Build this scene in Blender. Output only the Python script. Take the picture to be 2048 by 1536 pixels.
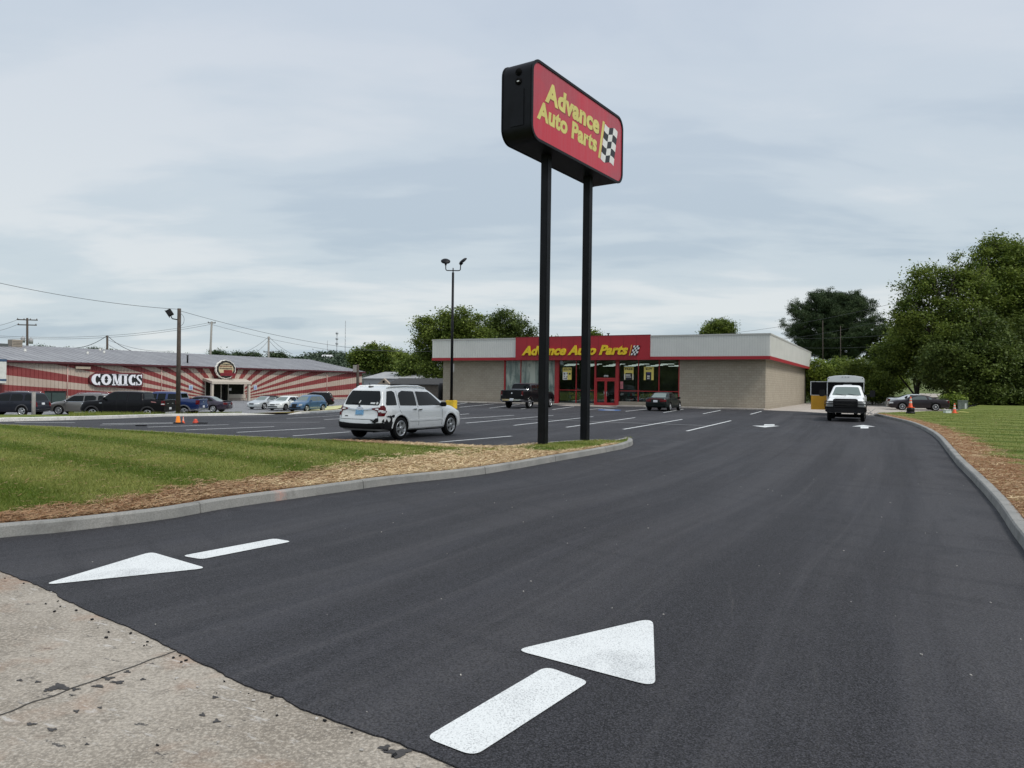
import bpy, bmesh, math, random
import numpy as np
from mathutils import Vector, Matrix, noise
from mathutils.bvhtree import BVHTree
from mathutils.geometry import delaunay_2d_cdt

rad = math.radians
S = bpy.context.scene
COL = S.collection
for o in list(bpy.data.objects):
    bpy.data.objects.remove(o)

# ------------------------------------------------------------------ camera
F = 1500.0                       # focal length in pixels of the 2048-wide photograph
EYE = 1.75
PITCH, ROLL = 0.11, 0.75
camd = bpy.data.cameras.new('camera')
camd.sensor_width = 36.0
camd.lens = 36.0 * F / 2048.0
camd.clip_start = 0.1
camd.clip_end = 6000
cam = bpy.data.objects.new('camera', camd)
COL.objects.link(cam)
CM = (Matrix.Translation((0, 0, EYE)) @ Matrix.Rotation(rad(90 + PITCH), 4, 'X')
      @ Matrix.Rotation(rad(ROLL), 4, 'Z'))
cam.matrix_world = CM
S.camera = cam

# ------------------------------------------------------------------ sky
SUN_EL, SUN_AZ = 56.0, 128.0     # azimuth clockwise from +Y: the sun is behind and right of the camera
world = bpy.data.worlds.new('World')
S.world = world
world.use_nodes = True
nt = world.node_tree
nt.nodes.clear()
def wn(t, **k):
    n = nt.nodes.new(t)
    for a, b in k.items():
        setattr(n, a, b)
    return n
def wl(a, b):
    nt.links.new(a, b)
out = wn('ShaderNodeOutputWorld')
sky = wn('ShaderNodeTexSky', sky_type='NISHITA', sun_disc=False)
sky.sun_elevation = rad(SUN_EL)
sky.sun_rotation = rad(SUN_AZ)
sky.air_density = 1.2
sky.dust_density = 2.0
bgs = wn('ShaderNodeBackground')
bgs.inputs['Strength'].default_value = 0.1
wl(sky.outputs[0], bgs.inputs['Color'])
tc = wn('ShaderNodeTexCoord')
sep = wn('ShaderNodeSeparateXYZ')
wl(tc.outputs['Generated'], sep.inputs[0])
def wmath(op, a, b=None, clamp=False):
    n = wn('ShaderNodeMath', operation=op, use_clamp=clamp)
    for i, v in enumerate((a, b)):
        if v is None: continue
        if isinstance(v, (int, float)): n.inputs[i].default_value = v
        else: wl(v, n.inputs[i])
    return n.outputs[0]
zz = wmath('ADD', wmath('MAXIMUM', sep.outputs['Z'], 0.0), 0.16)
px_ = wmath('DIVIDE', sep.outputs['X'], zz)
py_ = wmath('DIVIDE', sep.outputs['Y'], zz)
cmb = wn('ShaderNodeCombineXYZ')
wl(px_, cmb.inputs[0]); wl(py_, cmb.inputs[1])
def wnoise(scale, detail, rough, loc, sc, dist=0.0):
    mp = wn('ShaderNodeMapping')
    mp.inputs['Location'].default_value = loc
    mp.inputs['Scale'].default_value = sc
    wl(cmb.outputs[0], mp.inputs[0])
    n = wn('ShaderNodeTexNoise')
    n.inputs['Scale'].default_value = scale
    n.inputs['Detail'].default_value = detail
    n.inputs['Roughness'].default_value = rough
    n.inputs['Distortion'].default_value = dist
    wl(mp.outputs[0], n.inputs['Vector'])
    return n.outputs['Fac']
n1 = wnoise(0.75, 5, 0.5, (3.1, 1.7, 0), (0.8, 1.25, 1), 0.4)
n2 = wnoise(2.3, 6, 0.55, (7.3, 4.2, 0), (0.7, 1.5, 1), 0.3)
mixn = wmath('ADD', wmath('MULTIPLY', n1, 0.68), wmath('MULTIPLY', n2, 0.32))
ramp = wn('ShaderNodeValToRGB')
ramp.color_ramp.interpolation = 'EASE'
e = ramp.color_ramp.elements
e[0].position = 0.38; e[0].color = (0.365, 0.440, 0.500, 1)
e[1].position = 0.60; e[1].color = (0.575, 0.610, 0.625, 1)
m = ramp.color_ramp.elements.new(0.48); m.color = (0.460, 0.525, 0.565, 1)
wl(mixn, ramp.inputs[0])
# overhead the cloud deck is lavender grey and smoother
mixc = wn('ShaderNodeMix', data_type='RGBA', blend_type='MIX')
zf = wn('ShaderNodeMapRange')
zf.inputs['From Min'].default_value = 0.10
zf.inputs['From Max'].default_value = 0.50
wl(sep.outputs['Z'], zf.inputs['Value'])
zfm = wmath('MULTIPLY', zf.outputs[0], 0.80)
wl(zfm, mixc.inputs['Factor'])
wl(ramp.outputs[0], mixc.inputs['A'])
mixc.inputs['B'].default_value = (0.460, 0.510, 0.595, 1)
bgc = wn('ShaderNodeBackground')
bgc.inputs['Strength'].default_value = 1.0
wl(mixc.outputs['Result'], bgc.inputs['Color'])
ms = wn('ShaderNodeMixShader')
ms.inputs[0].default_value = 0.93
wl(bgs.outputs[0], ms.inputs[1]); wl(bgc.outputs[0], ms.inputs[2])
wl(ms.outputs[0], out.inputs['Surface'])

# ------------------------------------------------------------------ sun through thin cloud
sund = bpy.data.lights.new('sun', 'SUN')
sund.energy = 2.0
sund.angle = rad(16)
sund.color = (1.0, 0.96, 0.90)
sun = bpy.data.objects.new('sun', sund)
COL.objects.link(sun)
az, el = rad(SUN_AZ), rad(SUN_EL)
sd = Vector((math.sin(az) * math.cos(el), math.cos(az) * math.cos(el), math.sin(el)))
sun.rotation_euler = sd.to_track_quat('Z', 'Y').to_euler()
sun.location = sd * 300

S.view_settings.view_transform = 'Standard'
S.view_settings.look = 'None'
S.view_settings.exposure = 0.38
S.view_settings.gamma = 1.0
S.render.engine = 'CYCLES'
S.render.resolution_x, S.render.resolution_y = 1024, 768
S.cycles.max_bounces = 6
S.cycles.transparent_max_bounces = 12

# ------------------------------------------------------------------ ground shape
def sm(t):
    t = max(0.0, min(1.0, t))
    return t * t * (3 - 2 * t)
KP, KD = Vector((-22.4, 46.0)), Vector((0.44, 0.898)).normalized()   # kerb between the two lots
KN = Vector((-KD.y, KD.x))
def kerb_dist(x, y):
    return (x - KP.x) * KN.x + (y - KP.y) * KN.y
def gz(x, y):
    lot = -0.62 * sm((y - 28) / 27) * sm((-8 - x) / 9)
    d = kerb_dist(x, y)
    k = sm((d - 0.4) / 3.0) * sm((y - 20) / 14)
    z = lot * (1 - k) - 1.05 * k
    z += 4.2 * sm((y - 82) / 55) * sm((x - 30) / 14)
    return z
def ray(px, py):
    d = Vector(((px - 1024) / F, -(py - 768) / F, -1))
    return (CM.to_3x3() @ d)
def at(px, py, Y):
    d = ray(px, py)
    return Vector((0, 0, EYE)) + d * (Y / d.y)
def gp(px, py, dz=0.0):
    """point of the ground (raised by dz) seen at a photograph pixel"""
    d = ray(px, py)
    t, st = 2.0, 0.25
    while t < 400:
        p = Vector((0, 0, EYE)) + d * t
        if p.z <= gz(p.x, p.y) + dz: break
        t += st
    a, b = t - st, t
    for _ in range(30):
        m_ = (a + b) / 2
        p = Vector((0, 0, EYE)) + d * m_
        if p.z <= gz(p.x, p.y) + dz: b = m_
        else: a = m_
    return Vector((0, 0, EYE)) + d * b
def g2(px, py, dz=0.0):
    p = gp(px, py, dz)
    return (p.x, p.y)

# ------------------------------------------------------------------ object helpers
def tag(o, label=None, cat=None, group=None, kind=None):
    if label: o['label'] = label
    if cat: o['category'] = cat
    if group: o['group'] = group
    if kind: o['kind'] = kind
    return o
def empty(name, loc=(0, 0, 0), rz=0.0, label=None, cat=None, group=None):
    o = bpy.data.objects.new(name, None)
    o.empty_display_size = 0.3
    o.location = loc
    o.rotation_euler = (0, 0, rz)
    COL.objects.link(o)
    return tag(o, label, cat, group)
def link(name, me, mats=None, parent=None):
    if mats is not None:
        for m_ in (mats if isinstance(mats, (list, tuple)) else [mats]):
            me.materials.append(m_)
    o = bpy.data.objects.new(name, me)
    COL.objects.link(o)
    if parent: o.parent = parent
    return o
def copy_tree(o, parent=None):
    c = o.copy()
    COL.objects.link(c)
    c.parent = parent
    for ch in list(o.children):
        copy_tree(ch, c)
    return c

class MB:
    """collects shapes and links them as one mesh object"""
    def __init__(s):
        s.v, s.f, s.m, s.sm = [], [], [], []
    def add(s, vs, fs, mat=0, smooth=False):
        b = len(s.v)
        s.v += [tuple(p) for p in vs]
        for f in fs:
            s.f.append([b + i for i in f]); s.m.append(mat); s.sm.append(smooth)
        return s
    def box(s, x0, y0, z0, x1, y1, z1, mat=0, M=None):
        vs = [Vector((x, y, z)) for z in (z0, z1) for y in (y0, y1) for x in (x0, x1)]
        if M: vs = [M @ p for p in vs]
        return s.add(vs, [(0, 2, 3, 1), (4, 5, 7, 6), (0, 1, 5, 4), (2, 6, 7, 3), (0, 4, 6, 2), (1, 3, 7, 5)], mat)
    def prism(s, pts, y0, y1, mat=0, M=None, plane='xz'):
        """2D outline extruded; plane xz extrudes along y, xy along z, yz along x"""
        n = len(pts)
        def P(a, b, c):
            return Vector((a, c, b)) if plane == 'xz' else (Vector((a, b, c)) if plane == 'xy' else Vector((c, a, b)))
        vs = [P(a, b, y0) for a, b in pts] + [P(a, b, y1) for a, b in pts]
        if M: vs = [M @ p for p in vs]
        fs = [tuple(range(n)), tuple(range(2 * n - 1, n - 1, -1))]
        fs += [(i, i + n, (i + 1) % n + n, (i + 1) % n) for i in range(n)]
        return s.add(vs, fs, mat)
    def tube(s, pts, r, seg=8, mat=0, smooth=True, cap=True):
        pts = [Vector(p) for p in pts]
        rs = r if isinstance(r, (list, tuple)) else [r] * len(pts)
        vs, fs = [], []
        up = None
        for i, p in enumerate(pts):
            t = (pts[min(i + 1, len(pts) - 1)] - pts[max(i - 1, 0)]).normalized()
            if up is None:
                up = Vector((0, 0, 1)) if abs(t.z) < 0.9 else Vector((1, 0, 0))
            a = t.cross(up).normalized(); b = a.cross(t).normalized(); up = b
            for k in range(seg):
                an = 2 * math.pi * k / seg
                vs.append(p + (a * math.cos(an) + b * math.sin(an)) * rs[i])
        for i in range(len(pts) - 1):
            for k in range(seg):
                k2 = (k + 1) % seg
                fs.append((i * seg + k, i * seg + k2, (i + 1) * seg + k2, (i + 1) * seg + k))
        s.add(vs, fs, mat, smooth)
        if cap:
            b0 = len(s.v) - len(vs)
            s.f.append([b0 + k for k in range(seg)][::-1]); s.m.append(mat); s.sm.append(False)
            b1 = b0 + (len(pts) - 1) * seg
            s.f.append([b1 + k for k in range(seg)]); s.m.append(mat); s.sm.append(False)
        return s
    def lathe(s, prof, seg=24, mat=0, axis='z', M=None, smooth=True):
        """profile list of (radius, height) turned round the axis"""
        vs, fs = [], []
        for r, h in prof:
            for k in range(seg):
                a = 2 * math.pi * k / seg
                c, d = r * math.cos(a), r * math.sin(a)
                p = Vector((c, d, h)) if axis == 'z' else (Vector((c, h, d)) if axis == 'y' else Vector((h, c, d)))
                vs.append(M @ p if M else p)
        for i in range(len(prof) - 1):
            for k in range(seg):
                k2 = (k + 1) % seg
                fs.append((i * seg + k, i * seg + k2, (i + 1) * seg + k2, (i + 1) * seg + k))
        return s.add(vs, fs, mat, smooth)
    def mesh(s, name):
        me = bpy.data.meshes.new(name)
        me.from_pydata(s.v, [], s.f)
        me.polygons.foreach_set('material_index', s.m)
        me.polygons.foreach_set('use_smooth', s.sm)
        me.update()
        bm = bmesh.new(); bm.from_mesh(me)
        bmesh.ops.recalc_face_normals(bm, faces=bm.faces)
        bm.to_mesh(me); bm.free()
        return me
    def build(s, name, mats, parent=None, bevel=0.0):
        me = s.mesh(name)
        if bevel:
            bm = bmesh.new(); bm.from_mesh(me)
            bmesh.ops.remove_doubles(bm, verts=bm.verts, dist=1e-5)
            ed = [e_ for e_ in bm.edges if len(e_.link_faces) == 2 and e_.calc_face_angle(0) > 0.6]
            bmesh.ops.bevel(bm, geom=ed, offset=bevel, segments=2, affect='EDGES', clamp_overlap=True)
            for f in bm.faces: f.smooth = True
            bm.to_mesh(me); bm.free()
            me.set_sharp_from_angle(angle=rad(50))
        return link(name, me, mats, parent)

def bulk_mesh(name, verts, faces_n, vpf, mat, parent=None, tint=None):
    """big mesh from numpy; all faces have vpf corners in order"""
    me = bpy.data.meshes.new(name)
    nv = len(verts); nf = faces_n
    me.vertices.add(nv)
    me.vertices.foreach_set('co', np.asarray(verts, dtype=np.float32).ravel())
    me.loops.add(nf * vpf)
    me.loops.foreach_set('vertex_index', np.arange(nf * vpf, dtype=np.int32))
    me.polygons.add(nf)
    me.polygons.foreach_set('loop_start', np.arange(0, nf * vpf, vpf, dtype=np.int32))
    me.polygons.foreach_set('loop_total', np.full(nf, vpf, dtype=np.int32))
    me.update(calc_edges=True)
    if tint is not None:
        a = me.attributes.new('tint', 'FLOAT', 'POINT')
        a.data.foreach_set('value', np.asarray(tint, dtype=np.float32))
    return link(name, me, mat, parent)

def cdt_poly(poly, step, edge_step=None, inner=True):
    """triangulated polygon: list of 2D points and triangles"""
    es = edge_step or step
    pts = []
    n = len(poly)
    for i in range(n):
        a = Vector(poly[i]); b = Vector(poly[(i + 1) % n])
        k = max(1, int(math.ceil((b - a).length / es)))
        for j in range(k):
            pts.append(a.lerp(b, j / k))
    nb = len(pts)
    face = list(range(nb))
    if inner:
        xs = [p.x for p in pts]; ys = [p.y for p in pts]
        arr = np.array([(p.x, p.y) for p in pts])
        gx = np.arange(min(xs) + step * 0.5, max(xs), step)
        gy = np.arange(min(ys) + step * 0.5, max(ys), step)
        X, Y = np.meshgrid(gx, gy)
        X = X.ravel(); Y = Y.ravel()
        inside = np.zeros(len(X), bool)
        j = nb - 1
        for i in range(nb):
            xi, yi = arr[i]; xj, yj = arr[j]
            c = ((yi > Y) != (yj > Y))
            with np.errstate(divide='ignore', invalid='ignore'):
                xx = (xj - xi) * (Y - yi) / (yj - yi + 1e-12) + xi
            inside ^= c & (X < xx)
            j = i
        for x, y in zip(X[inside], Y[inside]):
            pts.append(Vector((x, y)))
    r = delaunay_2d_cdt(pts, [], [face], 1, 1e-6)
    return [(p.x, p.y) for p in r[0]], [tuple(f) for f in r[2]]

def in_poly(X, Y, poly):
    inside = np.zeros(len(X), bool)
    n = len(poly); j = n - 1
    for i in range(n):
        xi, yi = poly[i]; xj, yj = poly[j]
        c = ((yi > Y) != (yj > Y))
        xx = (xj - xi) * (Y - yi) / (yj - yi + 1e-12) + xi
        inside ^= c & (X < xx)
        j = i
    return inside
def dist_poly(X, Y, line):
    """distance of points to an open polyline"""
    best = np.full(len(X), 1e9)
    for (x0, y0), (x1, y1) in zip(line[:-1], line[1:]):
        dx, dy = x1 - x0, y1 - y0
        L2 = dx * dx + dy * dy + 1e-12
        t = np.clip(((X - x0) * dx + (Y - y0) * dy) / L2, 0, 1)
        best = np.minimum(best, np.hypot(X - x0 - t * dx, Y - y0 - t * dy))
    return best
def sheet(name, poly, step, zf, mat, attr=None, edge_step=None, kind='structure'):
    v, f = cdt_poly(poly, step, edge_step)
    me = bpy.data.meshes.new(name)
    me.from_pydata([(x, y, zf(x, y)) for x, y in v], [], f)
    me.update()
    bm = bmesh.new(); bm.from_mesh(me)
    for fc in bm.faces:
        if fc.normal.z < 0: fc.normal_flip()
        fc.smooth = True
    bm.to_mesh(me); bm.free()
    if attr:
        for an, fn in attr.items():
            a = me.attributes.new(an, 'FLOAT', 'POINT')
            xy = np.array(v)
            a.data.foreach_set('value', np.asarray(fn(xy[:, 0], xy[:, 1]), dtype=np.float32))
    o = link(name, me, mat)
    if kind: o['kind'] = kind
    return o
def smooth_line(pts, n=6):
    """Catmull-Rom through 2D points"""
    P = [Vector(p) for p in pts]
    P = [P[0] * 2 - P[1]] + P + [P[-1] * 2 - P[-2]]
    out_ = []
    for i in range(1, len(P) - 2):
        a, b, c, d = P[i - 1], P[i], P[i + 1], P[i + 2]
        for k in range(n):
            t = k / n
            q = 0.5 * ((2 * b) + (c - a) * t + (2 * a - 5 * b + 4 * c - d) * t * t + (3 * b - a - 3 * c + d) * t ** 3)
            out_.append(tuple(q))
    out_.append(tuple(P[-2]))
    return out_
def offset_line(line, d):
    """shift a 2D polyline sideways (positive = left of travel)"""
    r = []
    for i, p in enumerate(line):
        a = Vector(line[max(i - 1, 0)]); b = Vector(line[min(i + 1, len(line) - 1)])
        t = (b - a).normalized()
        r.append((p[0] - t.y * d, p[1] + t.x * d))
    return r
# ------------------------------------------------------------------ materials
MATS = {}
class NT:
    def __init__(s, name):
        s.m = bpy.data.materials.new(name); s.m.use_nodes = True
        s.t = s.m.node_tree; s.b = s.t.nodes['Principled BSDF']
        s.out = s.t.nodes['Material Output']
        s._oc = None
    def n(s, t, **k):
        x = s.t.nodes.new(t)
        for a, b in k.items(): setattr(x, a, b)
        return x
    def l(s, a, b): s.t.links.new(a, b)
    def oc(s):
        if s._oc is None: s._oc = s.n('ShaderNodeTexCoord')
        return s._oc.outputs['Object']
    def mapp(s, sc=(1, 1, 1), rot=(0, 0, 0), loc=(0, 0, 0), src=None):
        if any(rot) and tuple(sc) != (1, 1, 1):       # turn first, then stretch
            r0 = s.n('ShaderNodeMapping'); r0.inputs['Rotation'].default_value = rot
            s.l(src or s.oc(), r0.inputs[0]); src = r0.outputs[0]; rot = (0, 0, 0)
        m = s.n('ShaderNodeMapping')
        m.inputs['Scale'].default_value = sc; m.inputs['Rotation'].default_value = rot
        m.inputs['Location'].default_value = loc
        s.l(src or s.oc(), m.inputs[0]); return m.outputs[0]
    def noise(s, scale, detail=4, rough=0.5, vec=None, dist=0.0):
        x = s.n('ShaderNodeTexNoise')
        x.inputs['Scale'].default_value = scale; x.inputs['Detail'].default_value = detail
        x.inputs['Roughness'].default_value = rough; x.inputs['Distortion'].default_value = dist
        s.l(vec or s.oc(), x.inputs['Vector']); return x.outputs['Fac']
    def vor(s, scale, vec=None, feat='F1'):
        x = s.n('ShaderNodeTexVoronoi', feature=feat)
        x.inputs['Scale'].default_value = scale
        s.l(vec or s.oc(), x.inputs['Vector']); return x.outputs
    def math(s, op, a, b=None, c=None, clamp=False):
        x = s.n('ShaderNodeMath', operation=op, use_clamp=clamp)
        for i, v in enumerate((a, b, c)):
            if v is None: continue
            if isinstance(v, (int, float)): x.inputs[i].default_value = v
            else: s.l(v, x.inputs[i])
        return x.outputs[0]
    def rng(s, v, a, b, c=0.0, d=1.0):
        x = s.n('ShaderNodeMapRange')
        for i, q in zip(('From Min', 'From Max', 'To Min', 'To Max'), (a, b, c, d)):
            x.inputs[i].default_value = q
        s.l(v, x.inputs['Value']); return x.outputs[0]
    def mix(s, f, a, b, blend='MIX'):
        x = s.n('ShaderNodeMix', data_type='RGBA', blend_type=blend)
        if isinstance(f, (int, float)): x.inputs['Factor'].default_value = f
        else: s.l(f, x.inputs['Factor'])
        for k, v in (('A', a), ('B', b)):
            if isinstance(v, tuple): x.inputs[k].default_value = (*v[:3], 1)
            else: s.l(v, x.inputs[k])
        return x.outputs['Result']
    def bump(s, h, strength=0.3, dist=0.02, prev=None):
        x = s.n('ShaderNodeBump')
        x.inputs['Strength'].default_value = strength; x.inputs['Distance'].default_value = dist
        s.l(h, x.inputs['Height'])
        if prev is not None: s.l(prev, x.inputs['Normal'])
        s.l(x.outputs[0], s.b.inputs['Normal']); return x.outputs[0]
    def col(s, c):
        if isinstance(c, tuple): s.b.inputs['Base Color'].default_value = (*c[:3], 1)
        else: s.l(c, s.b.inputs['Base Color'])
    def set(s, **k):
        for a, v in k.items():
            i = s.b.inputs[a.replace('_', ' ')]
            if isinstance(v, (int, float, tuple)): i.default_value = v
            else: s.l(v, i)
        return s
    def attr(s, name):
        x = s.n('ShaderNodeAttribute', attribute_name=name); return x.outputs['Fac']

def plain(name, c, rough=0.5, metal=0.0, var=0.12, scale=3.0, bump=0.0, spec=None):
    """colour with a little uneven wear"""
    if name in MATS: return MATS[name]
    m = NT(name)
    n = m.noise(scale, 5, 0.6)
    m.col(m.mix(m.rng(n, 0.3, 0.7), tuple(x * (1 - var) for x in c), tuple(min(1, x * (1 + var)) for x in c)))
    m.set(Roughness=rough, Metallic=metal)
    if spec is not None: m.b.inputs['Specular IOR Level'].default_value = spec
    if bump: m.bump(m.noise(scale * 12, 4), bump, 0.01)
    MATS[name] = m.m
    return m.m
def paint(name, c, rough=0.32, coat=0.7, metal=0.0, dirt=0.25, spec=0.5):
    """car paint with clear coat and road dust low down"""
    if name in MATS: return MATS[name]
    m = NT(name)
    s_ = m.n('ShaderNodeSeparateXYZ'); m.l(m.oc(), s_.inputs[0])
    low = m.rng(s_.outputs['Z'], 0.25, 0.75, 1, 0)
    n = m.noise(2.2, 6, 0.65)
    d = m.math('MULTIPLY', m.math('MULTIPLY', low, m.rng(n, 0.35, 0.75)), dirt * 2.0, clamp=True)
    d2 = m.math('ADD', d, m.math('MULTIPLY', m.rng(m.noise(9, 4, 0.7), 0.45, 0.8), dirt * 0.25), clamp=True)
    m.col(m.mix(d2, c, (0.30, 0.27, 0.23)))
    m.set(Roughness=m.rng(d2, 0, 1, rough, 0.8), Metallic=metal, Coat_Weight=coat, Coat_Roughness=0.06)
    m.b.inputs['Specular IOR Level'].default_value = spec
    MATS[name] = m.m
    return m.m
def glassy(name, c=(0.005, 0.007, 0.007), rough=0.04, metal=0.0):
    if name in MATS: return MATS[name]
    m = NT(name); m.col(c); m.set(Roughness=rough, Metallic=metal)
    m.b.inputs['IOR'].default_value = 1.52
    m.b.inputs['Specular IOR Level'].default_value = 0.24
    MATS[name] = m.m
    return m.m

# asphalt -----------------------------------------------------------
def asphalt(name, base, warm, fresh=True):
    m = NT(name)
    v = m.vor(60)
    sp = m.rng(v['Distance'], 0.0, 0.75)
    fine = m.noise(120, 3, 0.65)
    spark = m.rng(m.noise(150, 2, 0.5), 0.66, 0.73)
    ang = rad(-38)
    st = m.mapp((0.10, 1.9, 1), (0, 0, rad(-66)))           # streaks along the way cars drive
    streak = m.noise(1.1, 6, 0.6, st, 0.5)
    big = m.noise(0.16, 5, 0.55)
    mid = m.noise(1.3, 5, 0.62)
    c = m.mix(m.rng(big, 0.42, 0.58), base, warm)
    c = m.mix(m.math('MULTIPLY', m.rng(streak, 0.47, 0.62), 0.70), c, tuple(x * 2.6 for x in base))
    c = m.mix(m.math('MULTIPLY', m.rng(mid, 0.50, 0.62), 0.45), c, tuple(x * 1.7 for x in warm))
    if fresh:
        # roller and tyre tracks that follow the bend of the drive between its two kerbs
        cbn = m.n('ShaderNodeCombineXYZ')
        m.l(m.math('MULTIPLY', m.attr('lane'), 9.0), cbn.inputs[0]); m.l(m.math('MULTIPLY', m.attr('run'), 0.035), cbn.inputs[1])
        tk = m.noise(1.0, 6, 0.62, cbn.outputs[0])
        c = m.mix(m.math('MULTIPLY', m.rng(tk, 0.49, 0.60), 0.75), c, tuple(x * 2.9 for x in warm))
        c = m.mix(m.math('MULTIPLY', m.rng(tk, 0.49, 0.41), 0.55), c, tuple(x * 0.35 for x in base))
        cb2 = m.n('ShaderNodeCombineXYZ')
        m.l(m.math('MULTIPLY', m.attr('lane'), 60.0), cb2.inputs[0]); m.l(m.math('MULTIPLY', m.attr('run'), 0.10), cb2.inputs[1])
        tk2 = m.noise(1.0, 4, 0.6, cb2.outputs[0])
        c = m.mix(m.math('MULTIPLY', m.rng(tk2, 0.55, 0.66), 0.50), c, tuple(x * 3.0 for x in warm))
        sm_ = m.rng(m.math('ABSOLUTE', m.math('SUBTRACT', m.attr('lane'), 0.50)), 0.0, 0.0035, 1, 0)
        c = m.mix(m.math('MULTIPLY', sm_, 0.55), c, tuple(x * 0.4 for x in base))
    # worn arcs left by turning tyres
    rg = m.n('ShaderNodeTexWave', wave_type='RINGS', rings_direction='SPHERICAL')
    rg.inputs['Scale'].default_value = 0.42; rg.inputs['Distortion'].default_value = 5.0
    rg.inputs['Detail'].default_value = 4; rg.inputs['Detail Scale'].default_value = 0.4
    m.l(m.mapp((1, 1, 0), loc=(-24, -30, 0)), rg.inputs['Vector'])
    arcs = m.math('MULTIPLY', m.rng(rg.outputs['Fac'], 0.80, 1.0), m.rng(m.noise(0.35, 3), 0.45, 0.58))
    c = m.mix(m.math('MULTIPLY', arcs, 0.45), c, tuple(x * 0.55 for x in base))
    c = m.mix(m.math('MULTIPLY', m.rng(sp, 0.35, 0.85), 0.65), c, tuple(x * 0.25 for x in base))
    c = m.mix(m.math('MULTIPLY', m.rng(fine, 0.45, 0.64), 0.85), c, tuple(min(1, x * 4.2) for x in base))
    c = m.mix(m.math('MULTIPLY', spark, 0.6), c, (0.22, 0.215, 0.20))
    # scattered dust scuffs
    sc = m.rng(m.noise(2.2, 6, 0.72, m.mapp((0.10, 2.2, 1), (0, 0, rad(-74)))), 0.64, 0.76)
    c = m.mix(m.math('MULTIPLY', sc, 0.22), c, (0.20, 0.19, 0.17))
    m.col(c)
    m.set(Roughness=m.rng(big, 0.3, 0.7, 0.66, 0.82))
    m.b.inputs['Specular IOR Level'].default_value = 0.26
    b = m.bump(sp, 0.7, 0.006)
    m.bump(fine, 0.5, 0.004, b)
    return m.m
M_ASPH = asphalt('fresh_asphalt', (0.0172, 0.0172, 0.0198), (0.0240, 0.0232, 0.0240))
M_OLD = asphalt('old_asphalt', (0.105, 0.107, 0.112), (0.135, 0.132, 0.126), False)

def concrete(name, c1, c2, joint=False):
    m = NT(name)
    big = m.noise(0.55, 6, 0.6); mid = m.noise(6, 6, 0.7); fin = m.noise(45, 5, 0.75)
    c = m.mix(m.rng(big, 0.42, 0.58), c1, c2)
    c = m.mix(m.math('MULTIPLY', m.rng(mid, 0.50, 0.64), 0.50), c, tuple(x * 0.62 for x in c1))
    c = m.mix(m.math('MULTIPLY', m.rng(fin, 0.50, 0.62), 0.65), c, tuple(min(1, x * 1.55) for x in c2))
    c = m.mix(m.math('MULTIPLY', m.rng(fin, 0.36, 0.49, 1, 0), 0.50), c, tuple(x * 0.48 for x in c1))
    h = fin
    if joint:
        # tar crumbs, rust and paint stains
        w = m.noise(3.2, 5, 0.75, m.mapp((1.0, 2.4, 1), (0, 0, rad(20))))
        c = m.mix(m.math('MULTIPLY', m.rng(w, 0.625, 0.65), 0.85), c, (0.045, 0.043, 0.042))
        r = m.noise(0.9, 4, 0.6, m.mapp((1, 1, 1), loc=(5, 9, 0)))
        c = m.mix(m.math('MULTIPLY', m.rng(r, 0.55, 0.68), 0.5), c, (0.30, 0.15, 0.08))
        wp = m.noise(5, 5, 0.7, m.mapp((0.6, 2.6, 1), (0, 0, rad(30)), (3, 1, 0)))
        c = m.mix(m.math('MULTIPLY', m.rng(wp, 0.60, 0.68), 0.6), c, (0.55, 0.53, 0.50))
        peb = m.vor(38)
        c = m.mix(m.math('MULTIPLY', m.rng(peb['Distance'], 0.10, 0.22, 1, 0), 0.5), c, (0.48, 0.46, 0.42))
    m.col(c); m.set(Roughness=0.9)
    b = m.bump(mid, 0.35, 0.02)
    m.bump(fin, 0.6, 0.006, b)
    return m.m
M_CONC = concrete('worn_concrete', (0.225, 0.196, 0.158), (0.330, 0.296, 0.248), True)
M_DRIVE = concrete('drive_concrete', (0.33, 0.30, 0.26), (0.42, 0.38, 0.34))
def kerbmat():
    m = NT('kerb_concrete')
    big = m.noise(1.4, 6, 0.6); fin = m.noise(60, 5, 0.7)
    c = m.mix(m.rng(big, 0.35, 0.68), (0.215, 0.22, 0.21), (0.325, 0.32, 0.30))
    c = m.mix(m.math('MULTIPLY', m.rng(fin, 0.42, 0.62), 0.5), c, (0.13, 0.13, 0.12))
    stn = m.noise(2.6, 5, 0.7)
    c = m.mix(m.math('MULTIPLY', m.rng(stn, 0.54, 0.66), 0.45), c, (0.12, 0.115, 0.105))
    geo = m.n('ShaderNodeNewGeometry')
    sx = m.n('ShaderNodeSeparateXYZ'); m.l(geo.outputs['Position'], sx.inputs[0])
    # earth smeared over the back edge
    e_ = m.rng(m.math('ADD', m.attr('soil'), m.math('MULTIPLY', m.noise(7, 4, 0.7), 0.5)), 0.95, 1.15)
    c = m.mix(m.math('MULTIPLY', e_, 0.8), c, (0.20, 0.11, 0.06))
    # a mark sprayed in orange
    k = m.rng(m.attr('spray'), 0.4, 1.0)
    c = m.mix(m.math('MULTIPLY', k, m.rng(m.noise(14, 4, 0.7), 0.35, 0.65)), c, (0.75, 0.16, 0.05))
    m.col(c); m.set(Roughness=0.85)
    m.bump(fin, 0.45, 0.006)
    return m.m
M_KERB = kerbmat()
M_KERBW = concrete('pale_kerb_concrete', (0.55, 0.54, 0.50), (0.68, 0.67, 0.63))

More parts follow.
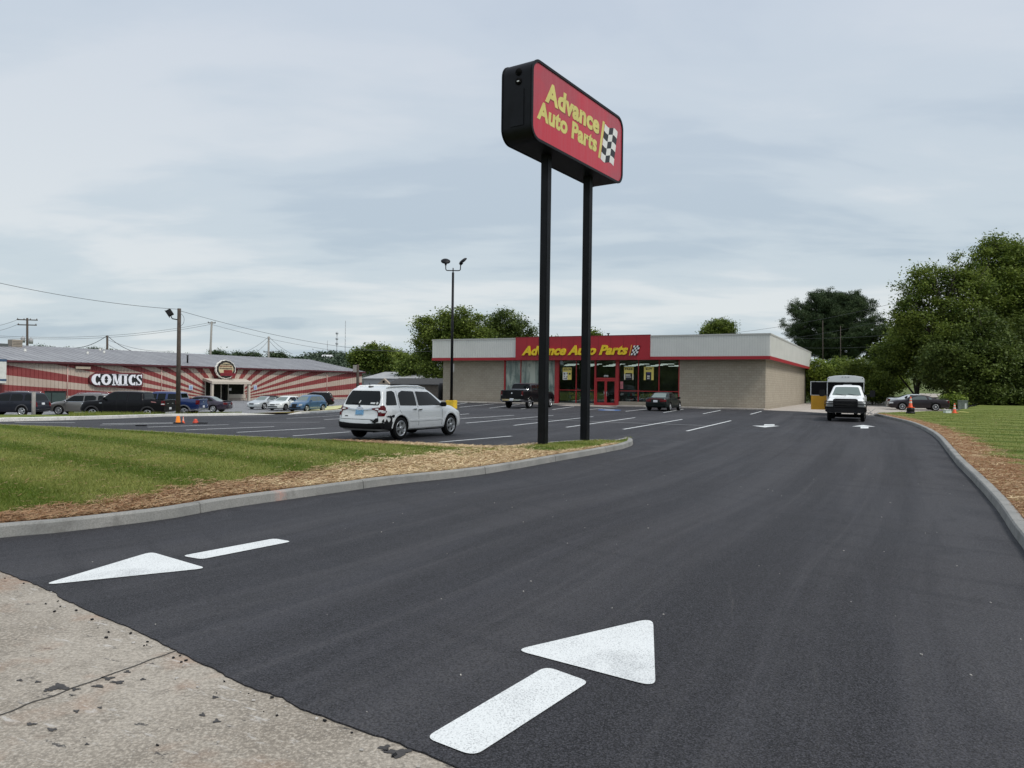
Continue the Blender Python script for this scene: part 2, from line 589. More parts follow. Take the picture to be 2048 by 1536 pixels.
def white_paint(name, c=(0.74, 0.77, 0.78), wear=0.5):
    m = NT(name)
    fin = m.noise(95, 4, 0.7); mid = m.noise(2.0, 5, 0.6)
    f = m.math('ADD', fin, m.math('MULTIPLY', mid, 0.25))
    w = m.rng(f, 0.635, 0.74)
    sm_ = m.rng(m.noise(1.1, 5, 0.65), 0.52, 0.66)
    c2 = m.mix(m.math('MULTIPLY', sm_, 0.35), c, (0.40, 0.42, 0.43))
    m.col(m.mix(m.math('MULTIPLY', w, wear), c2, (0.10, 0.105, 0.11)))
    m.set(Roughness=0.7)
    m.bump(m.vor(85)['Distance'], 0.5, 0.006)
    return m.m
M_LINE = white_paint('white_road_paint', (0.70, 0.725, 0.72), 0.50)
M_LINEOLD = white_paint('faded_road_paint', (0.34, 0.35, 0.35), 0.6)
M_BLUEP = white_paint('blue_road_paint', (0.06, 0.20, 0.55), 0.4)

def lawn_mat():
    m = NT('lawn')
    # mowing bands lie across the lawn
    mp = m.mapp((1, 1, 1), (0, 0, rad(-39.7 + 90)))
    mp = m.mapp((1, 1, 1), (0, 0, rad(39.7)))
    sp = m.n('ShaderNodeSeparateXYZ'); m.l(mp, sp.inputs[0])
    wob = m.math('MULTIPLY', m.math('SUBTRACT', m.noise(0.5, 3), 0.5), 1.1)
    ph = m.math('FRACT', m.math('DIVIDE', m.math('ADD', sp.outputs['Y'], wob), 2.3))
    band = m.math('SUBTRACT', 1.0, m.rng(m.math('ABSOLUTE', m.math('SUBTRACT', ph, 0.5)), 0.10, 0.26))
    n1 = m.noise(1.1, 6, 0.65); n2 = m.noise(14, 5, 0.75); n3 = m.noise(60, 3, 0.7)
    c = m.mix(band, (0.190, 0.220, 0.055), (0.075, 0.120, 0.012))
    c = m.mix(m.math('MULTIPLY', m.rng(n1, 0.5, 0.72), 0.6), c, (0.165, 0.165, 0.062))
    c = m.mix(m.math('MULTIPLY', m.rng(n2, 0.42, 0.7), 0.55), c, (0.040, 0.072, 0.014))
    c = m.mix(m.math('MULTIPLY', m.rng(n3, 0.5, 0.75), 0.4), c, (0.20, 0.20, 0.09))
    # dry thatch patches
    th = m.rng(m.noise(0.8, 6, 0.7, m.mapp((1, 2.2, 1), (0, 0, rad(35)), (2, 7, 0))), 0.60, 0.70)
    c = m.mix(m.math('MULTIPLY', th, 0.55), c, (0.26, 0.22, 0.12))
    # bare earth and straw beside the kerbs
    mul = m.math('ADD', m.attr('mulch'), m.math('MULTIPLY', m.math('SUBTRACT', m.noise(2.6, 6, 0.75), 0.5), 1.7))
    k = m.rng(mul, 0.42, 0.58)
    e1 = m.noise(26, 6, 0.8, m.mapp((1, 2.5, 1), (0, 0, rad(15))), 1.0)
    e2 = m.noise(2.0, 4, 0.6)
    ec = m.mix(m.rng(e1, 0.35, 0.65), (0.13, 0.060, 0.026), (0.37, 0.205, 0.100))
    pale = m.math('MULTIPLY', m.rng(m.math('ADD', m.attr('pale'), m.math('MULTIPLY', m.math('SUBTRACT', e2, 0.5), 1.2)), 0.35, 0.75), 0.75)
    ec = m.mix(pale, ec, m.mix(m.rng(e1, 0.3, 0.7), (0.28, 0.19, 0.09), (0.56, 0.44, 0.25)))
    c = m.mix(k, c, ec)
    m.col(c); m.set(Roughness=0.95)
    m.b.inputs['Specular IOR Level'].default_value = 0.15
    b = m.bump(e1, 0.6, 0.03)
    m.bump(n3, 0.7, 0.02, b)
    return m.m
M_LAWN = lawn_mat()
def field_mat():
    m = NT('rough_grass')
    n1 = m.noise(0.08, 6, 0.6); n2 = m.noise(2.5, 6, 0.7); n3 = m.noise(16, 4, 0.7)
    c = m.mix(m.rng(n1, 0.35, 0.65), (0.085, 0.125, 0.030), (0.120, 0.150, 0.045))
    c = m.mix(m.math('MULTIPLY', m.rng(n2, 0.45, 0.7), 0.5), c, (0.16, 0.15, 0.065))
    c = m.mix(m.math('MULTIPLY', m.rng(n3, 0.45, 0.7), 0.5), c, (0.045, 0.075, 0.018))
    m.col(c); m.set(Roughness=0.95)
    m.bump(n3, 0.5, 0.04)
    return m.m
M_FIELD = field_mat()

def blade_mat(name, ca, cb, trans=0.25):
    m = NT(name)
    t = m.attr('tint')
    c = m.mix(t, ca, cb)
    m.col(c); m.set(Roughness=0.6)
    m.b.inputs['Specular IOR Level'].default_value = 0.25
    if trans:
        tr = m.n('ShaderNodeBsdfTranslucent'); m.l(c, tr.inputs['Color'])
        mx = m.n('ShaderNodeMixShader'); mx.inputs[0].default_value = trans
        m.l(m.b.outputs[0], mx.inputs[1]); m.l(tr.outputs[0], mx.inputs[2])
        m.l(mx.outputs[0], m.out.inputs['Surface'])
    return m.m
M_BLADE = blade_mat('grass_blades', (0.085, 0.140, 0.010), (0.350, 0.345, 0.105))
M_STRAW = blade_mat('straw', (0.23, 0.108, 0.048), (0.78, 0.64, 0.39), 0.1)
M_LEAF = blade_mat('leaves_green', (0.042, 0.076, 0.011), (0.240, 0.300, 0.058), 0.36)
M_LEAFB = blade_mat('leaves_bright', (0.062, 0.105, 0.012), (0.250, 0.320, 0.050), 0.36)
M_LEAFD = blade_mat('leaves_dark', (0.032, 0.058, 0.012), (0.160, 0.210, 0.048), 0.30)
M_NEED = blade_mat('pine_needles', (0.020, 0.042, 0.016), (0.080, 0.115, 0.042), 0.12)
M_FARLEAF = blade_mat('far_leaves', (0.035, 0.065, 0.028), (0.085, 0.120, 0.055), 0.2)
M_BARK = plain('bark', (0.055, 0.045, 0.036), 0.9, var=0.35, scale=6, bump=0.6)
M_BARKP = plain('pine_bark', (0.09, 0.07, 0.055), 0.9, var=0.3, scale=6, bump=0.6)
M_WOOD = plain('weathered_pole_wood', (0.062, 0.048, 0.038), 0.85, var=0.3, scale=5, bump=0.4)
M_WOODG = plain('grey_pole_wood', (0.26, 0.25, 0.23), 0.85, var=0.2, scale=5, bump=0.4)
M_BLACK = plain('black_plastic', (0.008, 0.008, 0.009), 0.55, var=0.2, spec=0.25)
M_RUBBER = plain('tyre_rubber', (0.010, 0.010, 0.010), 0.85, var=0.25, scale=8, spec=0.2)
M_DARK = plain('dark_underside', (0.004, 0.004, 0.004), 0.95, spec=0.1)
M_CHROME = plain('chrome', (0.62, 0.63, 0.65), 0.18, 1.0, var=0.05)
M_ALLOY = plain('alloy', (0.55, 0.56, 0.57), 0.32, 0.85, var=0.08)
M_ALLOYD = plain('dark_alloy', (0.14, 0.14, 0.15), 0.4, 0.8, var=0.1)
M_GLASS = glassy('tinted_glass')
M_WSCR = glassy('windscreen_glass', (0.035, 0.045, 0.045), 0.03)
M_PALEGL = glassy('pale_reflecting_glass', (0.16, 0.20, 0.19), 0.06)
M_TAIL = glassy('red_lamp_lens', (0.10, 0.004, 0.006), 0.10)
M_LENS = glassy('clear_lamp_lens', (0.62, 0.64, 0.65), 0.10)
M_LENSD = glassy('smoked_lamp_lens', (0.30, 0.31, 0.31), 0.12)
M_AMBER = glassy('amber_lens', (0.75, 0.22, 0.02), 0.15)
M_PLATE = plain('plate_white', (0.66, 0.68, 0.70), 0.5)
M_PLATEB = plain('plate_blue', (0.20, 0.42, 0.66), 0.5, var=0.35, scale=20)
M_SEAM = plain('panel_gap', (0.02, 0.02, 0.02), 0.9)
M_WHITE = plain('white_enamel', (0.72, 0.73, 0.72), 0.4, var=0.06)
M_POST = plain('black_steel_post', (0.0045, 0.005, 0.007), 0.50, var=0.6, scale=2.5, bump=0.15, spec=0.22)
M_ORANGE = plain('cone_orange', (0.80, 0.11, 0.03), 0.5)
M_REFL = plain('cone_white_band', (0.72, 0.66, 0.60), 0.4)
M_YELLOW = plain('yellow_paint', (0.78, 0.52, 0.04), 0.6, var=0.2, bump=0.2)
M_WIRE = plain('wire', (0.07, 0.075, 0.08), 0.6)
# ------------------------------------------------------------------ ground
rng = np.random.default_rng(7)
def axis_pts(lo, hi, fine_lo, fine_hi, fs, growth=1.25):
    a = list(np.arange(fine_lo, fine_hi + 1e-6, fs))
    st = fs
    while a[-1] < hi: st *= growth; a.append(a[-1] + st)
    st = fs
    while a[0] > lo: st *= growth; a.insert(0, a[0] - st)
    return a
gx_ = axis_pts(-2600, 2600, -60, 70, 2.0); gy_ = axis_pts(-300, 5200, -10, 150, 2.0)
vs = [(x, y, gz(x, y) - 0.13) for y in gy_ for x in gx_]
nx = len(gx_)
fs_ = [(j * nx + i, j * nx + i + 1, (j + 1) * nx + i + 1, (j + 1) * nx + i) for j in range(len(gy_) - 1) for i in range(nx - 1)]
me = bpy.data.meshes.new('ground'); me.from_pydata(vs, [], fs_); me.update()
o = link('ground', me, M_FIELD); o['kind'] = 'structure'

# old concrete pavement at the road's mouth ---------------------------
edge_px = [(-420, 985), (-200, 1060), (0, 1143), (75, 1172), (150, 1211), (250, 1252), (350, 1303), (450, 1356), (560, 1400),
           (680, 1452), (800, 1490), (900, 1530), (1000, 1585), (1150, 1690)]
edge_w = [g2(*p) for p in edge_px]
edge_w = [(edge_w[0][0] - 12, edge_w[0][1] + 5.0)] + edge_w + [(edge_w[-1][0] + 4, edge_w[-1][1] - 2.6)]
fine = []
rr_ = random.Random(3)
for (a, b) in zip(edge_w[:-1], edge_w[1:]):
    a, b = Vector(a), Vector(b); n_ = max(1, int((b - a).length / 0.05))
    pn = Vector((-(b - a).y, (b - a).x)).normalized()
    for k in range(n_):
        p = a.lerp(b, k / n_)
        q = noise.noise(Vector((p.x * 3, p.y * 3, 0))) * 0.022 + noise.noise(Vector((p.x * 14, p.y * 14, 4))) * 0.014
        fine.append(tuple(p + pn * q))
fine.append(edge_w[-1])
conc = [(-60, -8), (12, -8)] + [tuple(p) for p in offset_line(fine, 0.0)][::-1]
conc = [(-60, -8), (14, -8)] + [(x + 0.25, y + 0.35) for x, y in edge_w[::-1]] + [(-60, edge_w[0][1] + 0.3)]
sheet('concrete_pavement', conc, 1.0, lambda x, y: 0.002, M_CONC)
# expansion joints cut in it
jb = MB()
for pa, pb in (((-300, 1540), (352, 1303)), ((-100, 1345), (150, 1250))):
    a, b = Vector(g2(*pa)), Vector(g2(*pb))
    if pa[0] == -100: continue
    n_ = 40; pn = Vector((-(b - a).y, (b - a).x)).normalized()
    L_, R_ = [], []
    for k in range(n_ + 1):
        p = a.lerp(b, k / n_) + pn * noise.noise(Vector((k * .35, 1, 2))) * 0.02
        L_.append((p.x + pn.x * .006, p.y + pn.y * .006, .006)); R_.append((p.x - pn.x * .006, p.y - pn.y * .006, .006))
    jb.add(L_ + R_, [(i, i + 1, n_ + 2 + i, n_ + 1 + i) for i in range(n_)])
o = jb.build('pavement_joint', plain('joint_filler', (0.055, 0.050, 0.045), 0.95)); o['kind'] = 'structure'

# asphalt of drive and customer lot: one sheet with a broken edge ------
def asph_z(x, y): return gz(x, y) + 0.012
far = [(p.x, p.y) for p in (KP + KD * 38, KP + KD * 10, KP - KD * 12, KP - KD * 26)]
asp = fine[::-1] + [(-60, fine[0][1] + 2), (-60, 18)] + far[::-1] + [(10, 82), (30, 70), g2(1905, 825), (60, 40), (60, -7), (14, -7)]
asp = [p for p in fine[::-1]] + [(-62, fine[0][1]), (-62, 20)] + far[::-1] + [(12, 88), (36, 78), (62, 60), (62, -7.5), (13, -7.5)]
# little step of asphalt along that edge
sk = MB()
lowv = [(x, y, -0.01) for x, y in fine]; topv = [(x, y, asph_z(x, y)) for x, y in fine]
sk.add(lowv + topv, [(i, i + 1, len(fine) + i + 1, len(fine) + i) for i in range(len(fine) - 1)])
o = sk.build('asphalt_edge', M_ASPH); o['kind'] = 'structure'
# crumbs of asphalt spilt on the concrete
cr = MB()
for k in range(260):
    i = rr_.randrange(len(fine) - 1); x, y = fine[i]
    if y > 14: continue
    d = abs(rr_.gauss(0, 0.10)) + 0.01
    x -= d * 0.5; y -= d * 0.8
    if rr_.random() < 0.12: x, y = x - rr_.uniform(0, 2.0), y - rr_.uniform(0, 1.0)
    s_ = rr_.uniform(0.003, 0.010)
    M_ = Matrix.Translation((x, y, 0.003 + s_ * .5)) @ Matrix.Rotation(rr_.uniform(0, 6), 4, 'Z') @ Matrix.Rotation(rr_.uniform(0, 1), 4, 'X')
    cr.box(-s_, -s_ * .7, -s_ * .5, s_, s_ * .7, s_ * .5, rr_.choice((0, 0, 1)), M_)
for k in range(170):                        # grit carried onto the drive
    x, y = rr_.uniform(-4, 9), 2.5 + 16 * rr_.random() ** 1.5
    s_ = rr_.uniform(0.002, 0.006)
    M_ = Matrix.Translation((x, y, 0.013 + s_ * .4)) @ Matrix.Rotation(rr_.uniform(0, 6), 4, 'Z')
    cr.box(-s_ * 1.4, -s_ * .7, -s_ * .5, s_ * 1.4, s_ * .7, s_ * .5, 1, M_)
o = cr.build('loose_gravel', [M_BLACK, plain('limestone_chip', (0.42, 0.40, 0.37), 0.9)]); o['kind'] = 'stuff'

# old tar smeared on the concrete
tar = MB()
def blot(px, py, hw, hh, seed):
    r = random.Random(seed); n_ = 26
    c_ = []
    for k in range(n_):
        a = 2 * math.pi * k / n_; q = .62 + .38 * math.sin(a * 3 + seed) * r.uniform(.3, 1) + r.uniform(-.16, .16)
        x, y = g2(px + hw * q * math.cos(a), py + hh * q * math.sin(a)); c_.append((x, y, 0.006))
    tar.add([(*g2(px, py), 0.006)] + c_, [(0, k + 1, (k + 1) % n_ + 1) for k in range(n_)])
for i, b_ in enumerate(((118, 1376, 30, 9), (95, 1382, 14, 4), (150, 1380, 12, 4), (216, 1358, 16, 5), (236, 1366, 20, 5), (196, 1374, 18, 4), (255, 1345, 10, 3), (286, 1360, 9, 3), (62, 1450, 14, 4),
                        (104, 1461, 15, 5), (153, 1424, 9, 4), (200, 1417, 7, 3), (405, 1431, 9, 5), (434, 1444, 10, 5), (430, 1396, 9, 4), (145, 1392, 9, 2), (796, 1507, 38, 12), (770, 1498, 16, 8),
                        (40, 1362, 9, 3), (174, 1490, 6, 3), (75, 1365, 8, 3))): blot(*b_, i)
o = tar.build('tar_stains', plain('tar_stain', (0.050, 0.047, 0.046), 0.85, var=.35, scale=25, bump=.4)); o['kind'] = 'structure'

# kerbs -----------------------------------------------------------------
def kerb(name, line, h, w, mat, zf=gz, spray=None, joints=3.0, taper=0.0):
    """line = face of the kerb on the road side; the body lies to the left of travel"""
    P = [Vector(p) for p in line]
    d = [0]
    for a, b in zip(P[:-1], P[1:]): d.append(d[-1] + (b - a).length)
    total = d[-1]
    def pos(s_):
        for i in range(len(P) - 1):
            if s_ <= d[i + 1] or i == len(P) - 2:
                t = (s_ - d[i]) / max(1e-9, d[i + 1] - d[i]); return P[i].lerp(P[i + 1], t)
    st = []
    s_ = 0
    while s_ < total: st.append((s_, 0)); s_ += 0.35
    st.append((total, 0))
    if joints:
        j = joints
        while j < total: st += [(j - .012, 0), (j - .007, 1), (j + .007, 1), (j + .012, 0)]; j += joints
    st.sort()
    mb = MB(); soil, spr = [], []
    sec = [(0.0, -0.12), (0.0, 0.02), (0.012, h - 0.02), (0.03, h), (w * .5, h + .002), (w - .015, h), (w, h - 0.02), (w, -0.12)]
    prev = None
    for s_, g in st:
        a = pos(max(0, s_ - .15)); b = pos(min(total, s_ + .15)); t = (b - a).normalized(); nrm = Vector((-t.y, t.x))
        p = pos(s_)
        hh = 1.0
        if taper: hh = min(1, 0.08 + min(s_, total - s_) / taper)
        wob = noise.noise(Vector((p.x * .8, p.y * .8, 1))) * 0.01
        row = []
        for k, (o_, z_) in enumerate(sec):
            oo = o_ + (0.014 if k < 3 else (-0.014 if k > 5 else 0)) * g
            zz_ = (z_ * hh if z_ > 0 else z_) - (0.014 * g if 2 <= k <= 6 else 0)
            q = p + nrm * (oo + wob)
            row.append((q.x, q.y, zf(q.x, q.y) + zz_))
            soil.append((0, 0, 0, .15, .45, .8, 1, 1)[k])
            spr.append(0 if spray is None else max(0, 1 - abs((p - Vector(spray)).length) / 0.16))
        mb.v += row
        n_ = len(mb.v) // len(sec)
        if n_ > 1:
            b0 = (n_ - 2) * 8; b1 = (n_ - 1) * 8
            for k in range(7):
                mb.f.append([b0 + k, b0 + k + 1, b1 + k + 1, b1 + k]); mb.m.append(0); mb.sm.append(False)
    n_ = len(mb.v) // 8
    mb.f.append(list(range(8))); mb.m.append(0); mb.sm.append(False)
    mb.f.append([(n_ - 1) * 8 + k for k in range(8)]); mb.m.append(0); mb.sm.append(False)
    me = mb.mesh(name)
    for an, arr in (('soil', soil), ('spray', spr)):
        a_ = me.attributes.new(an, 'FLOAT', 'POINT'); a_.data.foreach_set('value', arr)
    o = link(name, me, mat); o['kind'] = 'structure'
    return o

front_px = [(0, 1078), (102, 1069), (205, 1057), (342, 1039), (444, 1020), (567, 1002), (700, 983), (783, 971), (920, 956),
            (1015, 942), (1126, 921.5), (1200, 908), (1245, 899)]
fr = [g2(*p) for p in front_px]
dk_ = (Vector(fr[0]) - Vector(fr[2])).normalized()
fr = [(fr[0][0] + dk_.x * 24, fr[0][1] + dk_.y * 24 - 1.0), (fr[0][0] + dk_.x * 12, fr[0][1] + dk_.y * 12 - .3), (fr[0][0] + dk_.x * 4, fr[0][1] + dk_.y * 4)] + fr
tip = [g2(1264, 892.5), g2(1266, 887), g2(1256, 883)]
back_px = [(1225, 880), (1202, 878.5), (1126, 881.5), (1075, 885.5), (1030, 889), (992, 892), (930, 889), (872, 886), (745, 881), (650, 878),
           (430, 868.5), (200, 856), (0, 848), (-150, 843)]
bk = [g2(px, py, 0.15) for px, py in back_px]
ll = smooth_line(fr, 4) + smooth_line(tip, 3) + smooth_line(bk, 3)
ll.append((bk[-1][0] - 18, bk[-1][1] + 4))
LAWN_L_FACE = ll
kerb('kerb', ll, 0.15, 0.17, M_KERB, spray=g2(570, 1002))
LAWN_L = offset_line(ll, 0.165)
edgeL_front = offset_line(smooth_line(fr, 4), 0.165)
edgeL_all = offset_line(ll, 0.165)
LAWN_L_poly = LAWN_L + [(-75, bk[-1][1] + 6), (-75, fr[0][1] + .2)]

right_px = [(2048, 1101), (2020, 1063), (1989, 1015), (1961, 982), (1940, 958), (1915, 932), (1895, 906), (1872, 877), (1846, 860),
            (1817, 848), (1778, 838), (1748, 831)]
rt = [g2(*p) for p in right_px]
d0 = (Vector(rt[0]) - Vector(rt[1])).normalized()
rt = [(rt[0][0] + d0.x * 14 + 1.0, rt[0][1] + d0.y * 14), (rt[0][0] + d0.x * 5, rt[0][1] + d0.y * 5)] + rt
rl = smooth_line(rt, 4)[::-1]            # travel towards the camera keeps the body on the left
kerb('kerb', rl, 0.15, 0.17, M_KERB, joints=1.5)
edgeR = offset_line(rl, 0.165)
backR = [g2(1760, 829.5), g2(1800, 827.5), g2(1905, 825.5), g2(1935, 822), g2(1990, 816), g2(2060, 812), (75, 76)]
LAWN_R_poly = edgeR + [(75, -8)] + backR[::-1]

# the asphalt itself
LINE_L = smooth_line(fr, 3)
LINE_L = LINE_L + [(LINE_L[-1][0] + 9.0, LINE_L[-1][1] + 20.0), (LINE_L[-1][0] + 22.0, LINE_L[-1][1] + 48.0)]
LINE_R = rl[::-1]
def lane(X, Y):
    dl = dist_poly(X, Y, LINE_L); dr = dist_poly(X, Y, LINE_R)
    return dl / (dl + dr + 1e-6)
sheet('asphalt_lot', asp, 1.1, asph_z, M_ASPH, {'lane': lane, 'run': lambda X, Y: Y}, edge_step=1.2)

def wavy(x, y): return 0.015 * math.sin(x * 1.3 + y * .7) + 0.012 * math.sin(x * .6 - y * 1.9)
eL = np.array(edgeL_all); eR = np.array(edgeR)
def zL(x, y):
    d = float(dist_poly(np.array([x]), np.array([y]), edgeL_all)[0])
    return gz(x, y) + 0.145 + 0.09 * sm(d / 2.5) + (wavy(x, y) * sm(d))
def zR(x, y):
    d = float(dist_poly(np.array([x]), np.array([y]), edgeR)[0])
    return gz(x, y) + 0.145 + 0.30 * sm(d / 9) * sm((x - 36) / 10) + wavy(x, y) * sm(d)
def mulchL(X, Y):
    return np.clip(mulchL0(X, Y) + .16 * np.sin(X * 5.1 + Y * 2.3) * np.sin(Y * 4.7 - X * 1.9) + .10 * np.sin(X * 11 - Y * 7) * np.sin(Y * 13 + X * 4), 0, 1) * (mulchL0(X, Y) > .02)
def mulchL0(X, Y):
    df = dist_poly(X, Y, edgeL_front); da = dist_poly(X, Y, edgeL_all)
    w = np.interp(X, [-12, -5.5, -3.5, -1.5, 0.0, 0.9, 2.2, 3.4], [0.40, 0.85, 1.45, 2.1, 1.6, 0.40, 0.14, .35])
    m_ = np.clip(1.15 - 0.72 * df / w, 0, 1)
    # dug strip beside the lot-side kerb
    wb = np.interp(X, [-8, -5.2, -4.2, -3.0, -0.8, .3, 1.0], [0.0, 0.03, 0.9, 1.3, 1.2, 0.5, .02])
    m2 = np.clip(1.1 - 0.75 * da / np.maximum(wb, 0.02), 0, 1) * (wb > 0.04)
    return np.maximum(m_, m2)
def paleL(X, Y):
    return np.clip(np.interp(X, [-6, -3.6, -2.8, -1.5, 1.5], [0.08, 0.28, 0.85, 0.95, 0.70]) + .30 * (np.hypot(X + 3.6, (Y - 11.9) * 1.5) < .55), 0, 1)
def mulchR(X, Y):
    return np.clip(mulchR0(X, Y) + .20 * np.sin(X * 3.1 + Y * 1.3) * np.sin(Y * 2.7 - X * 1.9) + .12 * np.sin(X * 9 - Y * 6) * np.sin(Y * 8 + X * 4), 0, 1) * (mulchR0(X, Y) > .02)
def mulchR0(X, Y):
    d = dist_poly(X, Y, edgeR)
    w = np.interp(Y, [0, 8, 14, 20, 30, 42, 52, 58], [1.1, 1.3, 1.2, 1.0, .85, .8, .6, 0.3])
    return np.clip(1.1 - 0.68 * d / w, 0, 1)
def paleR(X, Y): return .22 + .35 * (np.sin(X * 2.1 + Y * 3.7) * np.sin(Y * 1.9 - X) > .35)
sheet('lawn', LAWN_L_poly, 0.55, zL, M_LAWN, {'mulch': mulchL, 'pale': paleL}, 0.5)
sheet('lawn', LAWN_R_poly, 0.9, zR, M_LAWN, {'mulch': mulchR, 'pale': paleR}, 0.6)

# blades of grass and lying straw ----------------------------------------
def scatter(n, poly, ylo, yhi, xlo, xhi, power=1.6):
    """random ground points, denser near the viewer's side of the lawn"""
    u = rng.random(n)
    a, b = ylo ** (1 - power), yhi ** (1 - power)
    Y = (a + (b - a) * u) ** (1 / (1 - power))
    X = xlo + (xhi - xlo) * rng.random(n)
    k = in_poly(X, Y, poly) & (np.abs(X) < Y * 0.75 + 3.0)
    return X[k], Y[k]
def fastz(X, Y, zf, poly_step=0.5):
    """height on a coarse grid, bilinear"""
    x0, x1, y0, y1 = X.min() - 1, X.max() + 1, Y.min() - 1, Y.max() + 1
    gx = np.arange(x0, x1 + .6, .6); gy = np.arange(y0, y1 + .6, .6)
    G = np.array([[zf(x, y) for x in gx] for y in gy])
    fx = (X - x0) / .6; fy = (Y - y0) / .6
    ix = np.clip(fx.astype(int), 0, len(gx) - 2); iy = np.clip(fy.astype(int), 0, len(gy) - 2)
    tx = fx - ix; ty = fy - iy
    return (G[iy, ix] * (1 - tx) * (1 - ty) + G[iy, ix + 1] * tx * (1 - ty) + G[iy + 1, ix] * (1 - tx) * ty + G[iy + 1, ix + 1] * tx * ty)
def blades(name, X, Y, Z, mulch, seed, hmin=.025, hmax=.060):
    r = np.random.default_rng(seed)
    keep = r.random(len(X)) > np.clip((mulch - .30) * 3.2, 0, 0.97)
    X, Y, Z = X[keep], Y[keep], Z[keep]
    n = len(X)
    a = r.random(n) * 2 * np.pi; h = hmin + (hmax - hmin) * r.random(n) ** 1.5
    w = 0.0035 + 0.0005 * Y * .35
    lean = r.normal(0, .028, (n, 2))
    V = np.zeros((n, 3, 3))
    V[:, 0] = np.stack([X - np.cos(a) * w, Y - np.sin(a) * w, Z - .012], 1)
    V[:, 1] = np.stack([X + np.cos(a) * w, Y + np.sin(a) * w, Z - .012], 1)
    V[:, 2] = np.stack([X + lean[:, 0], Y + lean[:, 1], Z + h], 1)
    # mowing bands keep their tone in the blades
    c_, s_ = math.cos(rad(39.7)), math.sin(rad(39.7))
    q = (X * s_ + Y * c_) / 2.3
    ph = np.abs((q - np.floor(q)) - .5)
    band = 1 - np.clip((ph - .10) / .16, 0, 1)
    pt_ = (np.sin(X * 1.1 + Y * .6) * np.sin(Y * 1.7 - X * .4) + .6 * np.sin(X * 2.9 - Y * 2.1) * np.sin(X * 1.3 + Y * 3.3 + 1))
    t = np.clip(r.beta(2, 3, n) * .9 + .16 - .34 * band + .13 * pt_, 0, 1)
    o = bulk_mesh(name, V.reshape(-1, 3), n, 3, M_BLADE, tint=np.repeat(t, 3))
    o['kind'] = 'stuff'
    return o
X, Y = scatter(900000, LAWN_L_poly, 8.3, 40, -30, 4, 2.2)
blades('grass', X, Y, fastz(X, Y, zL), mulchL(X, Y), 1)
X, Y = scatter(760000, LAWN_R_poly, 4, 62, 4, 50, 1.6)
blades('grass', X, Y, fastz(X, Y, zR), mulchR(X, Y), 2)
def straws(name, X, Y, Z, mulch, seed, lmin=.04, lmax=.16):
    r = np.random.default_rng(seed)
    keep = r.random(len(X)) < np.clip((mulch - .30) * 2.4, 0.012, 1)
    X, Y, Z = X[keep], Y[keep], Z[keep]
    n = len(X); a = r.random(n) * 2 * np.pi; L = lmin + (lmax - lmin) * r.random(n) ** 2
    w = 0.0022 + 0.00035 * Y * .35
    tz = r.normal(0.02, .05, n)
    dx, dy = np.cos(a) * L / 2, np.sin(a) * L / 2
    px_, py_ = -np.sin(a) * w, np.cos(a) * w
    z0 = Z + .006 + np.abs(r.normal(0, .012, n))
    V = np.zeros((n, 4, 3))
    dz = tz * L * 2
    V[:, 0] = np.stack([X - dx - px_, Y - dy - py_, z0], 1)
    V[:, 1] = np.stack([X + dx - px_, Y + dy - py_, z0 + np.abs(dz)], 1)
    V[:, 2] = np.stack([X + dx + px_, Y + dy + py_, z0 + np.abs(dz) + .003], 1)
    V[:, 3] = np.stack([X - dx + px_, Y - dy + py_, z0 + .003], 1)
    pl_ = (paleL if X.mean() < 5 else paleR)(X, Y)
    t = np.clip(r.beta(1.6, 2.4, n) * (.25 + 1.5 * pl_), 0, 1)
    o = bulk_mesh(name, V.reshape(-1, 3), n, 4, M_STRAW, tint=np.repeat(t, 4))
    o['kind'] = 'stuff'; return o
X, Y = scatter(420000, LAWN_L_poly, 8.3, 24, -14, 4, 1.6)
straws('straw', X, Y, fastz(X, Y, zL), mulchL(X, Y), 5)
X, Y = scatter(560000, LAWN_R_poly, 4, 55, 4, 34, 1.5)
straws('straw', X, Y, fastz(X, Y, zR), mulchR(X, Y), 6)
# clods of earth
def clods(name, poly, mul, zf, n, box, seed):
    r = random.Random(seed); mb = MB(); k = 0
    while k < n:
        x = r.uniform(box[0], box[1]); y = box[2] + (box[3] - box[2]) * r.random() ** 1.6
        A, B = np.array([x]), np.array([y])
        k += 1
        if not in_poly(A, B, poly)[0] or mul(A, B)[0] < .55: continue
        s_ = r.uniform(.008, .035); z = zf(x, y)
        pts = []
        for j in range(6):
            a = j * math.pi / 3
            pts.append((x + math.cos(a) * s_ * r.uniform(.7, 1.3), y + math.sin(a) * s_ * r.uniform(.7, 1.3), z - .01))
        pts.append((x + r.uniform(-.3, .3) * s_, y, z + s_ * r.uniform(.5, 1.0)))
        mb.add(pts, [(j, (j + 1) % 6, 6) for j in range(6)], 0)
    o = mb.build(name, plain('clod_earth', (0.17, 0.085, 0.040), 0.95, var=.4, scale=9)); o['kind'] = 'stuff'
clods('soil_clods', LAWN_L_poly, mulchL, zL, 5200, (-10, 3.5, 9, 23), 4)
clods('soil_clods', LAWN_R_poly, mulchR, zR, 3500, (5, 26, 7, 50), 5)

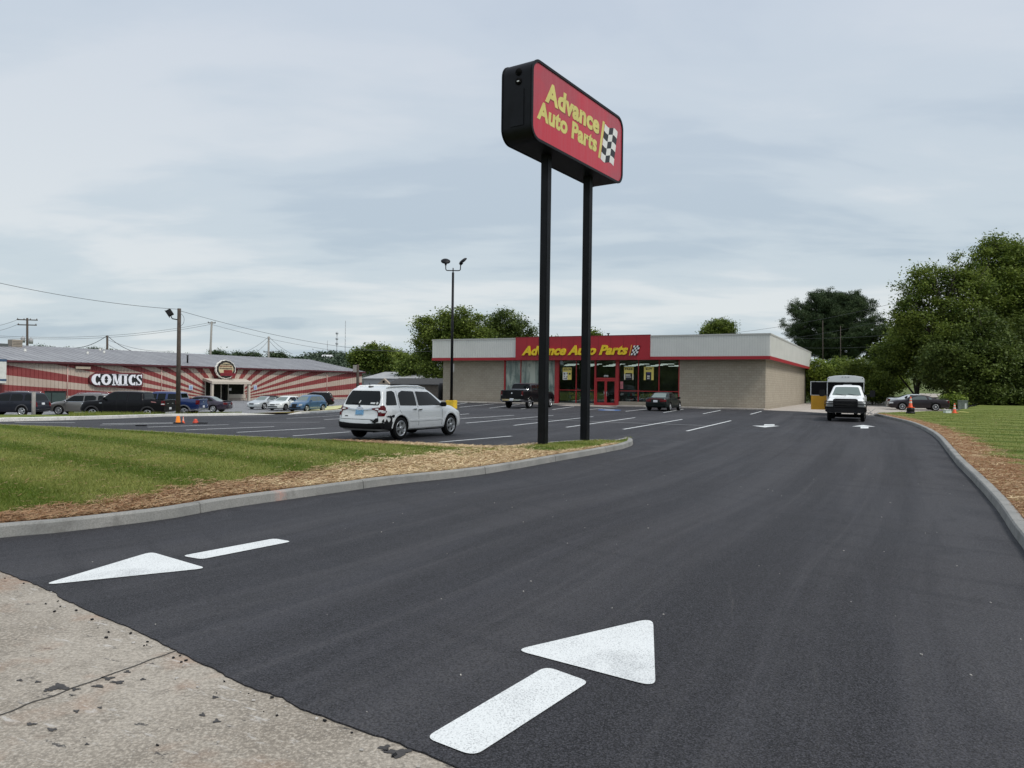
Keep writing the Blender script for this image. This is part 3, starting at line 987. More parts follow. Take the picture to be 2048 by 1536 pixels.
# pale kerb between the two lots, verge behind it, the other lot ---------
wk1 = [g2(*p) for p in [(-120, 849), (0, 844), (90, 842), (178, 839.5), (248, 837), (306, 834.5), (350, 833), (480, 831), (552, 829.3)]]
wk2 = [g2(*p) for p in [(578, 829), (620, 827), (684, 823.5), (760, 819), (850, 813)]]
kerb('pale_kerb', smooth_line(wk1, 3), 0.17, 0.32, M_KERBW, joints=0, taper=3.0)
kerb('pale_kerb', smooth_line(wk2, 3), 0.17, 0.32, M_KERBW, joints=0, taper=1.2)
kline = [(KP + KD * t) for t in range(-26, 52, 3)]
def strip_poly(d0_, d1_, t0, t1):
    a = [tuple(KP + KD * t + KN * d0_) for t in np.linspace(t0, t1, 30)]
    b = [tuple(KP + KD * t + KN * d1_) for t in np.linspace(t1, t0, 30)]
    return a + b
def verge_z(x, y):
    d = kerb_dist(x, y)
    return gz(x, y) + 0.12 - 0.08 * sm((d - 1.5) / 2.0)
VERGE = [p for p in offset_line(smooth_line(wk1 + wk2[:3], 3), .29) if True]
VERGE = VERGE + [tuple(KP + KD * t + KN * 3.7) for t in np.linspace(26, -16, 30)]
sheet('verge', VERGE, 0.7, verge_z, M_LAWN,
      {'mulch': lambda X, Y: np.where(((X - KP.x) * KD.x + (Y - KP.y) * KD.y) > 10, .50, .12), 'pale': lambda X, Y: np.full(len(X), .3)})
sheet('older_lot', strip_poly(3.2, 60, -40, 120), 3.0, lambda x, y: gz(x, y) + 0.03, M_OLD)
X = rng.uniform(-45, -8, 260000); Y = rng.uniform(26, 78, 260000)
k = in_poly(X, Y, VERGE) & (np.abs(X) < Y * .72) & (X / Y > -.59) & (X / Y < -.36)
X, Y = X[k][:90000], Y[k][:90000]
blades('grass', X, Y, fastz(X, Y, verge_z), np.zeros(len(X)), 9, .08, .26)
# patch of pale green spill and yellowish gravel beyond the kerb
sheet('gravel_patch', [g2(*p) for p in [(608, 823), (700, 819), (705, 812), (640, 816)]], 1.0,
      lambda x, y: gz(x, y) + 0.16, plain('yellow_gravel', (0.50, 0.50, 0.26), .95, var=.3, scale=4, bump=.5))

# pale concrete drive behind the shop --------------------------------------
drv = [g2(1500, 819.5), g2(1600, 823.5), g2(1650, 826.5), g2(1748, 831.5), g2(1760, 829.0), g2(1800, 827.2), g2(1905, 825.3), g2(1935, 821.8), g2(1990, 815.8), (72, 74),
       (72, 92), g2(1905, 799), g2(1760, 801), g2(1640, 805), g2(1612, 806), (26, 84)]
sheet('rear_drive', drv, 2.0, lambda x, y: gz(x, y) + 0.022, M_DRIVE)
kerb('low_kerb', smooth_line([g2(1905, 799), g2(1760, 801.5), g2(1640, 806), g2(1618, 807)], 3)[::-1], 0.12, 0.2, M_KERBW, joints=0)
# bright bank of grass with a road at its foot on the far right
sheet('hill_road', [g2(1790, 795), g2(1930, 795), g2(1930, 789), g2(1830, 787)], 4.0, lambda x, y: gz(x, y) + 0.03, M_DRIVE)

# painted markings ---------------------------------------------------------
def zasph(x, y): return gz(x, y) + 0.017
def lines(name, segs, mat, w=0.11, zf=zasph):
    mb = MB()
    for a, b in segs:
        A, B = Vector(g2(*a)), Vector(g2(*b))
        n_ = max(2, int((B - A).length / 0.8)); t = (B - A).normalized(); pn = Vector((-t.y, t.x)) * w / 2
        vs_ = []
        for k in range(n_ + 1):
            p = A.lerp(B, k / n_)
            for q in (p + pn, p - pn): vs_.append((q.x, q.y, zf(q.x, q.y)))
        mb.add(vs_, [(2 * k, 2 * k + 2, 2 * k + 3, 2 * k + 1) for k in range(n_)])
    o = mb.build(name, mat); o['kind'] = 'structure'; return o
lines('parking_lines', [((1373.5, 862.8), (1461.8, 842)), ((1247, 859.3), (1364.8, 839.2)), ((1132.5, 855.2), (1270, 835.8)),
      ((1027.8, 851.4), (1186.3, 833.7)), ((932, 846.8), (1106.5, 831.3)), ((905, 839), (1028.5, 831)), ((879.5, 885.3), (1023, 873)),
      ((1406, 828), (1441, 821)), ((1501, 829), (1523, 823)), ((1326.6, 825.7), (1366.5, 818.8)), ((1251, 823), (1293.7, 818.4)),
      ((1104.8, 819.5), (1148, 813.6)), ((1179, 819.5), (1234.7, 814.3)), ((1041.3, 818.4), (1101, 810.8)), ((979, 816.7), (1039, 809)),
      ((919, 815), (987, 808)), ((912, 809.5), (934, 806)), ((905, 831), (938, 828)), ((586, 872.7), (700, 864.5)), ((474, 865.6), (650, 856.5)),
      ((372, 860.7), (548.5, 854)), ((295, 855), (457, 850)), ((200, 851), (357, 847)), ((573, 837.4), (683, 831.6)), ((648, 840), (700, 837)),
      ((590, 830.8), (640, 828)), ((652, 829.5), (700, 827)), ((720, 878), (800, 872))], M_LINE)
lines('faded_parking_lines', [((1044, 838.5), (1416.7, 851.7)), ((905, 834), (1044, 838.5)), ((480, 846), (640, 845))], M_LINEOLD, 0.12, lambda x, y: zasph(x, y) - .002)
lines('white_stripes_by_lawn', [((205, 848.2), (357, 846.2)), ((30, 845.5), (150, 846))], M_LINE, 0.16)

def round_poly(pts, r, n=6):
    out_ = []
    N = len(pts)
    for i in range(N):
        p = Vector(pts[i]); a = Vector(pts[i - 1]); b = Vector(pts[(i + 1) % N])
        ua, ub = (a - p).normalized(), (b - p).normalized()
        ang = ua.angle(ub); d = min(r / math.tan(ang / 2), (a - p).length * .4, (b - p).length * .4)
        A, B = p + ua * d, p + ub * d
        for k in range(n + 1):
            t = k / n
            out_.append(tuple((1 - t) ** 2 * A + 2 * t * (1 - t) * p + t * t * B))
    return out_
def arrow(label, head, shaft, r=.07):
    H = [g2(*p) for p in head]; Sh = [g2(*p) for p in shaft]
    c = Vector((sum(p[0] for p in H) / len(H), sum(p[1] for p in H) / len(H)))
    e_ = empty('direction_arrow', (c.x, c.y, gz(c.x, c.y)), 0, label, 'road marking', 'direction arrows painted on the asphalt')
    for nm, pl in (('arrow_head', H), ('arrow_shaft', Sh)):
        pl = round_poly(pl, r)
        v, f = cdt_poly(pl, 0.5, 0.5)
        me = bpy.data.meshes.new(nm)
        me.from_pydata([(x - c.x, y - c.y, .018 + gz(x, y) - gz(c.x, c.y)) for x, y in v], [], f)
        me.update()
        link(nm, me, M_LINE, e_)
arrow('large white arrow nearest the photographer, pointing up the drive', [(1030, 1305), (1306, 1240), (1311, 1380)],
      [(1092, 1338), (1178, 1369), (948, 1520), (850, 1482)], .07)
arrow('white arrow at the left edge of the drive, pointing towards the road', [(78, 1175), (302, 1107), (414, 1140)],
      [(363, 1115), (548, 1080), (584, 1086), (403, 1122)], .07)
arrow('small far arrow in front of the white pickup, pointing away', [(1703, 853.6), (1726, 850.6), (1751, 854.0)], [(1721, 853.8), (1737, 854.2), (1737, 857.5), (1721, 857.5)], .04)
arrow('small far arrow between parking lines and pickup, pointing at the camera', [(1504, 852), (1560, 852.5), (1530, 855.5)], [(1529, 849.3), (1549, 849.3), (1549, 851.8), (1527, 851.6)], .04)
bp = MB()
c = Vector(g2(1219, 820.5))
for rx, ry, mi, zo in ((.85, .62, 0, .019), (.42, .30, 1, .023)):
    ring = [(c.x + math.cos(a) * rx, c.y + math.sin(a) * ry * 1.6, zo) for a in np.linspace(0, 2 * math.pi, 24, endpoint=False)]
    bp.add(ring, [tuple(range(24))], mi)
o = bp.build('accessible_bay_marking', [M_BLUEP, M_LINE]); o['kind'] = 'structure'
# ------------------------------------------------------------------ frames, lettering
class Frame:
    def __init__(s, origin, ang):
        s.o = Vector(origin); s.a = ang
        s.u = Vector((math.cos(ang), math.sin(ang), 0)); s.v = Vector((-math.sin(ang), math.cos(ang), 0))
    def hit(s, px, py, yoff=0.0):
        """local (x, z) where the view through a pixel meets the plane y = yoff"""
        d = ray(px, py); e_ = Vector((0, 0, EYE)) - s.o
        t = (yoff - e_.dot(s.v)) / d.dot(s.v)
        p = e_ + d * t
        return p.dot(s.u), p.z
    def hitx(s, px, py, xoff=0.0):
        d = ray(px, py); e_ = Vector((0, 0, EYE)) - s.o
        t = (xoff - e_.dot(s.u)) / d.dot(s.u)
        p = e_ + d * t
        return p.dot(s.v), p.z
def text_geo(txt, bold=0.0, shear=0.0, spacing=1.0, extr=0.0):
    cu = bpy.data.curves.new('lettering', 'FONT')
    cu.body = txt; cu.shear = shear; cu.offset = bold; cu.space_character = spacing
    cu.extrude = extr; cu.resolution_u = 3
    ob = bpy.data.objects.new('lettering', cu); COL.objects.link(ob)
    dg = bpy.context.evaluated_depsgraph_get()
    me = bpy.data.meshes.new_from_object(ob.evaluated_get(dg))
    bpy.data.objects.remove(ob); bpy.data.curves.remove(cu)
    vs_ = [tuple(v.co) for v in me.vertices]; fs_ = [tuple(p.vertices) for p in me.polygons]
    bpy.data.meshes.remove(me)
    return vs_, fs_
def text_fit(mb, txt, x0, x1, z0, z1, y, mat=0, bold=0.02, shear=0.0, spacing=1.0, depth=0.0, flip=False, capref=None):
    """lettering fitted into a box of the plane y (front looks to -y)"""
    vs_, fs_ = text_geo(txt, bold, shear, spacing, 0.5 if depth else 0)
    xs = [v[0] for v in vs_]; ys = [v[1] for v in vs_]
    if capref:
        cv, _ = text_geo(capref, bold, 0, 1.0, 0); cy = [v[1] for v in cv]; yb, yt = min(cy), max(cy)
    else: yb, yt = min(ys), max(ys)
    sx = (x1 - x0) / (max(xs) - min(xs)); sz = (z1 - z0) / (yt - yb)
    out_ = [(x0 + (v[0] - min(xs)) * sx, y - (v[2] + (0.5 if depth else 0)) * depth, z0 + (v[1] - yb) * sz) for v in vs_]
    mb.add(out_, fs_, mat)

def block_mat(name, c1, c2):
    m = NT(name)
    sp = m.n('ShaderNodeSeparateXYZ'); m.l(m.oc(), sp.inputs[0])
    cb = m.n('ShaderNodeCombineXYZ')
    m.l(m.math('ADD', sp.outputs['X'], sp.outputs['Y']), cb.inputs[0]); m.l(sp.outputs['Z'], cb.inputs[1])
    br = m.n('ShaderNodeTexBrick')
    br.inputs['Scale'].default_value = 1.0; br.inputs['Brick Width'].default_value = 0.405; br.inputs['Row Height'].default_value = 0.203
    br.inputs['Mortar Size'].default_value = 0.010; br.inputs['Mortar Smooth'].default_value = 0.3; br.inputs['Bias'].default_value = 0.0
    br.inputs['Color1'].default_value = (*c1, 1); br.inputs['Color2'].default_value = (*c2, 1)
    br.inputs['Mortar'].default_value = (*[x * 0.62 for x in c1], 1)
    m.l(cb.outputs[0], br.inputs['Vector'])
    n = m.noise(9, 6, 0.75, m.mapp((1, 1, 2.2))); n2 = m.noise(0.5, 5, 0.6)
    n3 = m.noise(0.35, 3, .6)
    c = m.mix(m.math('MULTIPLY', m.rng(n, 0.42, 0.68), 0.5), br.outputs['Color'], tuple(x * 0.60 for x in c1))
    c = m.mix(m.math('MULTIPLY', m.rng(n2, 0.45, 0.7), 0.25), c, tuple(min(1, x * 1.18) for x in c2))
    # splash dirt near the ground
    low = m.math('MULTIPLY', m.rng(sp.outputs['Z'], 0.0, 0.7, 1, 0), m.rng(n2, .3, .6))
    c = m.mix(m.math('MULTIPLY', low, 0.35), c, (0.16, 0.13, 0.10))
    m.col(c); m.set(Roughness=0.92)
    b = m.bump(br.outputs['Fac'], -0.5, 0.02)
    m.bump(n, 0.9, 0.05, b)
    return m.m
M_BLOCK = block_mat('split_face_block', (0.390, 0.340, 0.265), (0.440, 0.390, 0.310))
M_METAL = plain('pale_grey_cladding', (0.70, 0.70, 0.66), 0.45, var=0.05, scale=.8)
M_METALD = plain('cladding_groove', (0.46, 0.46, 0.435), 0.5, var=0.05)
M_RED = plain('red_cladding', (0.36, 0.012, 0.022), 0.45, var=0.10, scale=.9)
M_REDD = plain('red_frame', (0.40, 0.018, 0.022), 0.4, var=0.12)
M_REDSEAM = plain('red_seam', (0.17, 0.008, 0.014), 0.6)
M_YEL = plain('yellow_letter', (0.80, 0.56, 0.015), 0.4, var=0.06)
def see_glass(name, tint=(0.72, 0.78, 0.76), gl=0.12):
    m = NT(name)
    t = m.n('ShaderNodeBsdfTransparent'); t.inputs[0].default_value = (*tint, 1)
    g = m.n('ShaderNodeBsdfGlossy'); g.inputs['Roughness'].default_value = 0.02
    g.inputs['Color'].default_value = (0.9, 0.95, 0.95, 1)
    fr_ = m.n('ShaderNodeFresnel'); fr_.inputs[0].default_value = 1.5
    f = m.math('ADD', fr_.outputs[0], gl * .3, clamp=True)
    mx = m.n('ShaderNodeMixShader'); m.l(f, mx.inputs[0]); m.l(t.outputs[0], mx.inputs[1]); m.l(g.outputs[0], mx.inputs[2])
    m.l(mx.outputs[0], m.out.inputs['Surface']); m.t.nodes.remove(m.b)
    return m.m
M_SHOPGL = see_glass('shop_glass', (0.78, 0.84, 0.82), .10)

# ------------------------------------------------------------------ the auto parts shop
FLp = at(864, 760, 76.0)
FS = Frame((FLp.x, FLp.y, 0.0), math.atan2(-0.454, 0.891))
WID = FS.hit(1540, 700)[0]; DEP = 33.8; TOP = 6.28; ZB = 4.16; WY = 0.9
shop = empty('auto_parts_shop', FS.o, FS.a, 'long flat-roofed tan block shop with pale grey cladding and a red sign panel', 'shop')
def sx(px, yo=WY): return FS.hit(px, 760, yo)[0]
xa, xb = sx(1007.5), sx(1359)
wl_, wr_ = 0.75, WID - 0.45
w = MB()
w.box(wl_, WY, -.2, xa, WY + .3, ZB + .25); w.build('wall', M_BLOCK, shop)
w = MB(); w.box(xb, WY, -.2, wr_, WY + .3, ZB + .25); w.build('wall', M_BLOCK, shop)
w = MB(); w.box(wr_ - .3, WY + .302, -.2, wr_, DEP - .5, ZB + .25); w.build('wall', M_BLOCK, shop)
w = MB(); w.box(wl_, WY + .302, -.2, wl_ + .3, DEP - .5, ZB + .25); w.build('wall', M_BLOCK, shop)
w = MB(); w.box(wl_ + .302, DEP - .8, -.2, wr_ - .302, DEP - .5, ZB + .25); w.build('wall', M_BLOCK, shop)
w = MB()
w.box(wl_ + .31, WY + .31, 0.0, wr_ - .31, DEP - .81, .05); w.build('floor', plain('shop_floor', (.30, .30, .29), .35), shop)
w = MB(); w.box(.35, .35, TOP - .55, WID - .35, DEP - .35, TOP - .40); w.build('roof', plain('roof_membrane', (.45, .45, .43), .8), shop)
# soffit
w = MB(); w.box(.03, .03, ZB + .02, WID - .03, DEP - .03, ZB + .06); w.build('soffit', plain('soffit_grey', (.16, .15, .14), .7), shop)
# cladding with ribs
p0, p1 = FS.hit(1032, 700)[0], FS.hit(1300, 700)[0]
def cladding(x0, x1, name='fascia'):
    c = MB()
    c.box(x0, 0.0, ZB + .27, x1, .12, TOP - .10, 0)
    x = x0 + .10
    while x < x1 - .08:
        c.box(x, -.022, ZB + .29, x + .10, -.0005, TOP - .12, 0); c.box(x + .105, -.004, ZB + .28, x + .118, .001, TOP - .11, 1); x += .21
    c.build(name, [M_METAL, M_METALD], shop)
cladding(0, p0 - .02); cladding(p1 + .02, WID)
for X0, sgn, nm in ((WID, 1, 'fascia'), (0, -1, 'fascia')):
    c = MB()
    c.box(min(X0, X0 - sgn * .12), .125, ZB + .27, max(X0, X0 - sgn * .12), DEP, TOP - .10, 0)
    y = .22
    while y < DEP - .1:
        c.box(min(X0, X0 + sgn * .022), y, ZB + .29, max(X0, X0 + sgn * .022), y + .10, TOP - .12, 0)
        c.box(min(X0 - .001, X0 + sgn * .004), y + .105, ZB + .28, max(X0 + .001, X0 + sgn * .004), y + .118, TOP - .11, 1); y += .21
    c.build(nm, [M_METAL, M_METALD], shop)
c = MB(); c.box(0.1, DEP + .001, ZB + .27, WID - .1, DEP + .12, TOP - .10); c.build('fascia', M_METAL, shop)
# coping
c = MB()
for a in ((-.05, -.05, p0 - .04, .16), (p1 + .04, -.05, WID + .05, .16), (WID - .16, .165, WID + .05, DEP + .1), (-.05, .165, .16, DEP + .1), (.165, DEP - .02, WID - .165, DEP + .15)):
    c.box(a[0], a[1], TOP - .115, a[2], a[3], TOP + .02)
c.build('coping', plain('coping_grey', (.46, .46, .43), .4, var=.04), shop)
# red band under the cladding
c = MB()
c.box(-.03, -.03, ZB, p0 - .03, .14, ZB + .265); c.box(p1 + .03, -.03, ZB, WID + .03, .14, ZB + .265)
c.box(WID - .14, .145, ZB, WID + .03, DEP + .02, ZB + .265); c.box(-.03, .145, ZB, .14, DEP + .02, ZB + .265)
c.build('red_trim', M_RED, shop)
# red panel
c = MB()
c.box(p0, -.09, ZB - .005, p1, .14, TOP + .04, 0)
n_ = 11
for k in range(1, n_):
    x = p0 + (p1 - p0) * k / n_; c.box(x - .012, -.094, ZB + .06, x + .012, -.0895, TOP - .05, 1)
c.box(p0 - .03, -.10, TOP + .041, p1 + .03, .16, TOP + .09, 1)
c.build('sign_panel', [M_RED, M_REDSEAM], shop)
lx0, lz0 = FS.hit(1044, 711, -.1); lx1, _ = FS.hit(1256.5, 711, -.1)
_, lz1 = FS.hit(1057, 692, -.1)
t_ = MB(); text_fit(t_, 'Advance Auto Parts', lx0, lx1, lz0, lz1, -.12, 0, .044, .32, 1.04, .10, capref='A'); t_.build('lettering', M_YEL, shop)
t_ = MB(); text_fit(t_, 'Advance Auto Parts', lx0 - .04, lx1 + .04, lz0 - .05, lz1 + .03, -.093, 0, .044, .32, 1.04, .02, capref='A'); t_.build('lettering_shadow_box', M_REDSEAM, shop)
# bar and checkered flag
def flag(parent, x0, x1, z0, z1, y, slant, cols, rows, wave, mats, name='checkered_flag', th=.03):
    m_ = MB()
    N = 6
    for r in range(rows):
        for c_ in range(cols):
            mi = 0 if (r + c_) % 2 == 0 else 1
            top, bot = [], []
            for k in range(N + 1):
                fx = (c_ + k / N) / cols
                dz = wave * math.sin(fx * math.pi * 2.0)
                for lst, fr_ in ((top, (r + 1) / rows), (bot, r / rows)):
                    z = z0 + (z1 - z0) * fr_ + dz
                    lst.append((x0 + (x1 - x0) * fx + slant * (fr_ - .5), z))
            m_.prism(bot + top[::-1], y - th, y, mi)
    return m_.build(name, mats, parent)
M_CHKB = plain('flag_black', (.012, .012, .014), .5); M_CHKW = plain('flag_white', (.72, .72, .70), .5, var=.05)
fx0, fz0 = FS.hit(1264.5, 710.5, -.1); fx1, fz1 = FS.hit(1279, 691, -.1)
flag(shop, fx0 + .02, fx1 - .05, fz0, fz1, -.12, .28, 4, 5, 0.0, [M_CHKW, M_CHKB], th=.08)
c = MB(); bx0, _ = FS.hit(1258.5, 711, -.1); bx1, _ = FS.hit(1263, 691, -.1)
c.prism([(bx0, fz0 - .03), (bx0 + .07, fz0 - .03), (bx1 + .07, fz1 + .06), (bx1, fz1 + .06)], -.20, -.12); c.build('sign_bar', plain('gold_bar', (.72, .36, .05), .4), shop)

# shop front
zs_ = .16
cols_ = [1007.5, 1041, 1078, 1110]
prefl = NT('painted_reflection')  # pale reflections in the left panes, painted as streaky colour
fn = prefl.noise(1.6, 5, .6, prefl.mapp((1.0, 1, .16), loc=(2, 0, 1)), .6); fn2 = prefl.noise(.9, 4, .6, prefl.mapp((1, 1, .9)))
fc = prefl.mix(prefl.rng(fn, .42, .58), (.15, .20, .18), (.46, .50, .43))
fc = prefl.mix(prefl.math('MULTIPLY', prefl.rng(fn2, .52, .66), .7), fc, (.05, .10, .095))
prefl.col(fc); prefl.set(Roughness=.15)
M_PAINTREFL = prefl.m
def pane(x0, x1, z0, z1, name='window', mat=None):
    p = MB()
    p.box(x0 + .035, WY + .10, z0, x1 - .035, WY + .112, z1)
    return p.build(name, mat or M_SHOPGL, shop)
def post(x0, x1, z0=None, z1=None, y0=WY + .02, y1=WY + .20, name='window_frame', mat=None):
    p = MB(); p.box(x0, y0, zs_ if z0 is None else z0, x1, y1, ZB + .03 if z1 is None else z1)
    return p.build(name, mat or M_REDD, shop)
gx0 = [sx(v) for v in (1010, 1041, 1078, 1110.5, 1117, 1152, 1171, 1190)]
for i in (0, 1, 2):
    pane(gx0[i], gx0[i + 1], zs_ + .05, ZB, mat=M_PAINTREFL)
post(xa + .002, gx0[0] + .03); post(gx0[1] - .035, gx0[1] + .035); post(gx0[2] - .035, gx0[2] + .035)
post(gx0[3] - .04, gx0[4] + .04, 0, None, WY - .06, WY + .22)
zt_mid = FS.hit(1150, 780.2, WY)[1]
for a, b in ((4, 5), (5, 6), (6, 7)):
    pane(gx0[a], gx0[b], zs_ + .05, zt_mid - .03); pane(gx0[a], gx0[b], zt_mid + .03, ZB)
    post(gx0[a] + .04, gx0[b] - .035, zt_mid - .03, zt_mid + .03)
    if b < 7: post(gx0[b] - .035, gx0[b] + .035)
# entrance
dj0, dj1 = sx(1190), sx(1231.5); dj2 = sx(1238)
ztr = FS.hit(1212, 759, WY)[1]
post(dj0 - .05, dj0 + .09, .03, None, WY - .05, WY + .22, 'door_frame'); post(dj1, dj2, .03, None, WY - .10, WY + .24, 'door_frame')
post(dj0 + .092, dj1 - .002, ztr, ztr + .16, WY - .04, WY + .20, 'door_frame')
pane(dj0 + .06, dj1 + .03, ztr + .18, ZB)
mid = (dj0 + .09 + dj1) / 2
for a, b, hx in ((dj0 + .092, mid - .006, mid - .12), (mid + .006, dj1 - .002, mid + .12)):
    d_ = MB()
    fr_ = .11
    y0, y1 = WY + .01, WY + .07
    d_.box(a, y0, .05, a + fr_, y1, ztr - .005); d_.box(b - fr_, y0, .05, b, y1, ztr - .005)
    d_.box(a + fr_, y0, .05, b - fr_, y1, .30); d_.box(a + fr_, y0, ztr - .16, b - fr_, y1, ztr - .005)
    do = d_.build('door', M_REDD, shop)
    g_ = MB(); g_.box(a + fr_, WY + .03, .30, b - fr_, WY + .042, ztr - .16); g_.build('door_pane', M_SHOPGL, do)
    h_ = MB(); h_.tube([(hx, WY - .06, .85), (hx, WY - .06, 1.35)], .02); h_.tube([(hx, WY + .01, .88), (hx, WY - .06, .88)], .012); h_.tube([(hx, WY + .01, 1.32), (hx, WY - .06, 1.32)], .012)
    h_.tube([(a + fr_, WY + .09, 1.02), (b - fr_, WY + .09, 1.02)], .022)
    h_.build('door_handle', M_CHROME, do)
nx0, nz0 = FS.hit(1206.5, 754, WY); nx1, nz1 = FS.hit(1216, 749.8, WY)
t_ = MB(); text_fit(t_, '490', nx0, nx1, nz0, nz1, WY + .095, 0, .03, 0, 1.0, .004); t_.build('house_number', M_WHITE, shop)
# right hand windows
gx1 = [dj2] + [sx(v) for v in (1276.3, 1317.6, 1357.5)]
for i in range(3):
    pane(gx1[i] - .02, gx1[i + 1], zs_ + .30, zt_mid - .03); pane(gx1[i] - .02, gx1[i + 1], zt_mid + .03, ZB)
    post(gx1[i] + .04, gx1[i + 1] - .037, zt_mid - .03, zt_mid + .03)
    post(gx1[i + 1] - .035, gx1[i + 1] + .035 + (.09 if i == 2 else 0), zs_ + .2)
b_ = MB(); b_.box(gx0[0], WY - .02, 0, dj0 - .06, WY + .25, zs_ + .04); b_.box(dj2 + .002, WY - .02, 0, xb - .002, WY + .25, zs_ + .28); b_.build('window_sill', M_BLOCK, shop)
# posters inside the glass
def poster(px0, py0, px1, py1, lab, fn_):
    x0, z0 = FS.hit(px0, py1, WY); x1, z1 = FS.hit(px1, py0, WY)
    m_ = MB(); y = WY + .085
    fn_(m_, x0, x1, z0, z1, y)
    o = m_.build('poster', [plain('poster_yellow', (.80, .66, .16), .5, var=.05), plain('poster_black', (.015, .015, .02), .5), plain('poster_white', (.75, .74, .70), .5, var=.05), plain('poster_navy', (.04, .04, .16), .5)], shop)
    tag(o, lab)
def pos_a(m_, x0, x1, z0, z1, y):
    W_, H_ = x1 - x0, z1 - z0
    m_.box(x0, y, z0, x1, y + .01, z1, 0)
    text_fit(m_, '$35.99', x0 + .08 * W_, x1 - .06 * W_, z1 - .26 * H_, z1 - .06 * H_, y - .003, 1, .03)
    m_.box(x0 + .02 * W_, y - .004, z0, x0 + .55 * W_, y - .002, z1 - .36 * H_, 2)
    for k in range(9):
        a = .08 + .40 * rr_.random(); b = .05 + .5 * rr_.random()
        m_.box(x0 + a * W_, y - .008, z0 + b * H_, x0 + (a + .14) * W_, y - .006, z0 + (b + .07) * H_, 1)
    m_.box(x0 + .70 * W_, y - .004, z0 + .42 * H_, x0 + .9 * W_, y - .002, z0 + .56 * H_, 1)
poster(1124.5, 735, 1142.5, 759.5, 'yellow price poster left of the door', pos_a)
def pos_b(m_, x0, x1, z0, z1, y):
    W_, H_ = x1 - x0, z1 - z0
    m_.box(x0, y, z0, x1, y + .01, z1, 0)
    text_fit(m_, 'FREE', x0 + .08 * W_, x1 - .08 * W_, z1 - .22 * H_, z1 - .06 * H_, y - .003, 1, .04)
    m_.box(x0 + .14 * W_, y - .004, z0, x1 - .12 * W_, y - .002, z0 + .54 * H_, 1)
    m_.box(x0 + .18 * W_, y - .008, z0 + .34 * H_, x1 - .32 * W_, y - .006, z0 + .42 * H_, 2)
    m_.box(x0 + .18 * W_, y - .008, z0 + .20 * H_, x1 - .24 * W_, y - .006, z0 + .25 * H_, 2)
    m_.box(x0, y - .008, z0, x0 + .10 * W_, y - .006, z0 + .45 * H_, 2)
    m_.box(x1 - .08 * W_, y - .008, z0, x1, y - .006, z0 + .45 * H_, 2)
poster(1247.5, 734.5, 1266.5, 759.5, 'yellow and black poster reading FREE', pos_b)
def pos_c(m_, x0, x1, z0, z1, y):
    W_, H_ = x1 - x0, z1 - z0
    m_.box(x0, y, z0, x1, y + .01, z1, 0)
    text_fit(m_, '$2.99', x0 + .18 * W_, x1 - .18 * W_, z1 - .25 * H_, z1 - .06 * H_, y - .003, 1, .03)
    m_.box(x0 + .20 * W_, y - .004, z0, x1 - .24 * W_, y - .002, z0 + .60 * H_, 1)
    m_.box(x0 + .32 * W_, y - .008, z0 + .44 * H_, x1 - .36 * W_, y - .006, z0 + .60 * H_, 3)
    for b in (.28, .20, .08): m_.box(x0 + .34 * W_, y - .008, z0 + b * H_, x1 - .40 * W_, y - .006, z0 + (b + .06) * H_, 2)
poster(1287, 733.5, 1307, 760, 'yellow price poster with a black figure', pos_c)
# notices by the door
m_ = MB()
for py in (763, 766.5, 770.5, 774.5):
    x0, z1 = FS.hit(1237.5, py, WY); x1, z0 = FS.hit(1243.5, py + 3, WY); m_.box(x0 + .1, WY + .09, z0, x1 + .1, WY + .095, z1)
m_.build('door_notice', plain('notice_red', (.62, .20, .22), .5, var=.3, scale=9), shop)
# inside of the shop
it = MB(); it.box(xa - 2, WY + 11, .06, xb + 2, WY + 11.1, ZB); it.build('back_wall', plain('shop_back_wall', (.20, .19, .18), .7, var=.4, scale=.8), shop)
it = MB(); it.box(xa - 2.1, WY + .32, .06, xa - 2, WY + 11, ZB); it.build('inner_wall', plain('shop_inner_wall', (.30, .29, .27), .7), shop); it = MB(); it.box(xb + 2, WY + .32, .06, xb + 2.1, WY + 11, ZB); it.build('inner_wall', plain('shop_inner_wall', (.30, .29, .27), .7), shop)
M_TUBE = bpy.data.materials.new('fluorescent_tube'); M_TUBE.use_nodes = True
bt = M_TUBE.node_tree.nodes['Principled BSDF']; bt.inputs['Emission Color'].default_value = (.95, 1, .96, 1); bt.inputs['Emission Strength'].default_value = .9
for k in range(4):
    xx = xa + 3.6 + (k % 2) * 1.1
    while xx < xb - 1.4:
        l_ = MB(); l_.box(xx, WY + 1.9 + k * 2.3, ZB - .30, xx + 1.2, WY + 1.98 + k * 2.3, ZB - .27); l_.build('ceiling_light', M_TUBE, shop); xx += 2.3
goods = [plain('goods_' + n_, c_, .5, var=.3, scale=7) for n_, c_ in (('grey', (.22, .22, .22)), ('white', (.60, .60, .58)), ('red', (.40, .04, .04)), ('blue', (.04, .08, .28)), ('black', (.02, .02, .02)), ('yellow', (.55, .42, .08)), ('teal', (.10, .28, .24)))]
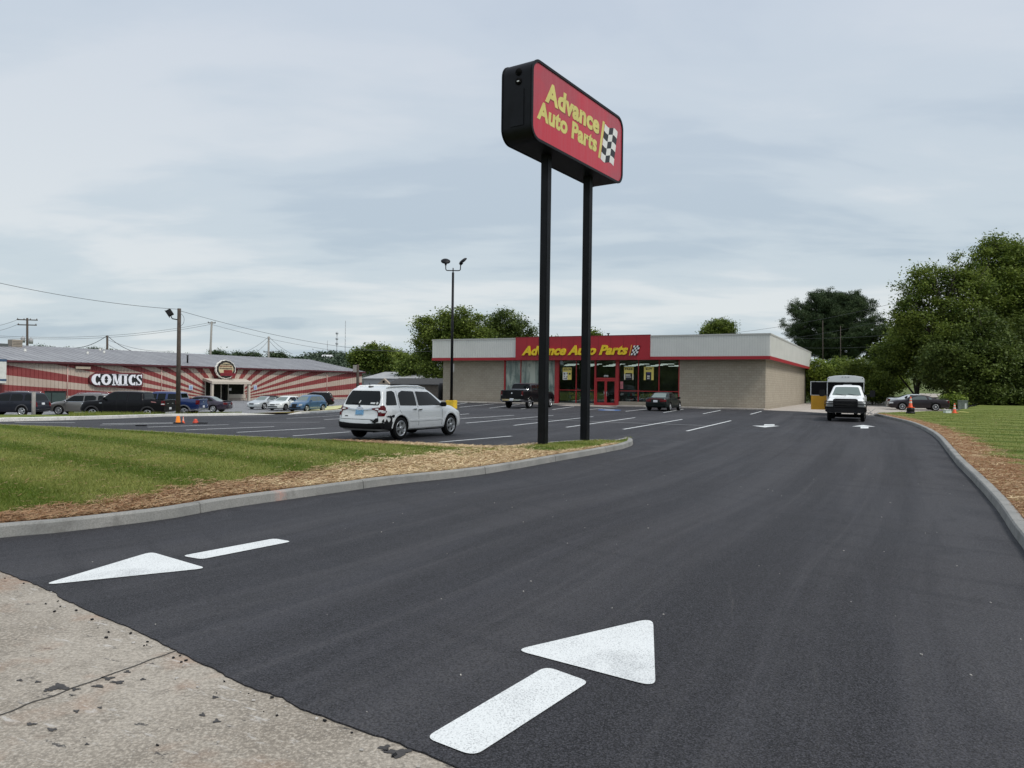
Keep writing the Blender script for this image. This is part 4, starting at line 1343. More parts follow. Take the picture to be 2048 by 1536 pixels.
def shelf_unit(x, y, w_, h_, lab, seed):
    r = random.Random(seed)
    p = FS.o + FS.u * x + FS.v * y
    e_ = empty('display_shelf', (p.x, p.y, .05), FS.a, lab, 'shelf', 'goods shelves inside the shop')
    m_ = MB()
    for zz_ in np.arange(.1, h_, .38): m_.box(0, 0, zz_, w_, .45, zz_ + .03)
    m_.box(0, .45, 0, w_, .48, h_); m_.box(-.03, 0, 0, 0, .48, h_); m_.box(w_, 0, 0, w_ + .03, .48, h_)
    m_.build('shelf_frame', plain('shelf_grey', (.25, .25, .25), .5), e_)
    m_ = MB()
    for zz_ in np.arange(.1, h_ - .2, .38):
        xx = .02
        while xx < w_ - .1:
            bw = r.uniform(.08, .26); hh = r.uniform(.12, .30)
            m_.box(xx, .06, zz_ + .031, min(xx + bw, w_), .40, zz_ + .031 + hh, r.randrange(7)); xx += bw + .02
    m_.build('goods', goods, e_)
shelf_unit(gx0[4] + .1, WY + 2.2, 2.4, 1.5, 'shelf of small goods behind the window left of the door', 1)
shelf_unit(gx1[0] + .3, WY + 1.5, 1.5, 1.25, 'low shelf of goods behind the window just right of the door', 2)
shelf_unit(gx1[1] + .1, WY + 1.4, 1.7, 1.15, 'low shelf of goods behind the middle right window', 3)
shelf_unit(gx1[2] + .1, WY + 1.3, 1.5, 1.2, 'low shelf of goods behind the dark saloon', 4)
# side door hardware, pavement along the shop
p = MB(); p.box(wl_ - .1, -.55, -.1, dj0 - .4, WY - .025, .12); p.box(dj2 + .3, -.55, -.1, wr_ + .1, WY - .025, .12)
for a in ((dj0 - .39, dj2 + .29),): p.box(a[0], -.35, -.1, a[1], WY - .025, .045)
o = p.build('shop_pavement', M_DRIVE); o.location = FS.o; o.rotation_euler = (0, 0, FS.a); o['kind'] = 'structure'
p = MB(); p.box(dj0 - 2.2, -2.6, 0.0, dj2 + .1, -.56, .025); o = p.build('entrance_ramp', M_DRIVE); o.location = FS.o; o.rotation_euler = (0, 0, FS.a); o['kind'] = 'structure'
# vent pipe on roof
rx, rz_ = FS.hit(1216.5, 671, 4); r_ = MB(); r_.tube([(rx, 4, TOP - .5), (rx, 4, rz_ + .15)], .07, 8); r_.box(rx - .12, 3.88, rz_ + .15, rx + .12, 4.12, rz_ + .22); r_.build('roof_vent', M_POST, shop)
# wheel stops along the left wall
first = None
stops = [(sx(912), 'concrete wheel stop at the left end of the shop wall'), (sx(940), 'second concrete wheel stop from the left shop corner'),
         (sx(975), 'concrete wheel stop just left of the parked black pickup'), (sx(1320), 'wheel stop under the nose of the dark saloon'), (sx(1430), 'wheel stop below the right half of the block wall')]
for x, lb in stops:
    if first is None:
        m_ = MB(); m_.prism([(-.08, 0), (.08, 0), (.055, .12), (-.055, .12)], -.9, .9, 0, Matrix.Rotation(rad(90), 4, 'Z'))
        first = m_.build('wheel_stop', plain('wheel_stop_concrete', (.34, .32, .28), .9, var=.2, scale=5), bevel=.01); o = first
    else: o = first.copy(); COL.objects.link(o)
    p = FS.o + FS.u * x + FS.v * -.95
    o.location = (p.x, p.y, gz(p.x, p.y) + .012); o.rotation_euler = (0, 0, FS.a)
    tag(o, lb, 'wheel stop', 'concrete wheel stops before the shop')

# ------------------------------------------------------------------ pylon sign
P1 = gp(1085.5, 889, 0.16)
ang = rad(56.5); dx_, dy_ = math.cos(ang), math.sin(ang)
FP = Frame((P1.x, P1.y, 0), ang)
T = .86
sA = FP.hit(1062, 200, -T / 2)[0]; sB = FP.hit(1244, 300, -T / 2)[0]; s2 = FP.hit(1170.5, 800, 0)[0]
zt, zb = 10.05, 8.0
pyl = empty('pylon_sign', (P1.x, P1.y, 0), ang, 'tall roadside sign with a red cabinet on two black square posts', 'sign')
def rr2(x0, z0, x1, z1, r, n=8):
    pts = []
    for cx, cz, a0 in ((x1 - r, z1 - r, 0), (x0 + r, z1 - r, 90), (x0 + r, z0 + r, 180), (x1 - r, z0 + r, 270)):
        for k in range(n + 1):
            a = rad(a0 + 90 * k / n); pts.append((cx + r * math.cos(a), cz + r * math.sin(a)))
    return pts
cb = MB(); cb.prism(rr2(sA, zb, sB, zt, .36), -T / 2, T / 2)
cab = cb.build('sign_cabinet', M_POST, pyl, bevel=.015)
trm = MB()
o_, i_ = rr2(sA - .01, zb - .01, sB + .01, zt + .01, .37), rr2(sA + .06, zb + .06, sB - .06, zt - .06, .30)
n_ = len(o_)
for y0, y1 in ((-T / 2 - .035, -T / 2 - .001), (T / 2 + .001, T / 2 + .035)):
    V = [(x, y0, z) for x, z in o_] + [(x, y0, z) for x, z in i_] + [(x, y1, z) for x, z in o_] + [(x, y1, z) for x, z in i_]
    Fc = []
    for k in range(n_):
        k2 = (k + 1) % n_
        Fc += [(k, k2, n_ + k2, n_ + k), (2 * n_ + k, 3 * n_ + k, 3 * n_ + k2, 2 * n_ + k2), (k, 2 * n_ + k, 2 * n_ + k2, k2), (n_ + k, n_ + k2, 3 * n_ + k2, 3 * n_ + k)]
    trm.add(V, Fc)
trm.build('sign_rim', M_POST, pyl)
mf = NT('sign_face_red')
st_ = mf.noise(3.0, 5, .6, mf.mapp((6, 1, .22))); cl_ = mf.noise(.55, 3, .5, mf.mapp((1, 1, 1.4), loc=(1.2, 0, 2)))
c_ = mf.mix(mf.rng(cl_, .42, .60), (.50, .010, .030), (.38, .034, .054))
c_ = mf.mix(mf.math('MULTIPLY', mf.rng(st_, .45, .75), .35), c_, (.46, .11, .13))
mf.col(c_); mf.set(Roughness=.34)
face = MB()
for y0, y1 in ((-T / 2 - .012, -T / 2 - .0012), (T / 2 + .0012, T / 2 + .012)):
    face.prism(rr2(sA + .06, zb + .06, sB - .06, zt - .06, .30), y0, y1)
face.build('sign_face', mf.m, pyl)
M_FYEL = plain('faded_yellow', (.62, .56, .17), .5, var=.10, scale=3)
yf = -T / 2 - .0125
H_ = zt - zb
def fs(px): return FP.hit(px, 250, yf)[0]
lt = MB()
text_fit(lt, 'Advance', fs(1089.5), fs(1198.5), zb + .545 * H_, zb + .815 * H_, yf, 0, .044, .10, 1.03, .004, capref='A')
text_fit(lt, 'Auto Parts', fs(1073.5), fs(1194), zb + .275 * H_, zb + .515 * H_, yf, 0, .044, .10, 1.03, .004, capref='A')
b0, b1 = fs(1197), fs(1206)
lt.prism([(b0, zb + .22 * H_), (b0 + .13, zb + .22 * H_), (b1 + .11, zb + .78 * H_), (b1 - .02, zb + .78 * H_)], yf - .004, yf)
lt.build('lettering', M_FYEL, pyl)
sh = MB()
text_fit(sh, 'Advance', fs(1089.5) + .02, fs(1198.5) + .035, zb + .545 * H_ - .025, zb + .80 * H_ - .01, yf + .001, 0, .044, .10, 1.03, .002, capref='A')
text_fit(sh, 'Auto Parts', fs(1073.5) + .02, fs(1194) + .035, zb + .295 * H_ - .025, zb + .515 * H_ - .01, yf + .001, 0, .044, .10, 1.03, .002, capref='A')
sh.build('lettering_outline', plain('maroon_outline', (.20, .03, .02), .5), pyl)
flag(pyl, fs(1206) + .0, fs(1231.5), zb + .22 * H_, zb + .76 * H_, yf, .26, 3, 5, -.045, [M_CHKW, M_CHKB], th=.004)
# the other face carries the same sign, built mirrored by rotation
for nm in ('lettering', 'checkered_flag'):
    src = [c for c in pyl.children if c.name.startswith(nm)][0]
    q = src.copy(); COL.objects.link(q); q.parent = pyl
    q.rotation_euler = (0, 0, math.pi); q.location = ((sA + sB), 0, 0)
for xs_ in (0, s2):
    pz = gz(*(FP.o + FP.u * xs_).xy)
    pm = MB(); pm.box(xs_ - .108, -.108, 0, xs_ + .108, .108, zb + .002)
    pm.build('post', M_POST, pyl, bevel=.012)
ac = MB(); hx = sA - .004
ac.box(hx - .012, -.22, zb + .35, hx, .18, zb + 1.28); ac.build('access_panel', M_POST, pyl, bevel=.004)
ac = MB(); ac.lathe([(0, -.01), (.09, -.01), (.09, .01), (0, .01)], 16, 0, 'x', Matrix.Translation((hx - .006, -.05, zb + 1.72))); ac.build('vent_hole', M_DARK, pyl)
ac = MB(); ac.lathe([(0, -.01), (.09, -.01), (.09, .01), (0, .01)], 16, 0, 'x', Matrix.Translation((hx - .006, -.05, zb + 1.48))); ac.build('vent_hole', M_DARK, pyl)
ac = MB(); ac.box(hx - .03, -.08, zb + 1.465, hx - .017, -.02, zb + 1.495); ac.build('vent_slot', M_WHITE, pyl)

# ------------------------------------------------------------------ striped comics building
CG = -1.05
cA = at(12, 722, 85.0); cB = at(724, 745, 135.5)
CL = math.hypot(cB.x - cA.x, cB.y - cA.y)
FC = Frame((cA.x, cA.y, CG), math.atan2(cB.y - cA.y, cB.x - cA.x))
EAVE = (cA.z + cB.z) / 2 - CG
com = empty('striped_shop_building', FC.o, FC.a, 'low metal building painted with a red and cream sunburst', 'building')
def cz(px, py, yo=0.0):
    x, z = FC.hit(px, py, yo); return x, z
FC.hit0 = FC.hit
def chit(px, py, yo=0.0):
    x, z = FC.hit0(px, py, yo); return x, z - 0.0
# hit() returns heights relative to the frame's own ground
x_c = chit(452, 780)[0]
mb_ = NT('sunburst_paint')
sp = mb_.n('ShaderNodeSeparateXYZ'); mb_.l(mb_.oc(), sp.inputs[0])
th_ = mb_.math('ARCTAN2', mb_.math('MULTIPLY', mb_.math('SUBTRACT', sp.outputs['Z'], .1), 2.5), mb_.math('SUBTRACT', sp.outputs['X'], x_c))
k_ = mb_.math('FRACT', mb_.math('DIVIDE', mb_.math('SUBTRACT', th_, .085 * .8), .176))
stp = mb_.math('GREATER_THAN', k_, .5)
cw = mb_.noise(.6, 5, .65); cv = mb_.noise(5, 5, .7, mb_.mapp((3, 1, .3)))
red_ = mb_.mix(mb_.rng(cw, .35, .7), (.20, .032, .032), (.27, .055, .052))
crm = mb_.mix(mb_.rng(cw, .35, .7), (.44, .355, .29), (.51, .43, .365))
cc = mb_.mix(stp, crm, red_)
cc = mb_.mix(mb_.math('MULTIPLY', mb_.rng(cv, .5, .75), .22), cc, (.22, .18, .15))
mb_.col(cc); mb_.set(Roughness=.55)
XL = -14.0
w = MB(); w.box(XL, 0, -.3, CL, .25, EAVE, 0)
x = XL
rr3 = []
while x < CL - .2:
    w.prism([(x, 0), (x + .03, -.07), (x + .09, -.07), (x + .12, 0)], .35, EAVE - .03, 0, Matrix.Identity(4), 'xy'); x += .46
w.build('wall', mb_.m, com)
w = MB(); w.box(XL, -.05, -.3, CL + .05, .30, .34); w.build('wall_base', plain('base_course', (.40, .34, .29), .8, var=.15), com)
gd = 13.5
rf = MB()
RH = 2.3
def roofz(y): return EAVE + .05 + RH * (y / gd)
rf.prism([(-.45, EAVE + .0), (gd, EAVE + RH), (2 * gd + .45, EAVE + .0), (2 * gd + .45, EAVE + .12), (gd, EAVE + RH + .14), (-.45, EAVE + .12)], XL, CL + .4, 0, None, 'yz')
mr = NT('galvanised_roof')
g1 = mr.noise(.5, 5, .65, mr.mapp((1.5, .25, 1))); g2_ = mr.noise(3, 5, .7, mr.mapp((2.5, .3, 1)))
cr_ = mr.mix(mr.rng(g1, .35, .65), (.235, .235, .25), (.33, .335, .345))
cr_ = mr.mix(mr.math('MULTIPLY', mr.rng(g2_, .48, .7), .45), cr_, (.14, .13, .13))
mr.col(cr_); mr.set(Roughness=.55, Metallic=.25)
x = XL + .2
sl = math.atan2(RH, gd)
while x < CL + .3:
    rf.add([(x, -.44, EAVE + .125), (x + .05, -.44, EAVE + .125), (x + .05, gd, EAVE + RH + .143), (x, gd, EAVE + RH + .143),
            (x, -.44, EAVE + .155), (x + .05, -.44, EAVE + .155), (x + .05, gd, EAVE + RH + .172), (x, gd, EAVE + RH + .172)],
           [(0, 1, 5, 4), (4, 5, 6, 7), (0, 4, 7, 3), (1, 2, 6, 5)]); x += .92
roof = rf.build('roof', mr.m, com)
g_ = MB(); g_.prism([(0.251, 0), (2 * gd, 0), (2 * gd, EAVE - .02), (gd, EAVE + RH - .04), (.251, EAVE + .02)], CL - .25, CL - .005, 0, None, 'yz'); g_.build('gable_wall', plain('gable_grey', (.40, .41, .42), .6), com)
g_ = MB(); g_.box(XL, -.50, EAVE - .10, CL + .42, -.452, EAVE + .13); g_.box(XL, -.45, EAVE - .16, CL + .42, -.06, EAVE - .101); g_.build('gutter', plain('maroon_gutter', (.075, .014, .018), .6), com)
for xd in (chit(134, 770)[0], chit(653, 770)[0], chit(322, 770)[0]):
    g_ = MB(); g_.tube([(xd, -.12, .1), (xd, -.12, EAVE - .15)], .05, 8); g_.build('downpipe', plain('downpipe_pink', (.55, .36, .32), .5), com)
g_ = MB(); g_.tube([(x_c - 20, -.06, EAVE - .75), (x_c + 27, -.06, EAVE - .75)], .018, 6); g_.build('wall_cable', M_WIRE, com)
# roof fittings
def on_roof(px, py):
    """local point of the front roof slope seen at a pixel"""
    d = ray(px, py); e_ = Vector((0, 0, EYE)) - FC.o
    n = Vector((0, -math.sin(sl), math.cos(sl)))
    nd = FC.v * n.y + Vector((0, 0, n.z))
    t = (Vector((0, 0, EAVE + .12)).dot(nd) - e_.dot(nd)) / d.dot(nd)
    p = e_ + d * t
    return p.dot(FC.u), p.dot(FC.v), p.z
for (px, py, h) in ((375, 727, 1.15), (175, 708.5, .35), (208, 707, .4), (200, 701.5, .3), (50, 704, .4)):
    x, y, z = on_roof(px, py); v_ = MB(); v_.tube([(x, y, z - .1), (x, y, z + h)], .12 if h > 1 else .16, 8); v_.lathe([(.0, h + .08), (.2, h), (.0, h - .02)], 10, 0, 'z', Matrix.Translation((x, y, z)))
    v_.build('roof_vent', M_POST if h > 1 else M_METAL, com)
x, y, z = on_roof(33, 694); v_ = MB(); v_.box(x - .62, y - .2, z - .3, x + .62, y + .9, z + .95, 0)
for k in range(4): v_.box(x - .57, y - .215, z + .1 + k * .19, x + .57, y - .201, z + .13 + k * .19, 1)
v_.build('air_conditioner', [plain('ac_tan', (.30, .26, .21), .6), M_BLACK], com)
x, y, z = on_roof(8, 694); v_ = MB(); v_.box(x - 2.4, y + .2, z - .3, x + .6, y + 2, z + .45, 0); v_.build('roof_curb', plain('roof_box_dark', (.09, .10, .10), .6), com)
# COMICS sign
x0, z0 = chit(178.5, 774); x1, z1 = chit(286, 745.5)
zc0 = chit(232, 773.8)[1]; zc1 = chit(232, 745.5)[1]
sgn = MB()
x0, x1 = chit(178.5, 760, -.3)[0], chit(286, 760, -.3)[0]
zc0 = chit(232, 774.0, -.3)[1]; zc1 = chit(232, 745.0, -.3)[1]; hh = zc1 - zc0
def octo(x0, x1, z0, z1, c):
    return [(x0 + c * 1.6, z0), (x1 - c * .35, z0), (x1, z0 + c * .35), (x1, z1 - c * .35), (x1 - c * .35, z1), (x0 + c * 1.6, z1), (x0 + c * .3, z1 - c * .7), (x0, (z0 + z1) / 2 + c * .4), (x0, (z0 + z1) / 2 - c * .4), (x0 + c * .3, z0 + c * .7)]
sgn.prism(octo(x0, x1, zc0, zc1, hh * .33), -.36, -.04, 0)
sgn.prism(octo(x0 + .12, x1 - .1, zc0 + .13, zc1 - .13, hh * .30), -.385, -.361, 1)
sgn.prism(octo(x0 + .17, x1 - .15, zc0 + .17, zc1 - .17, hh * .29), -.392, -.386, 2)
so = sgn.build('comics_sign', [plain('maroon_box', (.10, .015, .02), .5), plain('brass_line', (.30, .10, .10), .5), plain('sign_black', (.012, .012, .014), .5)], com)
lw = MB(); yl = -.47
def arcpts(cx, cz_, rx, rz, a0, a1, n=20): return [(cx + rx * math.cos(rad(a0 + (a1 - a0) * k / n)), cz_ + rz * math.sin(rad(a0 + (a1 - a0) * k / n))) for k in range(n + 1)]
def band(outer, inner):
    n = len(outer)
    for k in range(n - 1):
        lw.prism([outer[k], outer[k + 1], inner[k + 1], inner[k]], yl, yl + .07)
Lw = x1 - x0 - .38; gap = Lw * .012
cws = [.175, .215, .215, .105, .15, .14]; tot = sum(cws); xx = x0 + .20
zl0, zl1 = zc0 + .24, zc1 - .24; lh = zl1 - zl0; zm = (zl0 + zl1) / 2
def C_(x, w_):
    cx = x + w_ * .62
    band(arcpts(cx, zm, w_ * .62, lh / 2, 78, 282), arcpts(cx + w_ * .06, zm, w_ * .24, lh * .36, 78, 282))
    for s_ in (1, -1):
        lw.prism([(x + w_ * .72, zm + s_ * lh * .47), (x + w_ * .98, zm + s_ * lh * .52), (x + w_ * .96, zm + s_ * lh * .20), (x + w_ * .84, zm + s_ * lh * .20), (x + w_ * .70, zm + s_ * lh * .34)], yl, yl + .068)
    lw.prism([(x - w_ * .03, zm), (x + w_ * .05, zm + lh * .08), (x + w_ * .05, zm - lh * .08)], yl, yl + .066)
def O_(x, w_):
    cx = x + w_ / 2
    band(arcpts(cx, zm, w_ * .47, lh / 2, 0, 360, 36), arcpts(cx, zm, w_ * .17, lh * .34, 0, 360, 36))
    lw.prism([(cx - w_ * .18, zm - .05), (cx - w_ * .05, zm), (cx - w_ * .18, zm + .05)], yl, yl + .066); lw.prism([(cx + w_ * .18, zm - .05), (cx + w_ * .05, zm), (cx + w_ * .18, zm + .05)], yl, yl + .066)
    for s_ in (1, -1): lw.prism([(cx + s_ * w_ * .45, zm - lh * .09), (cx + s_ * w_ * .52, zm), (cx + s_ * w_ * .45, zm + lh * .09)], yl, yl + .066)
def I_(x, w_):
    lw.prism([(x + w_ * .22, zl0), (x + w_ * .78, zl0), (x + w_ * .78, zl1), (x + w_ * .22, zl1)], yl, yl + .07)
    for z_, s_ in ((zl0, 1), (zl1, -1)): lw.prism([(x, z_ - s_ * lh * .02), (x + w_, z_ - s_ * lh * .02), (x + w_ * .95, z_ + s_ * lh * .10), (x + w_ * .05, z_ + s_ * lh * .10)], yl, yl + .066)
def M__(x, w_):
    t = w_ * .10
    lw.prism([(x + w_ * .10, zl0), (x + w_ * .20, zl0), (x + w_ * .20, zl1), (x + w_ * .10, zl1)], yl, yl + .07)
    lw.prism([(x + w_ * .66, zl0), (x + w_ * .92, zl0), (x + w_ * .92, zl1), (x + w_ * .66, zl1)], yl, yl + .07)
    lw.prism([(x + w_ * .08, zl1), (x + w_ * .36, zl1), (x + w_ * .56, zl0 + lh * .02), (x + w_ * .44, zl0 + lh * .02)], yl, yl + .066)
    lw.prism([(x + w_ * .66, zl1), (x + w_ * .76, zl1), (x + w_ * .54, zl0 + lh * .02), (x + w_ * .47, zl0 + lh * .02)], yl, yl + .064)
    for a, b, z_, s_ in ((0, .32, zl0, 1), (.56, 1.0, zl0, 1), (0, .34, zl1, -1), (.64, 1.0, zl1, -1)):
        lw.prism([(x + w_ * a, z_ - s_ * lh * .02), (x + w_ * b, z_ - s_ * lh * .02), (x + w_ * b, z_ + s_ * lh * .09), (x + w_ * a, z_ + s_ * lh * .09)], yl, yl + .062)
def S_(x, w_):
    cx = x + w_ / 2
    P = [(.80, .36), (.66, .44), (.42, .45), (.22, .36), (.20, .22), (.34, .08), (.60, -.06), (.78, -.20), (.78, -.36), (.58, -.45), (.32, -.43), (.16, -.33)]
    W2 = [.07, .09, .11, .14, .16, .17, .17, .16, .14, .11, .09, .07]
    L_, R_ = [], []
    for k, (a, b) in enumerate(P):
        a0, b0 = P[max(0, k - 1)]; a1, b1 = P[min(len(P) - 1, k + 1)]
        t = Vector(((a1 - a0) * w_, (b1 - b0) * lh)).normalized(); n = Vector((-t.y, t.x)) * W2[k] * w_ * .9
        L_.append((x + a * w_ + n.x, zm + b * lh + n.y * .8)); R_.append((x + a * w_ - n.x, zm + b * lh - n.y * .8))
    band(L_, R_)
    lw.prism([(x + w_ * .74, zm + lh * .52), (x + w_ * .92, zm + lh * .52), (x + w_ * .92, zm + lh * .20), (x + w_ * .80, zm + lh * .20)], yl, yl + .066)
    lw.prism([(x + w_ * .04, zm - lh * .52), (x + w_ * .20, zm - lh * .50), (x + w_ * .16, zm - lh * .18), (x + w_ * .04, zm - lh * .18)], yl, yl + .066)
for fn_, cw_ in zip((C_, O_, M__, I_, C_, S_), cws):
    w_ = (Lw - gap * 5) * cw_ / tot; fn_(xx, w_); xx += w_ + gap
lw.build('lettering', plain('letter_white', (.78, .79, .84), .5, var=.05), so)
# scalloped emblem over the porch
ex0, ex1 = chit(430.3, 740, -1.0)[0], chit(470.3, 740, -1.0)[0]
ez0, ez1 = chit(450, 757.8, -1.0)[1], chit(450, 719.5, -1.0)[1]
ecx, ecz = (ex0 + ex1) / 2, (ez0 + ez1) / 2; erx, erz = (ex1 - ex0) / 2, (ez1 - ez0) / 2
def scallop(s_, n=14):
    pts = []
    for k in range(n * 6):
        a = 2 * math.pi * k / (n * 6); r = s_ * (0.95 + .05 * abs(math.sin(a * n / 2)))
        pts.append((ecx + erx * r * math.cos(a), ecz + erz * r * math.sin(a)))
    return pts
em = MB()
em.prism(scallop(1.0), -1.15, -.85, 0); em.prism(scallop(.93), -1.175, -1.151, 1); 
em.prism([(ecx + erx * .74 * math.cos(2 * math.pi * k / 32), ecz + erz * .70 * math.sin(2 * math.pi * k / 32)) for k in range(32)], -1.2, -1.176, 2)
r = random.Random(5)
for row, (za, h_, c_) in enumerate(((.46, .13, 1), (.24, .15, 3), (.02, .12, 1))):
    xx = -.66
    while xx < .60:
        w_ = r.uniform(.05, .11)
        em.box(ecx + erx * xx, -1.22, ecz + erz * (za + r.uniform(-.02, .02)), ecx + erx * (xx + w_), -1.201, ecz + erz * (za + h_), c_); xx += w_ + .035
em.box(ecx - erx * .25, -1.235, ecz - erz * .36, ecx + erx * .62, -1.201, ecz - erz * .06, 4)
em.box(ecx - erx * .58, -1.24, ecz - erz * .68, ecx + erx * .93, -1.201, ecz - erz * .38, 5)
em.build('emblem_sign', [plain('emblem_white', (.74, .72, .66), .5), plain('emblem_black', (.02, .018, .016), .5), plain('emblem_cream', (.55, .47, .30), .5, var=.15, scale=2), plain('emblem_brown', (.16, .05, .03), .5), plain('emblem_red', (.20, .015, .015), .5, var=.4, scale=6), plain('emblem_maroon', (.17, .012, .022), .5, var=.4, scale=6)], com)
for xx in (ecx - .8, ecx + .8):
    em = MB(); em.tube([(xx, -1.0, ez0 - .5), (xx, -1.0, ez0 + .6)], .05, 6); em.build('sign_bracket', M_POST, com)
# porch
PY = -3.0
qx0, qx1 = chit(407, 790, 0)[0], chit(499, 790, PY)[0]
qx0p = chit(424, 790, PY)[0]
pz_ = chit(470, 768.5, PY)[1]; pzt = chit(470, 758.5, -.2)[1]
bx0, bx1 = chit(405.5, 765, 0)[0], chit(489, 765, 0)[0]; hx0, hx1 = chit(423, 765, PY)[0], chit(503, 765, PY)[0]
zf1, zf0 = chit(460, 763.2, PY)[1], chit(460, 768.2, PY)[1]; zbk = chit(450, 757.0, -.05)[1]
po = MB()
po.add([(bx0, -.04, zbk), (bx1, -.04, zbk), (hx1, PY - .1, zf1), (hx0, PY - .1, zf1), (bx0, -.04, zbk - .3), (bx1, -.04, zbk - .3), (hx1, PY - .1, zf0), (hx0, PY - .1, zf0)],
       [(0, 1, 2, 3), (7, 6, 5, 4), (0, 3, 7, 4), (1, 5, 6, 2), (3, 2, 6, 7), (0, 4, 5, 1)])
M_PORCH = plain('porch_cream', (.50, .45, .38), .6, var=.06)
po.build('porch_roof', M_PORCH, com)
for px in (425.5, 499):
    xx = chit(px, 780, PY)[0]
    po = MB(); po.box(xx - .17, PY, -.05, xx + .17, PY + .30, zf0 - .002); po.build('porch_column', M_PORCH, com)
dk = MB(); wx0, wx1 = chit(409, 785)[0], chit(487, 785)[0]; zt_ = chit(440, 762, 0)[1]
ws = chit(456.5, 785)[0]
dk.box(wx0, -.095, .80, ws, -.075, zt_, 0); dk.box(ws, -.095, .95, wx1, -.075, zt_, 0); dk.box(chit(428, 785)[0], -.096, .05, ws, -.074, .801, 0)
dk.build('shop_window', glassy('black_shop_glass', (.003, .003, .004), .12), com)
for px in (409.5, 441, 455.5, 487):
    xx = chit(px, 785)[0]; dk = MB(); dk.box(xx - .07, -.14, .10, xx + .07, -.098, zt_); dk.build('window_frame', M_PORCH, com)
dk = MB(); dk.box(ws + .08, -.12, .36, wx1 + .3, -.066, .949); dk.build('window_sill', M_PORCH, com)
nt_ = MB(); a, b = chit(459, 779); nt_.box(a - .2, -.10, b - .15, a + .25, -.087, b + .2); nt_.build('door_notice', M_WHITE, com)
for px in (381, 510):
    a, b = chit(px, 775); nt_ = MB(); nt_.box(a - .3, -.09, b - .35, a + .3, -.05, b + .35, 0); nt_.box(a - .2, -.096, b - .25, a + .2, -.091, b + .2, 1); nt_.build('parking_notice', [plain('pale_blue_sign', (.50, .56, .68), .5), plain('mid_blue_sign', (.26, .34, .52), .5)], com)
lamp_ = MB(); a, b = chit(164, 735.5); lamp_.box(a - .9, -.3, b - .15, a + .9, -.05, b + .15); lamp_.build('wall_lamp', plain('lamp_buff', (.40, .34, .26), .6), com)
lamp_ = MB(); a, b = chit(461, 761.5, PY * .5); lamp_.box(a - .35, PY * .5 - .2, b - .05, a + .35, PY * .5 + .2, b + .12); lamp_.build('floodlight', M_BLACK, com)
# pale canopy with blue bands at the left frame edge
cn = MB(); yo = -.9
ct = chit(6, 718.5, yo)[1]; cbm = chit(6, 766, yo)[1]; cx1 = chit(12.8, 740, yo)[0]
b1_ = chit(6, 723, yo)[1]; b2_ = chit(6, 758, yo)[1]; b3_ = chit(6, 762, yo)[1]
cn.box(XL, yo, cbm, cx1, -.05, ct - .0, 0)
cn.box(XL, yo - .02, b1_, cx1 + .02, yo - .001, ct + .02, 1); cn.box(XL, yo - .02, b3_, cx1 + .02, yo - .001, b2_, 1)
cn.build('entrance_canopy', [plain('canopy_white', (.62, .63, .58), .5), plain('canopy_blue', (.04, .08, .14), .5)], com)

# ------------------------------------------------------------------ other buildings between the two shops
def gable_shed(name, lab, cat, px0, px1, Y0, Y1, eave_py, rise, depth, wallm, roofm, ground=-1.0, front=None, front_rise=False):
    a = at(px0, eave_py, Y0); b = at(px1, eave_py, Y1)
    L = math.hypot(b.x - a.x, b.y - a.y); ang_ = math.atan2(b.y - a.y, b.x - a.x); H = a.z - ground
    e_ = empty(name, (a.x, a.y, ground), ang_, lab, cat)
    m_ = MB(); m_.box(0, 0, -.3, L, .2, H); m_.box(0, depth - .2, -.3, L, depth, H)
    for x_ in (0, L - .2): m_.prism([(.201, -.3), (depth - .201, -.3), (depth - .201, H), (depth / 2, H + rise), (.201, H)], x_, x_ + .2, 0, None, 'yz')
    m_.build('wall', wallm, e_)
    m_ = MB(); m_.prism([(-.35, H - .02), (depth / 2, H + rise + .03), (depth + .35, H - .02), (depth + .35, H + .12), (depth / 2, H + rise + .18), (-.35, H + .12)], -.35, L + .35, 0, None, 'yz')
    m_.build('roof', roofm, e_)
    return e_, L, H
M_GREYW = plain('grey_sheet_wall', (.40, .41, .42), .6, var=.06)
M_GREYR = plain('pale_sheet_roof', (.36, .365, .37), .5, var=.15, scale=.8)
e_, L, H = gable_shed('storage_building', 'long low grey metal building behind the white SUV', 'building', 728, 900, 150, 140, 757.5, 1.35, 14, M_GREYW, M_GREYR, -1.0)
for k in range(6):
    m_ = MB(); m_.box(3 + k * 4.3 - 1.3, -.03, .0, 3 + k * 4.3 + 1.3, -.001, 2.5); m_.build('roller_door', plain('roller_grey', (.33, .34, .36), .5, var=.1), e_)
# gable facing us further back
a = at(735, 731, 168)
e_ = empty('grey_gabled_building', (a.x, a.y, -1.0), rad(-8), 'grey metal building with its gable towards the camera, beyond the striped one', 'building')
m_ = MB(); gw = 7.0; m_.prism([(-gw, -.3), (gw, -.3), (gw, a.z + 1 - 2.6), (0, a.z + 1 - .1), (-gw, a.z + 1 - 2.6)], 0, 20); m_.build('wall', M_GREYW, e_)
m_ = MB(); hz = a.z + 1
m_.prism([(-gw - .4, hz - 2.75), (0, hz), (gw + .4, hz - 2.75), (gw + .4, hz - 2.6), (0, hz + .16), (-gw - .4, hz - 2.6)], -.4, 20.4); m_.build('roof', plain('light_roof', (.50, .51, .52), .5, var=.06), e_)
